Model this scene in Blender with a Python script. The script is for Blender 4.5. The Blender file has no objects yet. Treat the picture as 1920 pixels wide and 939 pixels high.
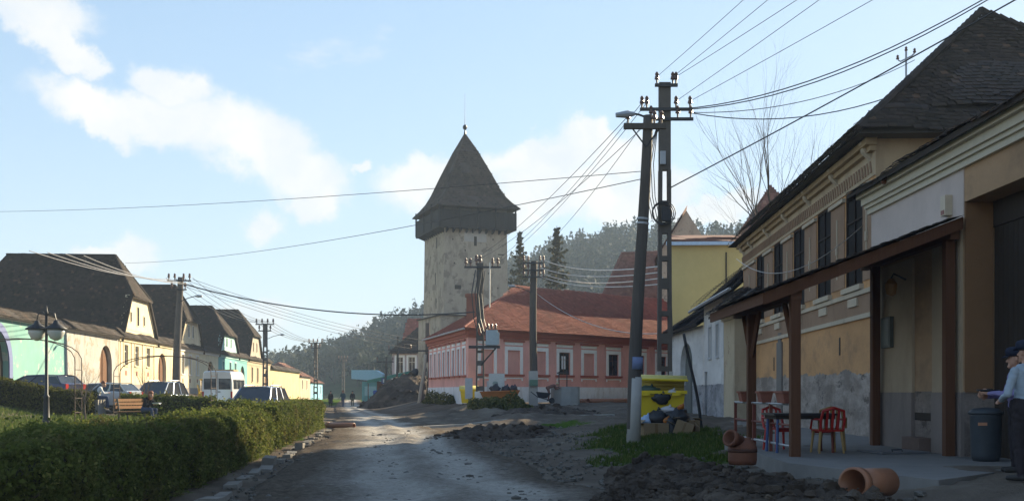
import bpy, math, random
import numpy as np
from mathutils import Vector, Matrix, noise

random.seed(7); np.random.seed(7)
S = bpy.context.scene
COL = S.collection
R = math.radians

# ------------------------------------------------------------------ camera
cam_d = bpy.data.cameras.new('camera'); cam = bpy.data.objects.new('camera', cam_d); COL.objects.link(cam)
cam.location = (0, 0, 1.6); cam.rotation_euler = (R(90), 0, 0)
cam_d.sensor_width = 36; cam_d.lens = 36 * 2000 / 1920
cam_d.shift_y = (735 - 469.5) / 1920
cam_d.clip_end = 8000; S.camera = cam

# ------------------------------------------------------------------ sun, sky, exposure
SUN_AZ, SUN_EL = R(40.6), R(21)
sd = bpy.data.lights.new('sun', 'SUN'); sd.energy = 5.0; sd.angle = R(0.6); sd.color = (1.0, 0.84, 0.58)
sun = bpy.data.objects.new('sun', sd); COL.objects.link(sun)
sdir = Vector((math.sin(SUN_AZ) * math.cos(SUN_EL), math.cos(SUN_AZ) * math.cos(SUN_EL), math.sin(SUN_EL)))
sun.rotation_euler = sdir.to_track_quat('Z', 'Y').to_euler(); sun.location = sdir * 400

W = bpy.data.worlds.new('World'); S.world = W; W.use_nodes = True
nt = W.node_tree; N = nt.nodes; L = nt.links; N.clear()
def nd(t, **k):
    n = N.new(t)
    for a, b in k.items(): setattr(n, a, b)
    return n
def math_n(op, a, b=None, c=None, clamp=False):
    n = nd('ShaderNodeMath', operation=op, use_clamp=clamp)
    for i, x in enumerate((a, b, c)):
        if x is None: continue
        if isinstance(x, (int, float)): n.inputs[i].default_value = x
        else: L.new(x, n.inputs[i])
    return n.outputs[0]
sky = nd('ShaderNodeTexSky', sky_type='NISHITA', sun_disc=False, sun_elevation=SUN_EL, sun_rotation=SUN_AZ,
         altitude=300, air_density=1.0, dust_density=0.25, ozone_density=2.2)
bg_sky = nd('ShaderNodeBackground'); bg_sky.inputs[1].default_value = 0.1
# even the sky out the way the camera's highlight roll-off does
srgb = nd('ShaderNodeSeparateColor'); crgb = nd('ShaderNodeCombineColor'); L.new(sky.outputs[0], srgb.inputs[0])
for i, (ka, kb) in enumerate(((1.42, .36), (1.47, .305), (1.56, .275))):
    L.new(math_n('DIVIDE', math_n('MULTIPLY', srgb.outputs[i], ka), math_n('ADD', math_n('MULTIPLY', srgb.outputs[i], kb), 1.0)), crgb.inputs[i])
L.new(crgb.outputs[0], bg_sky.inputs[0])
tc = nd('ShaderNodeTexCoord'); sep = nd('ShaderNodeSeparateXYZ'); L.new(tc.outputs['Generated'], sep.inputs[0])
az = math_n('ARCTAN2', sep.outputs[0], sep.outputs[1]); el = math_n('ARCSINE', sep.outputs[2])
cmb = nd('ShaderNodeCombineXYZ'); L.new(az, cmb.inputs[0]); L.new(el, cmb.inputs[1])
def sky_az_el(px, py):
    a = math.atan((px - 960) / 2000); return a, math.atan((735 - py) / 2000 * math.cos(a))
# warp the sky coordinates so the cumulus outlines billow
wn = nd('ShaderNodeTexNoise'); wn.inputs['Scale'].default_value = 13; wn.inputs['Detail'].default_value = 11; wn.inputs['Roughness'].default_value = 0.67
L.new(cmb.outputs[0], wn.inputs['Vector'])
wsub = nd('ShaderNodeVectorMath', operation='SUBTRACT'); L.new(wn.outputs['Color'], wsub.inputs[0]); wsub.inputs[1].default_value = (.5, .5, .5)
wsc = nd('ShaderNodeVectorMath', operation='SCALE'); L.new(wsub.outputs[0], wsc.inputs[0]); wsc.inputs['Scale'].default_value = 0.085
wad = nd('ShaderNodeVectorMath', operation='ADD'); L.new(cmb.outputs[0], wad.inputs[0]); L.new(wsc.outputs[0], wad.inputs[1])
CL = [(70, 15, 95, 34, 0), (110, 70, 70, 34, -25), (150, 105, 50, 24, 0), (170, 180, 110, 36, -10), (330, 150, 70, 36, -20), (300, 215, 140, 46, -12),
      (430, 250, 140, 56, -14), (520, 262, 62, 46, 0), (200, 225, 60, 30, -30), (575, 320, 78, 56, -20), (590, 370, 50, 38, 0), (500, 420, 40, 40, -30), (676, 304, 26, 14, 0),
      (232, 482, 46, 30, 0), (180, 470, 40, 16, 0), (830, 330, 130, 42, 10), (1010, 290, 130, 38, 5), (1110, 250, 75, 32, 0), (1170, 280, 80, 46, 0), (1060, 350, 170, 52, 0),
      (1330, 400, 110, 28, 0), (1230, 350, 70, 40, 0), (470, 585, 70, 26, 0), (690, 610, 80, 18, 0), (960, 400, 60, 40, 0), (1180, 380, 100, 34, 0)]
cur = None
for px, py, rx, ry, ro in CL:
    a, e = sky_az_el(px, py)
    m = nd('ShaderNodeMapping', vector_type='TEXTURE'); L.new(wad.outputs[0], m.inputs['Vector'])
    m.inputs['Location'].default_value = (a, e, 0); m.inputs['Rotation'].default_value = (0, 0, R(ro)); m.inputs['Scale'].default_value = (rx / 2000 * 1.12, ry / 2000 * 1.12, 1)
    ln = nd('ShaderNodeVectorMath', operation='LENGTH'); L.new(m.outputs[0], ln.inputs[0])
    f = math_n('SUBTRACT', 1.0, ln.outputs['Value'])
    cur = f if cur is None else math_n('SMOOTH_MAX', cur, f, 0.25)
# the same sort of broken cumulus everywhere else in the sky
gn = nd('ShaderNodeTexNoise'); gn.inputs['Scale'].default_value = 3.1; gn.inputs['Detail'].default_value = 8; gn.inputs['Roughness'].default_value = 0.58
gmap = nd('ShaderNodeMapping'); gmap.inputs['Scale'].default_value = (1, 1, 2.4); gmap.inputs['Location'].default_value = (4.1, 2.2, 0.7); L.new(tc.outputs['Generated'], gmap.inputs['Vector'])
L.new(gmap.outputs[0], gn.inputs['Vector'])
gf = math_n('MULTIPLY', math_n('SUBTRACT', gn.outputs[0], 0.66), 5.0)
cur = math_n('MAXIMUM', cur, gf)
dens = nd('ShaderNodeMapRange', interpolation_type='SMOOTHSTEP'); L.new(cur, dens.inputs[0])
dens.inputs['From Min'].default_value = -0.12; dens.inputs['From Max'].default_value = 0.5
dens_o = math_n('MULTIPLY', dens.outputs[0], 0.92)
ln2 = nd('ShaderNodeTexNoise'); ln2.inputs['Scale'].default_value = 17; ln2.inputs['Detail'].default_value = 5; L.new(wad.outputs[0], ln2.inputs['Vector'])
ccr = nd('ShaderNodeValToRGB'); L.new(ln2.outputs[0], ccr.inputs[0])
ccr.color_ramp.elements[0].position = 0.33; ccr.color_ramp.elements[0].color = (0.78, 0.83, 0.89, 1)
ccr.color_ramp.elements[1].position = 0.62; ccr.color_ramp.elements[1].color = (0.98, 0.95, 0.90, 1)
bg_c = nd('ShaderNodeBackground'); bg_c.inputs[1].default_value = 0.37; L.new(ccr.outputs[0], bg_c.inputs[0])
mixs = nd('ShaderNodeMixShader'); L.new(dens_o, mixs.inputs[0]); L.new(bg_sky.outputs[0], mixs.inputs[1]); L.new(bg_c.outputs[0], mixs.inputs[2])
wo = nd('ShaderNodeOutputWorld'); L.new(mixs.outputs[0], wo.inputs[0])

vs = S.view_settings; vs.view_transform = 'Standard'; vs.look = 'None'; vs.exposure = 1.6; vs.gamma = 1.0; vs.use_curve_mapping = False
S.cycles.max_bounces = 5; S.cycles.diffuse_bounces = 3; S.cycles.glossy_bounces = 2; S.cycles.transmission_bounces = 3; S.cycles.transparent_max_bounces = 6; S.cycles.volume_bounces = 0
S.cycles.use_denoising = True

# ------------------------------------------------------------------ materials
MATS = {}
class NT:
    def __init__(s, name):
        s.m = bpy.data.materials.new(name); s.m.use_nodes = True; s.t = s.m.node_tree; s.b = s.t.nodes['Principled BSDF']
        s.geo = s.t.nodes.new('ShaderNodeNewGeometry')
    def n(s, t, **k):
        n = s.t.nodes.new(t)
        for a, b in k.items(): setattr(n, a, b)
        return n
    def link(s, a, b): s.t.links.new(a, b)
    def noise(s, scale, detail=4, rough=.55, vec=None, stretch=None):
        n = s.n('ShaderNodeTexNoise'); n.inputs['Scale'].default_value = scale; n.inputs['Detail'].default_value = detail; n.inputs['Roughness'].default_value = rough
        v = vec or s.geo.outputs['Position']
        if stretch:
            m = s.n('ShaderNodeMapping'); m.inputs['Scale'].default_value = stretch; s.link(v, m.inputs['Vector']); v = m.outputs[0]
        s.link(v, n.inputs['Vector']); return n.outputs[0]
    def ramp(s, fac, stops):
        r = s.n('ShaderNodeValToRGB'); s.link(fac, r.inputs[0]); e = r.color_ramp.elements
        while len(e) < len(stops): e.new(0.5)
        for i, (p, c) in enumerate(stops): e[i].position = p; e[i].color = (*c, 1) if len(c) == 3 else c
        return r.outputs[0]
    def mix(s, fac, a, b, mode='MIX'):
        m = s.n('ShaderNodeMix', data_type='RGBA', blend_type=mode)
        for sock, x in ((m.inputs[0], fac), (m.inputs[6], a), (m.inputs[7], b)):
            if isinstance(x, (int, float)): sock.default_value = x
            elif isinstance(x, tuple): sock.default_value = (*x, 1) if len(x) == 3 else x
            else: s.link(x, sock)
        return m.outputs[2]
    def attr(s, name):
        a = s.n('ShaderNodeAttribute'); a.attribute_name = name; return a.outputs['Fac']
    def mathn(s, op, a, b=0.0, clamp=False):
        n = s.n('ShaderNodeMath', operation=op, use_clamp=clamp)
        for i, x in enumerate((a, b)):
            if isinstance(x, (int, float)): n.inputs[i].default_value = x
            else: s.link(x, n.inputs[i])
        return n.outputs[0]
    def bump(s, h, strength=.3, dist=.02):
        b = s.n('ShaderNodeBump'); b.inputs['Strength'].default_value = strength; b.inputs['Distance'].default_value = dist; s.link(h, b.inputs['Height']); s.link(b.outputs[0], s.b.inputs['Normal'])
    def done(s, col, rough=.85, spec=.3, metal=0):
        if isinstance(col, tuple): s.b.inputs['Base Color'].default_value = (*col, 1)
        else: s.link(col, s.b.inputs['Base Color'])
        if isinstance(rough, (int, float)): s.b.inputs['Roughness'].default_value = rough
        else: s.link(rough, s.b.inputs['Roughness'])
        s.b.inputs['Specular IOR Level'].default_value = spec; s.b.inputs['Metallic'].default_value = metal
        return s.m
def sc3(c, k): return tuple(max(0, min(1, x * k)) for x in c)

def plain(name, col, rough=.7, spec=.3, metal=0, var=.18, scale=6., bump=.15):
    if name in MATS: return MATS[name]
    t = NT(name); n1 = t.noise(scale, 5)
    c = t.mix(n1, sc3(col, 1 - var), sc3(col, 1 + var))
    if bump: t.bump(t.noise(scale * 7, 3), bump, .01)
    MATS[name] = t.done(c, rough, spec, metal); return MATS[name]

def plaster(name, col, dirt=(.18, .15, .12), amount=.5, patch=None, patch_at=.62, sc=1.0, bump=.35):
    """lime render: cloudy tone, vertical weather streaks, worn patches"""
    if name in MATS: return MATS[name]
    t = NT(name)
    big = t.noise(.55 * sc, 6, .62); streak = t.noise(1.0, 6, .66, stretch=(1.5 * sc, 1.5 * sc, .5 * sc)); fine = t.noise(14 * sc, 4)
    c = t.mix(t.ramp(big, [(.3, (0, 0, 0)), (.7, (1, 1, 1))]), sc3(col, .84), sc3(col, 1.1))
    c = t.mix(t.mathn('MULTIPLY', t.ramp(streak, [(.5, (0, 0, 0)), (.72, (1, 1, 1))]), amount), c, dirt)
    if patch:
        pm = t.noise(1.15 * sc, 7, .68)
        c = t.mix(t.ramp(pm, [(patch_at, (0, 0, 0)), (patch_at + .035, (1, 1, 1))]), c, patch)
    c = t.mix(t.mathn('MULTIPLY', fine, .22), c, dirt)
    t.bump(t.mathn('ADD', t.noise(3 * sc, 6), t.mathn('MULTIPLY', fine, .4)), bump, .03)
    MATS[name] = t.done(c, .92, .15); return MATS[name]

def tilemat(name, dark, light, odd, moss=None):
    if name in MATS: return MATS[name]
    t = NT(name); r = t.attr('rnd')
    c = t.ramp(r, [(0, dark), (.55, light), (.93, light), (1, odd)])
    big = t.noise(.6, 6, .65)
    c = t.mix(t.mathn('MULTIPLY', t.ramp(big, [(.42, (0, 0, 0)), (.72, (1, 1, 1))]), .65), c, moss or sc3(dark, .7))
    t.bump(t.noise(40, 3), .3, .01)
    MATS[name] = t.done(c, .88, .2); return MATS[name]

def woodmat(name, col, var=.35, rough=.8):
    if name in MATS: return MATS[name]
    t = NT(name)
    g = t.noise(1., 6, .6, stretch=(22, 22, 1.1)); b = t.noise(.9, 4)
    c = t.mix(g, sc3(col, 1 - var), sc3(col, 1 + var)); c = t.mix(t.mathn('MULTIPLY', b, .4), c, sc3(col, .55))
    t.bump(g, .35, .01); MATS[name] = t.done(c, rough, .2); return MATS[name]

def leafmat(name, a, b, c=None, transl=.35):
    if name in MATS: return MATS[name]
    t = NT(name); r = t.attr('rnd')
    stops = [(0, a), (.8, b), (1, c or b)]
    col = t.ramp(r, stops)
    n = t.noise(.8, 4); col = t.mix(t.mathn('MULTIPLY', n, .45), col, sc3(a, .8))
    t.done(col, .8, .1)
    tr = t.n('ShaderNodeBsdfTranslucent'); t.link(col, tr.inputs[0])
    mx = t.n('ShaderNodeMixShader'); mx.inputs[0].default_value = transl
    t.link(t.b.outputs[0], mx.inputs[1]); t.link(tr.outputs[0], mx.inputs[2])
    t.link(mx.outputs[0], t.t.nodes['Material Output'].inputs[0])
    MATS[name] = t.m; return t.m

def glassmat(name, col=(.02, .022, .028), rough=.06):
    if name in MATS: return MATS[name]
    t = NT(name); n = t.noise(1.3, 3)
    t.bump(t.noise(2.2, 2), .04, .02)
    MATS[name] = t.done(t.mix(n, sc3(col, .6), sc3(col, 1.5)), rough, .6); return MATS[name]

def soilmat(name, a, b, c, sc=1.0, bump=.8):
    if name in MATS: return MATS[name]
    t = NT(name)
    n1 = t.noise(.7 * sc, 7, .65); n2 = t.noise(9 * sc, 6, .7); n3 = t.noise(45 * sc, 3, .6)
    col = t.ramp(n1, [(.3, a), (.5, b), (.68, c)])
    col = t.mix(t.mathn('MULTIPLY', n2, .6), col, sc3(a, .75)); col = t.mix(t.ramp(n3, [(.62, (0, 0, 0)), (.75, (.35, .35, .35))]), col, sc3(c, 1.2))
    t.bump(t.mathn('ADD', n2, t.mathn('MULTIPLY', n3, .5)), bump, .05)
    MATS[name] = t.done(col, .95, .15); return MATS[name]

# ------------------------------------------------------------------ mesh helpers
WM = {}                                   # world matrices of things and parts
def wm(o): return WM.get(o, Matrix.Identity(4))

def thing(name, label, cat, loc=(0, 0, 0), rz=0, group=None):
    o = bpy.data.objects.new(name, None); COL.objects.link(o); o.empty_display_size = .2
    o.location = loc; o.rotation_euler = (0, 0, rz)
    WM[o] = Matrix.Translation(Vector(loc)) @ Matrix.Rotation(rz, 4, 'Z')
    o['label'] = label; o['category'] = cat
    if group: o['group'] = group
    return o
def tag(o, label=None, cat=None, group=None, kind=None):
    for k, v in (('label', label), ('category', cat), ('group', group), ('kind', kind)):
        if v: o[k] = v
    return o

class MB:
    def __init__(s): s.v = []; s.f = []; s.m = []; s.r = []
    def add(s, vs, fs, mi=0, rnd=None):
        k = len(s.v); s.v.extend([tuple(p) for p in vs]); rn = random.random() if rnd is None else rnd
        for f in fs: s.f.append(tuple(i + k for i in f)); s.m.append(mi); s.r.append(rn)
        return s
    def poly(s, pts, mi=0): return s.add(pts, [tuple(range(len(pts)))], mi)
    def hexa(s, p, mi=0):        # 8 points: bottom loop then top loop
        return s.add(p, [(3, 2, 1, 0), (4, 5, 6, 7), (0, 1, 5, 4), (1, 2, 6, 5), (2, 3, 7, 6), (3, 0, 4, 7)], mi)
    def box(s, x0, x1, y0, y1, z0, z1, mi=0):
        return s.hexa([(x0, y0, z0), (x1, y0, z0), (x1, y1, z0), (x0, y1, z0), (x0, y0, z1), (x1, y0, z1), (x1, y1, z1), (x0, y1, z1)], mi)
    def obox(s, c, size, M=None, mi=0, taper=1.0):
        M = M or Matrix.Identity(3); a, b, h = size[0] / 2, size[1] / 2, size[2] / 2; c = Vector(c); P = []
        for z, k in ((-h, 1), (h, taper)):
            for x, y in ((-a, -b), (a, -b), (a, b), (-a, b)): P.append(c + M @ Vector((x * k, y * k, z)))
        return s.hexa(P, mi)
    def prism(s, pts, ext, mi=0):
        n = len(pts); e = Vector(ext); P = [Vector(p) for p in pts]; P += [p + e for p in P]
        return s.add(P, [tuple(range(n - 1, -1, -1)), tuple(range(n, 2 * n))] + [(i, (i + 1) % n, n + (i + 1) % n, n + i) for i in range(n)], mi)
    def tube(s, pts, r, n=6, mi=0, caps=True):
        P = [Vector(p) for p in pts]; rs = r if isinstance(r, (list, tuple)) else [r] * len(P); vs = []; prev = None
        for i, p in enumerate(P):
            d = (P[min(i + 1, len(P) - 1)] - P[max(i - 1, 0)]).normalized()
            if prev is None:
                a = d.cross(Vector((0, 0, 1)));  a = a if a.length > .05 else d.cross(Vector((1, 0, 0)))
            else: a = prev - d * prev.dot(d)
            a.normalize(); prev = a; b = d.cross(a)
            for k in range(n):
                t = 2 * math.pi * k / n; vs.append(p + (a * math.cos(t) + b * math.sin(t)) * rs[i])
        fs = []
        for i in range(len(P) - 1):
            for k in range(n):
                j = (k + 1) % n; fs.append((i * n + k, i * n + j, (i + 1) * n + j, (i + 1) * n + k))
        if caps: fs.append(tuple(range(n - 1, -1, -1))); fs.append(tuple((len(P) - 1) * n + k for k in range(n)))
        return s.add(vs, fs, mi)
    def lathe(s, prof, c=(0, 0, 0), n=14, mi=0, M=None, caps=True):
        vs = []; c = Vector(c)
        for r, z in prof:
            for k in range(n):
                t = 2 * math.pi * k / n; p = Vector((r * math.cos(t), r * math.sin(t), z)); vs.append(c + (M @ p if M else p))
        fs = [(i * n + k, i * n + (k + 1) % n, (i + 1) * n + (k + 1) % n, (i + 1) * n + k) for i in range(len(prof) - 1) for k in range(n)]
        if caps and prof[0][0] > 1e-4: fs.append(tuple(range(n - 1, -1, -1)))
        if caps and prof[-1][0] > 1e-4: fs.append(tuple((len(prof) - 1) * n + k for k in range(n)))
        return s.add(vs, fs, mi)
    def blob(s, c, rad, jit=.2, n=7, m=5, mi=0):
        vs = []; ph = random.random() * 50; rx, ry, rz = rad if isinstance(rad, tuple) else (rad, rad, rad)
        for i in range(m + 1):
            t = math.pi * i / m
            for k in range(n):
                p = 2 * math.pi * k / n; d = Vector((math.sin(t) * math.cos(p), math.sin(t) * math.sin(p), math.cos(t)))
                q = 1 + jit * noise.noise(d * 1.7 + Vector((ph, ph * .3, 0))) * 2
                vs.append((c[0] + d.x * rx * q, c[1] + d.y * ry * q, c[2] + d.z * rz * q))
        return s.add(vs, [(i * n + k, i * n + (k + 1) % n, (i + 1) * n + (k + 1) % n, (i + 1) * n + k) for i in range(m) for k in range(n)], mi)
    def build(s, name, mats, parent=None, smooth=False, local=False, kind=None):
        vs = s.v
        if parent is not None and not local:
            inv = wm(parent).inverted(); vs = [tuple(inv @ Vector(p)) for p in vs]
        me = bpy.data.meshes.new(name); me.from_pydata(vs, [], s.f)
        ms = mats if isinstance(mats, (list, tuple)) else [mats]
        for m in ms: me.materials.append(m)
        if len(ms) > 1: me.polygons.foreach_set('material_index', s.m)
        a = me.attributes.new('rnd', 'FLOAT', 'FACE'); a.data.foreach_set('value', s.r)
        if smooth: me.polygons.foreach_set('use_smooth', [True] * len(s.f))
        me.update()
        return link(name, me, parent, kind)

def link(name, me, parent=None, kind=None):
    o = bpy.data.objects.new(name, me); COL.objects.link(o)
    if parent is not None: o.parent = parent; WM[o] = wm(parent)
    if kind: o['kind'] = kind
    return o
def npmesh(name, V, F, mats, rnd=None, parent=None, kind=None, smooth=False):
    """fast quads: V (n,3), F (m,4)"""
    V = np.asarray(V, np.float64)
    if parent is not None:
        inv = np.array(wm(parent).inverted()); V = V @ inv[:3, :3].T + inv[:3, 3]
    F = np.asarray(F, np.int32); me = bpy.data.meshes.new(name)
    me.vertices.add(len(V)); me.vertices.foreach_set('co', V.astype(np.float32).ravel())
    k = F.shape[1]; me.loops.add(F.size); me.loops.foreach_set('vertex_index', F.ravel())
    me.polygons.add(len(F)); me.polygons.foreach_set('loop_start', np.arange(0, F.size, k, dtype=np.int32))
    me.polygons.foreach_set('loop_total', np.full(len(F), k, np.int32))
    if smooth: me.polygons.foreach_set('use_smooth', np.ones(len(F), bool))
    for m in (mats if isinstance(mats, (list, tuple)) else [mats]): me.materials.append(m)
    if rnd is not None:
        a = me.attributes.new('rnd', 'FLOAT', 'FACE'); a.data.foreach_set('value', np.asarray(rnd, np.float32))
    me.update(calc_edges=True); me.validate()
    return link(name, me, parent, kind)
def tree_copy(o, parent=None):
    c = o.copy(); COL.objects.link(c); c.parent = parent; WM[c] = wm(o)
    for ch in o.children: tree_copy(ch, c)
    return c

class Fr:
    """facade frame: u along the wall, v up, w outward"""
    def __init__(s, p, d, flip=False):
        s.p = Vector((p[0], p[1], p[2] if len(p) > 2 else 0)); d = Vector((d[0], d[1], 0)).normalized(); s.u = d
        s.n = Vector((d.y, -d.x, 0)) * (-1 if flip else 1)
    def __call__(s, u, v, w=0): return s.p + s.u * u + s.n * w + Vector((0, 0, v))
    def box(s, mb, u0, u1, v0, v1, w0, w1, mi=0):
        mb.hexa([s(u0, v0, w0), s(u1, v0, w0), s(u1, v0, w1), s(u0, v0, w1), s(u0, v1, w0), s(u1, v1, w0), s(u1, v1, w1), s(u0, v1, w1)], mi)
    def quad(s, mb, u0, u1, v0, v1, w=0, mi=0): mb.poly([s(u0, v0, w), s(u1, v0, w), s(u1, v1, w), s(u0, v1, w)], mi)

def arch_pts(u0, u1, v1, n=10, rise=None):
    rise = rise or (u1 - u0) / 2; c = (u0 + u1) / 2; a = (u1 - u0) / 2
    return [(c - a * math.cos(math.pi * i / n), v1 - rise + rise * math.sin(math.pi * i / n)) for i in range(n + 1)]
def wall(fr, u0, u1, v0, v1, ops=(), depth=.3, mi=0, top=None):
    """wall face with openings (u0,u1,v0,v1[,arch rise]) and their reveals; a real thickness behind"""
    mb = MB(); us = sorted({u0, u1, *[o[0] for o in ops], *[o[1] for o in ops]}); vs = sorted({v0, v1, *[o[2] for o in ops], *[o[3] for o in ops]})
    for a, b in zip(us, us[1:]):
        for c, d in zip(vs, vs[1:]):
            m, k = (a + b) / 2, (c + d) / 2
            if not any(o[0] < m < o[1] and o[2] < k < o[3] for o in ops): fr.quad(mb, a, b, c, d, 0, mi)
    for o in ops:
        a, b, c, d = o[:4]
        if len(o) > 4:
            ap = arch_pts(a, b, d, 12, o[4]); h = len(ap) // 2
            for i in range(h): mb.poly([fr(a, d), fr(*ap[i]), fr(*ap[i + 1])], mi)
            for i in range(h, len(ap) - 1): mb.poly([fr(b, d), fr(*ap[i]), fr(*ap[i + 1])], mi)
            line = [(a, c)] + ap + [(b, c)]
        else: line = [(a, c), (a, d), (b, d), (b, c)]
        for (p, q), (r_, t) in zip(line, line[1:]): mb.poly([fr(p, q), fr(p, q, -depth), fr(r_, t, -depth), fr(r_, t)], mi)
        if c > v0 + .01: mb.poly([fr(a, c), fr(b, c), fr(b, c, -depth), fr(a, c, -depth)], mi)
    return mb

def inpoly(pts, x, y):
    ins = np.zeros(x.shape, bool); n = len(pts); j = n - 1
    for i in range(n):
        xi, yi = pts[i]; xj, yj = pts[j]
        if yi != yj:
            ins ^= ((yi > y) != (yj > y)) & (x < (xj - xi) * (y - yi) / (yj - yi) + xi)
        j = i
    return ins
def tile_geo(O, eave, pts3, tw=.19, th=.17, lift=.022, sag=.04, long_=.26):
    """beaver-tail tiles over the plane polygon pts3. returns centres, and arrays (n,8,3) of corner points"""
    O = Vector(O); u = (Vector(eave) - O).normalized(); P = [Vector(p) for p in pts3]
    nrm = None
    for p in P:
        c = u.cross(p - O)
        if c.length > .5: nrm = c.normalized(); break
    if nrm.z < 0: nrm = -nrm
    s = nrm.cross(u).normalized()
    if s.z < 0: s = -s
    p2 = [((p - O).dot(u), (p - O).dot(s)) for p in P]
    umin, umax = min(p[0] for p in p2), max(p[0] for p in p2); smin, smax = min(p[1] for p in p2), max(p[1] for p in p2)
    rows = int((smax - smin) / th) + 1; cols = int((umax - umin) / tw) + 2
    jj, ii = np.meshgrid(np.arange(rows), np.arange(cols), indexing='ij')
    cu = umin + (ii + .5 * (jj % 2)) * tw; cs = smin + (jj + .5) * th
    ok = inpoly(p2, cu.ravel(), cs.ravel()); cu = cu.ravel()[ok]; cs = cs.ravel()[ok]; n = len(cu)
    rng = np.random.default_rng(int(abs(O.x * 31 + O.y * 17 + O.z * 7)) + n)
    cu = cu + rng.normal(0, .012, n); cs = cs + rng.normal(0, .016, n)
    w = tw * .47; z1 = lift + rng.random(n) * .016 + (rng.random(n) < .03) * .02; z0 = .004 + rng.random(n) * .004
    sg = sag * (np.sin(cu * .9 + 1.3 * O.x) * np.sin(cs * 1.1 + .7) + .5 * np.sin(cu * 2.3 + cs))
    lo, hi = cs - long_ / 2, cs + long_ / 2; sk = rng.normal(0, .012, n)
    U = np.array(u); Sv = np.array(s); Nn = np.array(nrm); O_ = np.array(O)
    def pt(a, b, c): return O_ + a[:, None] * U + b[:, None] * Sv + c[:, None] * Nn
    top = [pt(cu - w + sk, lo, z1 + sg), pt(cu + w + sk, lo, z1 + sg), pt(cu + w, hi, z0 + sg), pt(cu - w, hi, z0 + sg)]
    bot = [pt(cu - w + sk, lo, z1 + sg - .02), pt(cu + w + sk, lo, z1 + sg - .02)]
    V = np.stack(top + bot, 1); C = pt(cu, cs, z1 + sg)
    return C, V, rng.random(n)
TF = np.array([[0, 1, 2, 3], [4, 5, 1, 0], [4, 0, 3, 3], [1, 5, 2, 2]])
def tiles(planes, name, mat, parent, single=0, **k):
    """planes: list of (O, eave_end, polygon); the `single` tiles nearest the camera become objects, the rest one part"""
    C, V, Rn = [], [], []
    for O, e, pts in planes:
        c, v, r = tile_geo(O, e, pts, **k); C.append(c); V.append(v); Rn.append(r)
    C, V, Rn = np.concatenate(C), np.concatenate(V), np.concatenate(Rn)
    if single:
        order = np.argsort(np.linalg.norm(C - np.array([0, 0, 1.6]), axis=1)) if not callable(single) else np.argsort(single(C))
        near, far = order[:295], order[295:]
        inv = wm(parent).inverted(); shared = {}
        for i in near:
            me = bpy.data.meshes.new(name); c = Vector(C[i])
            me.from_pydata([tuple(Vector(p) - c) for p in V[i]], [], [(0, 1, 2, 3), (4, 5, 1, 0), (4, 0, 3), (1, 5, 2)])
            me.materials.append(mat); a = me.attributes.new('rnd', 'FLOAT', 'FACE'); a.data.foreach_set('value', [float(Rn[i])] * 4)
            o = bpy.data.objects.new(name, me); COL.objects.link(o); o.parent = parent; o.location = inv @ c; WM[o] = wm(parent)
    else: far = np.arange(len(C))
    if len(far):
        v = V[far].reshape(-1, 3); b = (np.arange(len(far)) * 6)[:, None]
        q = np.concatenate([b[:, None, :] + TF[None, :2]], 0).reshape(-1, 4)
        npmesh('tiling', v, q, mat, np.repeat(Rn[far], 2), parent, 'stuff')

def vnoise(x, y, s, seed=0):
    """numpy value noise"""
    x = np.asarray(x) / s + seed * 17.3; y = np.asarray(y) / s + seed * 9.1
    xi = np.floor(x).astype(int); yi = np.floor(y).astype(int); fx = x - xi; fy = y - yi; fx = fx * fx * (3 - 2 * fx); fy = fy * fy * (3 - 2 * fy)
    def h(a, b):
        k = (a * 374761393 + b * 668265263 + seed * 1274126177) & 0x7fffffff; k = ((k ^ (k >> 13)) * 1274126177) & 0x7fffffff
        return ((k ^ (k >> 16)) & 0xffff) / 65535.0
    return (h(xi, yi) * (1 - fx) + h(xi + 1, yi) * fx) * (1 - fy) + (h(xi, yi + 1) * (1 - fx) + h(xi + 1, yi + 1) * fx) * fy

def cards(C, N_, size, rng, tilt=.9):
    """random quads (leaves) at centres C with outward normals N_"""
    n = len(C); d = rng.normal(0, 1, (n, 3)) * tilt + N_; d /= np.linalg.norm(d, axis=1)[:, None] + 1e-9
    t = rng.normal(0, 1, (n, 3)); a = np.cross(d, t); a /= np.linalg.norm(a, axis=1)[:, None] + 1e-9; b = np.cross(d, a)
    sz = (size * (.6 + .8 * rng.random(n)))[:, None] if not np.isscalar(size) else (size * (.6 + .8 * rng.random(n)))[:, None]
    V = np.stack([C - a * sz * .5, C + b * sz * .32, C + a * sz * .6, C - b * sz * .32], 1).reshape(-1, 3)
    return V, np.arange(4 * n).reshape(n, 4)

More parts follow.
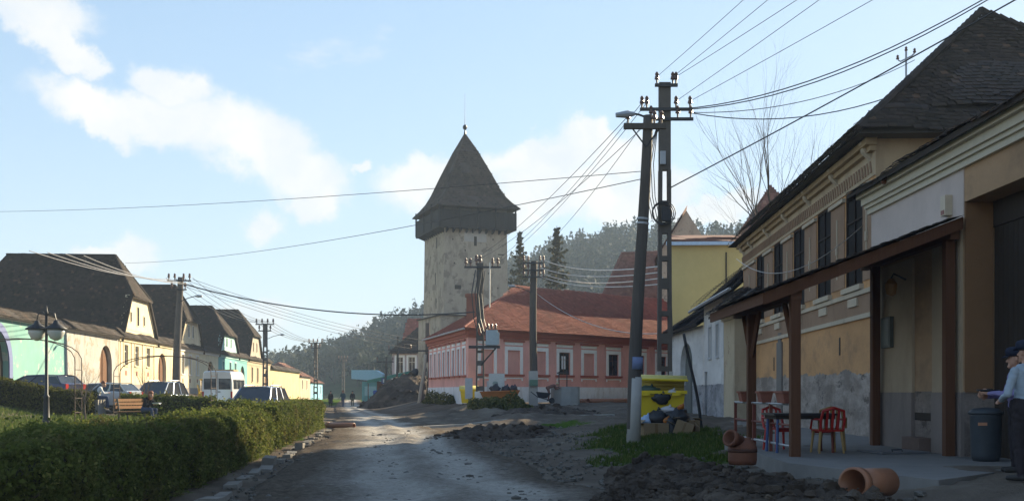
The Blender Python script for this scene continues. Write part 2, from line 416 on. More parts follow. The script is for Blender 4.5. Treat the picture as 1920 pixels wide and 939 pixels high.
# ------------------------------------------------------------------ lie of the land
def f_rl(y): return np.interp(y, [0, 15.7, 46, 71, 100, 150, 250], [-2.7, -4.5, -8.0, -12.2, -17, -25, -40])
def f_rr(y): return np.interp(y, [0, 16, 30, 49, 71, 100, 150, 250], [2.2, 1.7, -.4, -3.7, -7.4, -13.3, -21, -36])
def rowX(y): return -23 - .07 * y
def rowZ(y): return np.interp(y, [0, 77, 180, 300], [1.75, 1.75, .55, 0])
def gz(x, y, fine=True):
    x = np.asarray(x, float); y = np.asarray(y, float)
    rl, rr, row = f_rl(y), f_rr(y), rowX(y)
    f = np.clip((rl - x) / (rl - row), 0, 1)
    zl = np.where(f < .65, np.interp(f, [0, .06, .35, .65], [0, .1, .36, .55]), .55 + (rowZ(y) - .55) * (f - .65) / .35)
    e = np.clip((x - rr) / 6.0, 0, 1); e = e * e * (3 - 2 * e)
    T = np.interp(y, [0, 14, 18, 45, 62, 76, 110, 200], [.5, .5, .36, .34, .35, .8, .9, .3])
    z = zl + T * e
    fade = np.interp(np.hypot(x, y), [150, 260], [1, 0]); z = z * fade
    if fine:
        onroad = np.clip(np.minimum(x - rl, rr - x) / .6 + .5, 0, 1)
        rough = (vnoise(x, y, 1.7, 3) - .5) * .16 + (vnoise(x, y, .55, 5) - .5) * .09 + (vnoise(x, y, .22, 8) - .5) * .05 + (vnoise(x * .35 + y * .2, y, .8, 14) - .5) * .12
        right = np.clip((x - rr) / 1.5, 0, 1) * np.clip((80 - y) / 10, 0, 1)
        rough = rough * np.interp(y, [34, 46, 76, 90], [1, 2.1, 2.1, 1])
        z = z + rough * (.25 + .75 * right) * (1 - onroad) * np.interp(y, [70, 140], [1, .3])
    return z
def G(x, y): return float(gz(np.array([x]), np.array([y]), False)[0])

xs = np.concatenate([[-1500, -900, -500, -300, -200, -140, -100, -80], np.arange(-60, -16, 1.2), np.arange(-16, -6, .35), np.arange(-6, 9.5, .11), np.arange(9.6, 30, 1.0), [35, 45, 60, 80, 120, 200, 300, 500, 900, 1500]])
ys = np.concatenate([[-1500, -600, -200, -80, -30, -10, -3, 3, 7], np.arange(9, 13, .4), np.arange(13, 34, .12), np.arange(34, 60, .3), np.arange(60, 100, .6), np.arange(100, 160, 2.), [165, 180, 200, 230, 260, 300, 400, 600, 1000, 1500]])
gx, gy = np.meshgrid(xs, ys); H = gz(gx, gy)
nx, ny = len(xs), len(ys)
V = np.stack([gx, gy, H], -1).reshape(-1, 3); idx = np.arange(nx * ny).reshape(ny, nx)
F = np.stack([idx[:-1, :-1], idx[:-1, 1:], idx[1:, 1:], idx[1:, :-1]], -1).reshape(-1, 4)
# what grows or lies where
edge = (vnoise(gx, gy, 1.3, 11) - .5) * 1.6 + (vnoise(gx, gy, .4, 12) - .5) * .7
park = np.clip((f_rl(gy) - gx + edge * .5 - .2) / .5, 0, 1) * np.clip((gx - (rowX(gy) + 9)) / 1.5, 0, 1) * np.clip((64 - gy) / 3, 0, 1)
verge = np.clip((1.9 - np.hypot((gx - 4.2) / 1.5, (gy - 29) / 4.6) + edge * .7), 0, 1)
verge = np.maximum(verge, .75 * np.clip(1.2 - np.hypot((gx - 1.9) / 2.2, (gy - 43) / 4.5) + edge * .6, 0, 1))
far_g = np.clip((np.hypot(gx, gy) - 110) / 40, 0, 1)
grass = np.maximum(np.maximum(park, verge), far_g)
t = NT('ground_earth')
n1 = t.noise(.45, 7, .65); n2 = t.noise(7, 6, .7); n3 = t.noise(38, 4, .6)
soil = t.ramp(n1, [(.3, (.1, .082, .066)), (.5, (.17, .142, .116)), (.68, (.27, .235, .19))])
soil = t.mix(t.mathn('MULTIPLY', n2, .6), soil, (.075, .06, .048)); soil = t.mix(t.ramp(n3, [(.6, (0, 0, 0)), (.75, (.4, .4, .4))]), soil, (.3, .28, .24))
grs = t.ramp(n2, [(.3, (.03, .05, .012)), (.55, (.075, .12, .024)), (.75, (.13, .16, .045))])
gm = t.mathn('ADD', t.attr('grass'), t.mathn('MULTIPLY', t.mathn('SUBTRACT', n2, .5), .9))
col = t.mix(t.ramp(gm, [(.42, (0, 0, 0)), (.58, (1, 1, 1))]), soil, grs)
t.bump(t.mathn('ADD', n2, t.mathn('MULTIPLY', n3, .5)), .8, .05)
ground = npmesh('ground', V, F, t.done(col, 1.0, .0), None, None, 'structure', True)
a = ground.data.attributes.new('grass', 'FLOAT', 'POINT'); a.data.foreach_set('value', grass.ravel().astype(np.float32))

# gravel road with two worn wheel tracks
yy = np.concatenate([np.arange(4, 13, .5), np.arange(13, 40, .16), np.arange(40, 80, .4), np.arange(80, 236, 2.)]); uu = np.linspace(0, 1, 46)
U, Y = np.meshgrid(uu, yy)
l = f_rl(Y) + .25 + (vnoise(Y, Y * 0, 2.1, 21) - .5) * .5; r = f_rr(Y) + (vnoise(Y, Y * 0, 2.6, 22) - .5) * .9
Xr = l + (r - l) * U
tr = np.exp(-((U - .42) / .1) ** 2) + np.exp(-((U - .70) / .1) ** 2)
Zr = gz(Xr, Y, False) + .075 - .04 * tr + .045 * np.exp(-((U - .56) / .06) ** 2) + (vnoise(Xr, Y, .8, 30) - .5) * .05 + (vnoise(Xr, Y, .28, 31) - .5) * .045 - .14 * np.clip(np.abs(U - .5) * 2 - .88, 0, 1) / .12
ny2, nx2 = U.shape; idx = np.arange(nx2 * ny2).reshape(ny2, nx2)
F = np.stack([idx[:-1, :-1], idx[:-1, 1:], idx[1:, 1:], idx[1:, :-1]], -1).reshape(-1, 4)
t = NT('road_gravel')
n1 = t.noise(.5, 6, .65); n2 = t.noise(8, 9, .78); n3 = t.noise(55, 4, .7); st = t.noise(1., 6, .62, stretch=(2.4, .35, 1))
base = t.ramp(n2, [(.34, (.14, .12, .1)), (.5, (.25, .222, .19)), (.66, (.38, .345, .3))])
worn = t.ramp(n2, [(.34, (.34, .312, .272)), (.5, (.48, .446, .398)), (.66, (.58, .545, .49))])
tm = t.mathn('ADD', t.attr('track'), t.mathn('MULTIPLY', t.mathn('SUBTRACT', st, .5), 1.0))
tm = t.mathn('ADD', t.mathn('MULTIPLY', tm, .5), .5)
mud = t.ramp(n2, [(.34, (.075, .06, .048)), (.5, (.14, .115, .092)), (.66, (.22, .185, .148))])
col = t.mix(t.ramp(tm, [(.16, (0, 0, 0)), (.44, (1, 1, 1))]), mud, base); col = t.mix(t.ramp(tm, [(.52, (0, 0, 0)), (.9, (1, 1, 1))]), col, worn)
col = t.mix(t.ramp(n3, [(.56, (0, 0, 0)), (.68, (.6, .6, .6))]), col, (.1, .088, .075)); col = t.mix(t.ramp(n1, [(.42, (0, 0, 0)), (.72, (.35, .35, .35))]), col, (.17, .145, .118))
t.bump(t.mathn('ADD', n2, t.mathn('MULTIPLY', n3, .6)), 1.0, .06)
road = npmesh('road', np.stack([Xr, Y, Zr], -1).reshape(-1, 3), F, t.done(col, 1.0, .0), None, None, 'structure', True)
a = road.data.attributes.new('track', 'FLOAT', 'POINT'); a.data.foreach_set('value', (tr - 1.25 * np.clip((np.abs(U - .53) * 2 - .5) / .45, 0, 1)).ravel().astype(np.float32))

# loose stones on the road and the churned verge
rng = np.random.default_rng(3); mb = MB()
for i in range(3200):
    y = 13 + 30 * rng.random() ** 1.6; x = rng.uniform(-5.5, 5) - .1 * (y - 15)
    if x < float(f_rl(y)) - .1 or x > 5.4: continue
    s_ = rng.choice([.02, .03, .045, .07], p=[.4, .35, .18, .07]); z = float(gz([x], [y])[0]) + .03
    mb.blob((x, y, z), (s_ * 1.2, s_, s_ * .7), .3, 5, 3)
tag(mb.build('gravel_stones', soilmat('stone_grit', (.13, .12, .105), (.2, .185, .165), (.28, .265, .24), 3), kind='stuff'), 'loose stones scattered over the dirt road', 'stones')

# ------------------------------------------------------------------ wooded hill beyond the village
CX = [-320, -200, -130, -100, -82, -60, -38, 1, 22, 45, 63, 103, 160, 260, 420]
CZ = [1, 2, 3, 6, 10, 20, 27, 47, 57, 61, 62, 64, 66, 62, 50]
def hz(x, y):
    k = np.clip((y - 205) / 250, 0, 1); k = k * k * (3 - 2 * k) * (1 - .2 * np.clip((y - 470) / 300, 0, 1))
    return np.interp(x * 450 / np.maximum(y, 300), CX, CZ) * k + (vnoise(x, y, 40, 2) - .5) * 9 * k - .6
hx, hy = np.meshgrid(np.linspace(-340, 420, 110), np.concatenate([np.linspace(200, 480, 60), np.linspace(500, 760, 14)]))
idx = np.arange(hx.size).reshape(hx.shape)
hill = npmesh('hill', np.stack([hx, hy, hz(hx, hy)], -1).reshape(-1, 3), np.stack([idx[:-1, :-1], idx[:-1, 1:], idx[1:, 1:], idx[1:, :-1]], -1).reshape(-1, 4),
              soilmat('hill_ground', (.035, .05, .018), (.06, .085, .028), (.1, .1, .05), .1), None, None, 'structure', True)
rng = np.random.default_rng(5)
def wood(name, label, n, xr, yr, mats, conifer, size):
    Cs, Ns, Sz, Rd = [], [], [], []; trunks = MB()
    for i in range(n):
        x = rng.uniform(*xr); y = rng.uniform(*yr)
        z = float(hz(np.array([x]), np.array([y]))[0])
        if z < 1.5: continue
        h = rng.uniform(8, 13.5) * size; k = 62; dk = rng.random() * .55
        if rng.random() < conifer:
            tt = rng.random(k) ** .8; rad = (1 - tt) * h * .2 * (.5 + .6 * rng.random(k)) + .15; an = rng.random(k) * 6.283
            c = np.stack([x + rad * np.cos(an), y + rad * np.sin(an), z + h * (.15 + .85 * tt)], 1); s_ = (.8 + 1.3 * (1 - tt)) * h / 11; base = rng.random(k) * .14 + dk * .3
        else:
            d = rng.normal(0, 1, (k, 3)); d /= np.linalg.norm(d, axis=1)[:, None]; q = rng.random(k)[:, None] ** .4
            lob = 1 + .35 * np.sin(d[:, :1] * 5 + i) * np.cos(d[:, 2:] * 4 + i)
            c = np.array([x, y, z + h * .63]) + d * q * lob * np.array([h * .3, h * .3, h * .36]); s_ = np.full(k, 1.35 * h / 11) * (.6 + .7 * rng.random(k)); base = rng.random(k) * .2 + .4 + dk * .45
        Cs.append(c); Ns.append(np.zeros((k, 3)) + [0, -.4, .4]); Sz.append(s_); Rd.append(base)
        trunks.tube([(x, y, z - .5), (x, y, z + h * .6)], [.22, .1], 3, caps=False)
    V, F = cards(np.concatenate(Cs), np.concatenate(Ns), np.concatenate(Sz), rng)
    o = npmesh(name, V, F, mats, np.concatenate(Rd), None, 'stuff'); tag(o, label, 'woodland')
    trunks.build('trunks', plain('far_bark', (.09, .075, .06)), o, kind='stuff')
wl = leafmat('far_foliage', (.02, .035, .022), (.06, .068, .045), (.1, .105, .055), .15)
wood('hillside_wood', 'grey leafless wood on the hillside left of the tower', 1100, (-150, 5), (232, 470), wl, .15, .95)
wood('hilltop_wood', 'dark pine wood along the hilltop right of the tower', 1500, (-8, 240), (300, 475), wl, .6, 1.0)

# ------------------------------------------------------------------ kerb stones along the hedge
kerb = tag(MB().build('kerb', plain('kerb_concrete', (.2, .185, .165), .9, .15, var=.3, scale=4, bump=.5)), None, None, None, 'structure')
rng = np.random.default_rng(9); y = 12.0
while y < 47:
    ln = rng.uniform(.7, 1.1); x = float(f_rl(y + ln / 2)) + .12 + rng.normal(0, .05); mb = MB()
    sl = -.118; M = Matrix.Rotation(math.atan2(-sl, 1) + rng.normal(0, .04), 3, 'Z') @ Matrix.Rotation(rng.normal(0, .05), 3, 'Y') @ Matrix.Rotation(rng.normal(0, .03), 3, 'X')
    mb.obox((x + rng.normal(0, .05), y + ln / 2, G(x, y) + rng.choice([-.2, -.14, -.09, .02], p=[.3, .3, .25, .15])), (.2 + .1 * rng.random(), ln * rng.uniform(.75, .97), .34), M, 0, .9)
    mb.build('kerb_stone', MATS['kerb_concrete'], kerb)
    y += ln

# ------------------------------------------------------------------ row of old houses on the left
T_OLD = tilemat('old_roof_tiles', (.03, .024, .022), (.058, .043, .037), (.13, .08, .055), (.03, .028, .02))
T_RED = tilemat('red_roof_tiles', (.22, .062, .042), (.31, .092, .062), (.4, .15, .1), (.18, .062, .046))
T_WORN = tilemat('worn_red_tiles', (.17, .075, .055), (.25, .115, .085), (.32, .17, .12), (.14, .08, .065))
SLAB = plain('roof_boarding', (.05, .04, .033), .9)
GLASS = glassmat('window_glass'); FRAME_W = plain('white_window_paint', (.72, .7, .66), .6, .3, var=.1)
DOOR_B = woodmat('brown_gate_wood', (.16, .075, .035)); DOOR_D = woodmat('dark_wood', (.05, .038, .03)); STONE_P = plaster('grey_plinth', (.3, .28, .26), amount=.5)
BROWN_F = woodmat('brown_frame_wood', (.13, .07, .04))

def window(fr, u0, u1, v0, v1, parent, w=-.16, trim=None, trimmat=None, sill=True, mull=True, fmat=None, pane=GLASS):
    """a casement set back in its opening: window > pane, mullion, sill; optional surround"""
    mb = MB(); b = .07
    for a in ((u0, u0 + b, v0, v1), (u1 - b, u1, v0, v1), (u0 + b, u1 - b, v0, v0 + b), (u0 + b, u1 - b, v1 - b, v1)): fr.box(mb, *a, w - .05, w + .03)
    o = mb.build('window', fmat or FRAME_W, parent)
    m = MB(); fr.quad(m, u0 + b, u1 - b, v0 + b, v1 - b, w); m.build('pane', pane, o)
    if mull:
        m = MB(); c = (u0 + u1) / 2; h = v0 + (v1 - v0) * .68
        fr.box(m, c - .03, c + .03, v0 + b, v1 - b, w - .02, w + .035); fr.box(m, u0 + b, c - .03, h - .025, h + .025, w - .02, w + .03); fr.box(m, c + .03, u1 - b, h - .025, h + .025, w - .02, w + .03)
        m.build('mullion', fmat or FRAME_W, o)
    if sill:
        m = MB(); fr.box(m, u0 - .12, u1 + .12, v0 - .09, v0 - .004, -.02, .09); m.build('sill', trimmat or FRAME_W, o)
    if trim:
        m = MB(); t_ = trim
        fr.box(m, u0 - t_, u0 - .003, v0, v1 + t_, .0, .035); fr.box(m, u1 + .003, u1 + t_, v0, v1 + t_, .0, .035); fr.box(m, u0 - .003, u1 + .003, v1 + .003, v1 + t_, .0, .035)
        m.build('surround', trimmat or FRAME_W, o)
    return o
def gate(fr, u0, u1, v0, v1, parent, mat, w=-.22, rise=None, planks=6):
    """arched gate of vertical boards"""
    bm = MB(); ap = arch_pts(u0, u1, v1, 16, rise); c = (u0 + u1) / 2
    g = MB(); fr.box(g, c - .035, c + .035, v0, v1 - .05, w + .006, w + .05); root = g.build('gate', mat, parent)
    n = planks; us = [u0 + (u1 - u0) * i / n for i in range(n + 1)]
    def top(u): return np.interp(u, [p[0] for p in ap], [p[1] for p in ap])
    for a, b in zip(us, us[1:]):
        m = MB(); pts = [fr(a + .012, v0, w), fr(b - .012, v0, w), fr(b - .012, float(top(b - .012)), w), fr((a + b) / 2, float(top((a + b) / 2)), w), fr(a + .012, float(top(a + .012)), w)]
        m.prism(pts, fr.n * -.05); m.build('plank', mat, root)
    return root

def row_frame(D): return Fr((float(rowX(D)), D, 0), (-.07, 1))
ROW_K = math.sqrt(1 + .07 ** 2)
def house(name, label, D0, D1, g0, g1, rD, rz, setback, zg, mats, wins, gates=(), L=13., slits=(), group='old gabled houses along the left side', zt=5.65, wv=(3.6, 5.1), gwins=(), ww=.95, tile=T_OLD, trim=.14):
    wmat, gmat, trmat = mats; fr = row_frame(D0); k = ROW_K; z0 = float(rowZ((D0 + D1) / 2)) - .5
    root = thing(name, label, 'house', fr(0, z0 + .5), 0, group)
    Lf = (D1 - D0) * k; ops = []
    wu = [((d - D0) * k - ww / 2, (d - D0) * k + ww / 2) for d in wins]
    ops += [(a, b, wv[0], wv[1]) for a, b in wu]
    gu = [((a - D0) * k, (b - D0) * k, z0, zt_) for a, b, zt_ in gates]
    ops += [(a, b, c, d, (b - a) / 2) for a, b, c, d in gu]
    mb = wall(fr, 0, Lf, z0, zt, ops, .3)
    mb.poly([fr(0, z0), fr(0, z0, -L), fr(0, zt, -L), fr(0, zt)]); mb.poly([fr(Lf, z0), fr(Lf, z0, -.6), fr(Lf, zt, -.6), fr(Lf, zt)])
    wl_ = mb.build('wall', wmat, root)
    m = MB(); fr.box(m, -.02, Lf + .02, zt - .32, zt - .16, .004, .09); fr.box(m, -.04, Lf + .04, zt - .16, zt, .004, .17); m.build('cornice', trmat, root)
    cuts = sorted([(a - .02, b + .02) for a, b, _, _ in gu]); m = MB(); p = 0
    for a, b in cuts + [(Lf, Lf)]:
        if a > p: fr.box(m, p, a, z0, z0 + 1.05, .004, .05)
        p = b
    m.build('plinth', STONE_P, root)
    for (a, b) in wu:
        window(fr, a, b, wv[0], wv[1], root, -.14, trim, trmat)
        m = MB(); c = (a + b) / 2; fr.box(m, c - .2, c + .2, wv[0] - .75, wv[0] - .4, .002, .02); m.build('cellar_vent', plain('rust_vent', (.28, .11, .07)), root)
    for a, b, c, d in gu: gate(fr, a, b, c, d, root, DOOR_B, -.24, (b - a) / 2)
    # small tiled skirt roof over the cornice
    sk = MB(); A, B, C_, D_ = fr(-.1, zt + .02, .38), fr(Lf + .1, zt + .02, .38), fr(Lf + .1, zt + .62, -.25), fr(-.1, zt + .62, -.25)
    dn = Vector((0, 0, -.09)); sk.prism([A + dn, B + dn, C_ + dn, D_ + dn], (0, 0, .07)); so = sk.build('skirt_roof', SLAB, root)
    tiles([(A, B, [A, B, C_, D_])], 'tile', tile, so, tw=.2, th=.2, long_=.3)
    # gable with half hip
    u0, u1, ur = (g0 - D0) * k, (g1 - D0) * k, (rD - D0) * k; zk = zt + 1.0
    lk, rk = (u0 + .32, zk), (u1 - .32, zk)
    def on(side, v):
        a = lk if side < 0 else rk; return a[0] + (ur - a[0]) * (v - zk) / (rz - zk)
    gl, gr = on(-1, zg), on(1, zg)
    m = MB(); m.prism([fr(u0, zt - .1, -.02), fr(u1, zt - .1, -.02), fr(rk[0], zk, -.02), fr(gr, zg, -.02), fr(gl, zg, -.02), fr(lk[0], zk, -.02)], fr.n * -.3)
    go = m.build('gable_wall', gmat, root)
    for pu, pv, qu, qv in ((lk[0], zk, gl, zg), (rk[0], zk, gr, zg)):
        m = MB(); sg = 1 if pu < ur else -1
        m.prism([fr(pu, pv, -.018), fr(pu + sg * .18, pv, -.018), fr(qu + sg * .18, qv, -.018), fr(qu, qv, -.018)], fr.n * .05)
        m.build('gable_trim', trmat, go)
    for (c, a, b, w_) in slits:
        u = (c - D0) * k
        m = MB(); fr.box(m, u - w_ / 2 - .07, u + w_ / 2 + .07, a - .07, b + .07, -.015, .02); so_ = m.build('gable_window', trmat, go)
        m = MB(); fr.box(m, u - w_ / 2, u + w_ / 2, a, b, .0, .024); m.build('pane', GLASS, so_)
    # main roof: flared foot, steep slopes, half hip in front, full hip behind
    ov = .22; hb = 3.2; mb = MB(); planes = []; caps = MB()
    for sgn, kk, ue in ((-1, lk, u0 - .55), (1, rk, u1 + .55)):
        gg = on(sgn, zg); E0, E1 = fr(ue, zt - .15, ov), fr(ue, zt - .15, -L - .3)
        K0, K1 = fr(kk[0], zk, ov), fr(kk[0], zk, -L)
        Gp = fr(gg, zg, ov); Rg0, Rg1 = fr(ur, rz, -setback), fr(ur, rz, -L + hb)
        lo = [E0, E1, K1, K0]; up = [K0, K1, Rg1, Rg0, Gp]
        for pl in (lo, up): mb.add([p - Vector((0, 0, .11)) for p in pl], [tuple(range(len(pl)))]); mb.add([p - Vector((0, 0, .2)) for p in pl], [tuple(range(len(pl)))])
        m_ = Vector((0, 0, -.2)); mb.poly([E0, K0, K0 + m_, E0 + m_]); mb.poly([K0, Gp, Gp + m_, K0 + m_]); mb.poly([E0, E1, E1 + m_, E0 + m_])
        planes += [(E0, E1, lo), (K0, K1, up)]
        caps.tube([Gp, Rg0], .09, 6)
    GL, GR, Rr = fr(gl, zg, ov + .05), fr(gr, zg, ov + .05), fr(ur, rz, -setback)
    GLd, GRd = fr(gl - .25, zg - .12, ov + .12), fr(gr + .25, zg - .12, ov + .12)
    mb.poly([p - Vector((0, 0, .12)) for p in (GLd, GRd, Rr)]); mb.poly([GLd, GRd, GRd - Vector((0, 0, .12)), GLd - Vector((0, 0, .12))]); planes.append((GLd, GRd, [GLd, GRd, Rr]))
    bl, br = fr(lk[0], zk, -L), fr(rk[0], zk, -L); mb.poly([bl, br, fr(ur, rz, -L + hb)])
    mb.poly([fr(u0, zt, -L), fr(u1, zt, -L), br, bl]); caps.tube([Rr, fr(ur, rz + .0, -L + hb)], .1, 6)
    ro = mb.build('roof', SLAB, root); tiles(planes, 'tile', tile, ro, tw=.24, th=.2, long_=.32, lift=.03); caps.build('ridge_tiles', tile, ro)
    m = MB(); m.poly([fr(u1, z0, -.3), fr(u1, z0, -L), fr(u1, zt, -L), fr(u1, zt, -.3)]); m.build('side_wall', gmat, root)
    return root, fr, ro

def street_wall(name, label, D0, D1, mat, zt, gates=(), gmat=DOOR_B, trim=None, cat='wall', cop=T_OLD, pilmat=None):
    fr = row_frame(D0); k = ROW_K; z0 = float(rowZ((D0 + D1) / 2)) - .5; Lf = (D1 - D0) * k
    root = thing(name, label, cat, fr(0, z0 + .5)); gu = [((a - D0) * k, (b - D0) * k, z0, d) for a, b, d in gates]
    mb = wall(fr, 0, Lf, z0, zt, [(a, b, c, d, (b - a) / 2) for a, b, c, d in gu], .35)
    mb.poly([fr(0, z0), fr(0, z0, -.5), fr(0, zt, -.5), fr(0, zt)]); mb.poly([fr(Lf, z0), fr(Lf, z0, -.5), fr(Lf, zt, -.5), fr(Lf, zt)]); mb.poly([fr(0, zt, -.5), fr(Lf, zt, -.5), fr(Lf, z0, -.5), fr(0, z0, -.5)])
    mb.build('wall', mat, root)
    for a, b, c, d in gu:
        gate(fr, a, b, c, d, root, gmat, -.28, (b - a) / 2)
        if trim:
            m = MB(); ap = [(a, z0)] + arch_pts(a, b, d, 16) + [(b, z0)]; ao = [(a - .45, z0)] + arch_pts(a - .45, b + .45, d + .45, 16) + [(b + .45, z0)]
            for i in range(len(ap) - 1): m.hexa([fr(*ap[i], .004), fr(*ap[i + 1], .004), fr(*ao[i + 1], .004), fr(*ao[i], .004), fr(*ap[i], .07), fr(*ap[i + 1], .07), fr(*ao[i + 1], .07), fr(*ao[i], .07)])
            m.build('gate_surround', trim, root)
    m = MB(); fr.box(m, -.03, Lf + .03, zt - .14, zt, .004, .1); m.build('cornice', pilmat or FRAME_W, root)
    m = MB(); A, B, C_, D_ = fr(-.1, zt, .42), fr(Lf + .1, zt, .42), fr(Lf + .1, zt + .5, -.2), fr(-.1, zt + .5, -.2); dn = Vector((0, 0, -.08))
    m.prism([A + dn, B + dn, C_ + dn, D_ + dn], (0, 0, .06)); E_, F_ = fr(-.1, zt, -.8), fr(Lf + .1, zt, -.8); m.prism([E_ + dn, F_ + dn, C_ + dn, D_ + dn], (0, 0, .06))
    ro = m.build('coping', SLAB, root); tiles([(A, B, [A, B, C_, D_]), (E_, F_, [E_, F_, C_, D_])], 'tile', cop, ro, tw=.2, th=.2, long_=.3)
    return root, fr

W_WHITE = plaster('limewash', (.46, .45, .42), (.22, .19, .15), .8, patch=(.34, .29, .23), patch_at=.56); TURQ = plaster('turquoise_render', (.2, .4, .36), (.26, .34, .3), .5, patch=(.38, .46, .41), patch_at=.57)
CREAM = plaster('cream_render', (.7, .6, .42), (.36, .28, .17), .5, patch=(.5, .4, .27), patch_at=.6); CREAM2 = plaster('pale_cream_render', (.76, .67, .46), (.4, .32, .2), .4); BEIGE = plaster('beige_render', (.55, .45, .32), (.28, .2, .14), .6)
GREYB = plaster('greyed_render', (.48, .43, .36), (.2, .17, .14), .7); TURQ2 = plaster('bright_turquoise_render', (.2, .46, .46), (.2, .34, .34), .4); TURQW = plaster('pale_turquoise_render', (.5, .72, .68), (.3, .45, .42), .3)
PURPLE = plain('violet_trim', (.13, .16, .32)); YEL = plaster('yellow_wash', (.7, .55, .3), (.4, .28, .16), .4); BLUEW = plaster('sky_blue_wash', (.25, .55, .7), (.3, .4, .45), .3)

street_wall('turquoise_wall', 'turquoise street wall with violet-edged arched gate at the far left', 50, 66, TURQ, 5.6, [(53.6, 57.2, 4.9)], DOOR_D, PURPLE)
street_wall('limewashed_wall', 'stained whitewashed street wall with tall brown arch left of cream gabled house', 66.05, 76.9, W_WHITE, 5.6, [(72.7, 75.4, 4.85)])
h1, f1, r1 = house('gabled_house', 'big cream house with half-hipped dark roof, nearest in left row', 77, 92, 78, 87, 82, 12.1, 1.7, 8.9, (CREAM, CREAM2, CREAM2), [78.8, 81.6, 84.8], [(87.9, 90.5, 4.85)], 13,
                   slits=[(80.1, 6.9, 7.6, .3), (82, 6.7, 8.1, .45), (83.7, 6.8, 7.5, .3)])
for d in (77.4, 80.2, 83.2, 86.6): m = MB(); f1.box(m, (d - 77) * ROW_K - .1, (d - 77) * ROW_K + .1, 2.3, 5.3, .004, .05); m.build('pilaster', CREAM2, h1)
m = MB(); c = f1(2.2, 0, -10.5); m.box(c.x - .35, c.x + .35, c.y - .35, c.y + .35, 7.0, 9.3); m.box(c.x - .43, c.x + .43, c.y - .43, c.y + .43, 9.1, 9.25); m.build('chimney', plaster('chimney_render', (.2, .17, .14)), r1)
h2, f2, r2 = house('gabled_house', 'cream house with paired gable windows behind the tall lamp pole on the left', 92.1, 112, 95, 104, 99.5, 11.55, 1.4, 8.3, (CREAM2, CREAM, FRAME_W), [96.4, 99.2, 102.2], [(106.8, 109.6, 4.75)], 13,
                   slits=[(98.7, 6.7, 7.8, .4), (100.4, 6.7, 7.8, .4)], wv=(3.25, 5.0))
house('gabled_house', 'turquoise house with pale gable, third gable in left row', 112.1, 129, 112.6, 122.8, 117.5, 11.06, 1.8, 8.0, (TURQ2, TURQW, TURQW), [114.5, 118.5, 121.5], [(124.5, 127.3, 4.7)], 12,
      slits=[(116.6, 6.6, 7.5, .45), (119, 6.6, 7.5, .3)], wv=(3.1, 4.9))
house('gabled_house', 'greyish beige house with tall dark roof, farthest gable in left row', 129.1, 147, 130, 139.5, 134.5, 11.96, 2.1, 8.8, (BEIGE, GREYB, BEIGE), [132.5, 136.5], [(142, 145, 4.6)], 12,
      slits=[(133.4, 6.7, 7.8, .4), (136, 6.7, 7.8, .4)], wv=(2.9, 4.7))
street_wall('yellow_street_wall', 'long pale yellow wall with tiled coping beyond the gabled houses', 147.1, 178, YEL, 4.9)
# low red-roofed house behind that wall, and two small houses farther on
def low_house(name, label, D0, D1, zt, rz, mat, tile, L=9., wins=(), group='old gabled houses along the left side', set_=0.):
    fr = row_frame(D0); k = ROW_K; Lf = (D1 - D0) * k; z0 = float(rowZ(D0)) - .6; fr.p = fr.p - fr.n * set_
    root = thing(name, label, 'house', fr(0, z0 + .6), 0, group)
    ops = [((d - D0) * k - .5, (d - D0) * k + .5, zt - 2.2, zt - .7) for d in wins]
    mb = wall(fr, 0, Lf, z0, zt, ops, .25); mb.poly([fr(0, z0), fr(0, z0, -L), fr(0, zt, -L), fr(0, zt)]); mb.poly([fr(Lf, z0), fr(Lf, z0, -L), fr(Lf, zt, -L), fr(Lf, zt)]); mb.build('wall', mat, root)
    for a, b, c, d in ops: window(fr, a, b, c, d, root, -.12, .12)
    mb = MB(); e = .35; A, B, C_, D_ = fr(-e, zt - .1, e), fr(Lf + e, zt - .1, e), fr(Lf + e, zt - .1, -L - e), fr(-e, zt - .1, -L - e); h = min(L / 2, Lf / 2) * .75
    R0, R1 = fr(h, rz, -L / 2), fr(Lf - h, rz, -L / 2); planes = [(A, B, [A, B, R1, R0]), (D_, A, [D_, A, R0]), (B, C_, [B, C_, R1])]
    for _, _, pl in planes: mb.poly([p - Vector((0, 0, .12)) for p in pl])
    mb.poly([C_, D_, R0, R1]); ro = mb.build('roof', SLAB, root); tiles(planes, 'tile', tile, ro, tw=.26, th=.24, long_=.36, lift=.035)
    cp = MB(); cp.tube([R0, R1], .12, 6); cp.tube([A, R0], .1, 6); cp.tube([B, R1], .1, 6); cp.build('ridge_tiles', tile, ro)
    return root
low_house('low_house', 'low house with broad red tile roof behind the yellow wall', 150, 176, 5.0, 8.5, YEL, T_WORN, 12, set_=4)
low_house('low_house', 'small ochre house at the end of the yellow wall', 178.2, 193, 4.4, 6.6, BEIGE, T_WORN, 8, [182, 188])
low_house('low_house', 'small sky-blue house at the far end of left row', 193.4, 214, 3.5, 5.6, BLUEW, T_WORN, 8, [198, 204, 210])

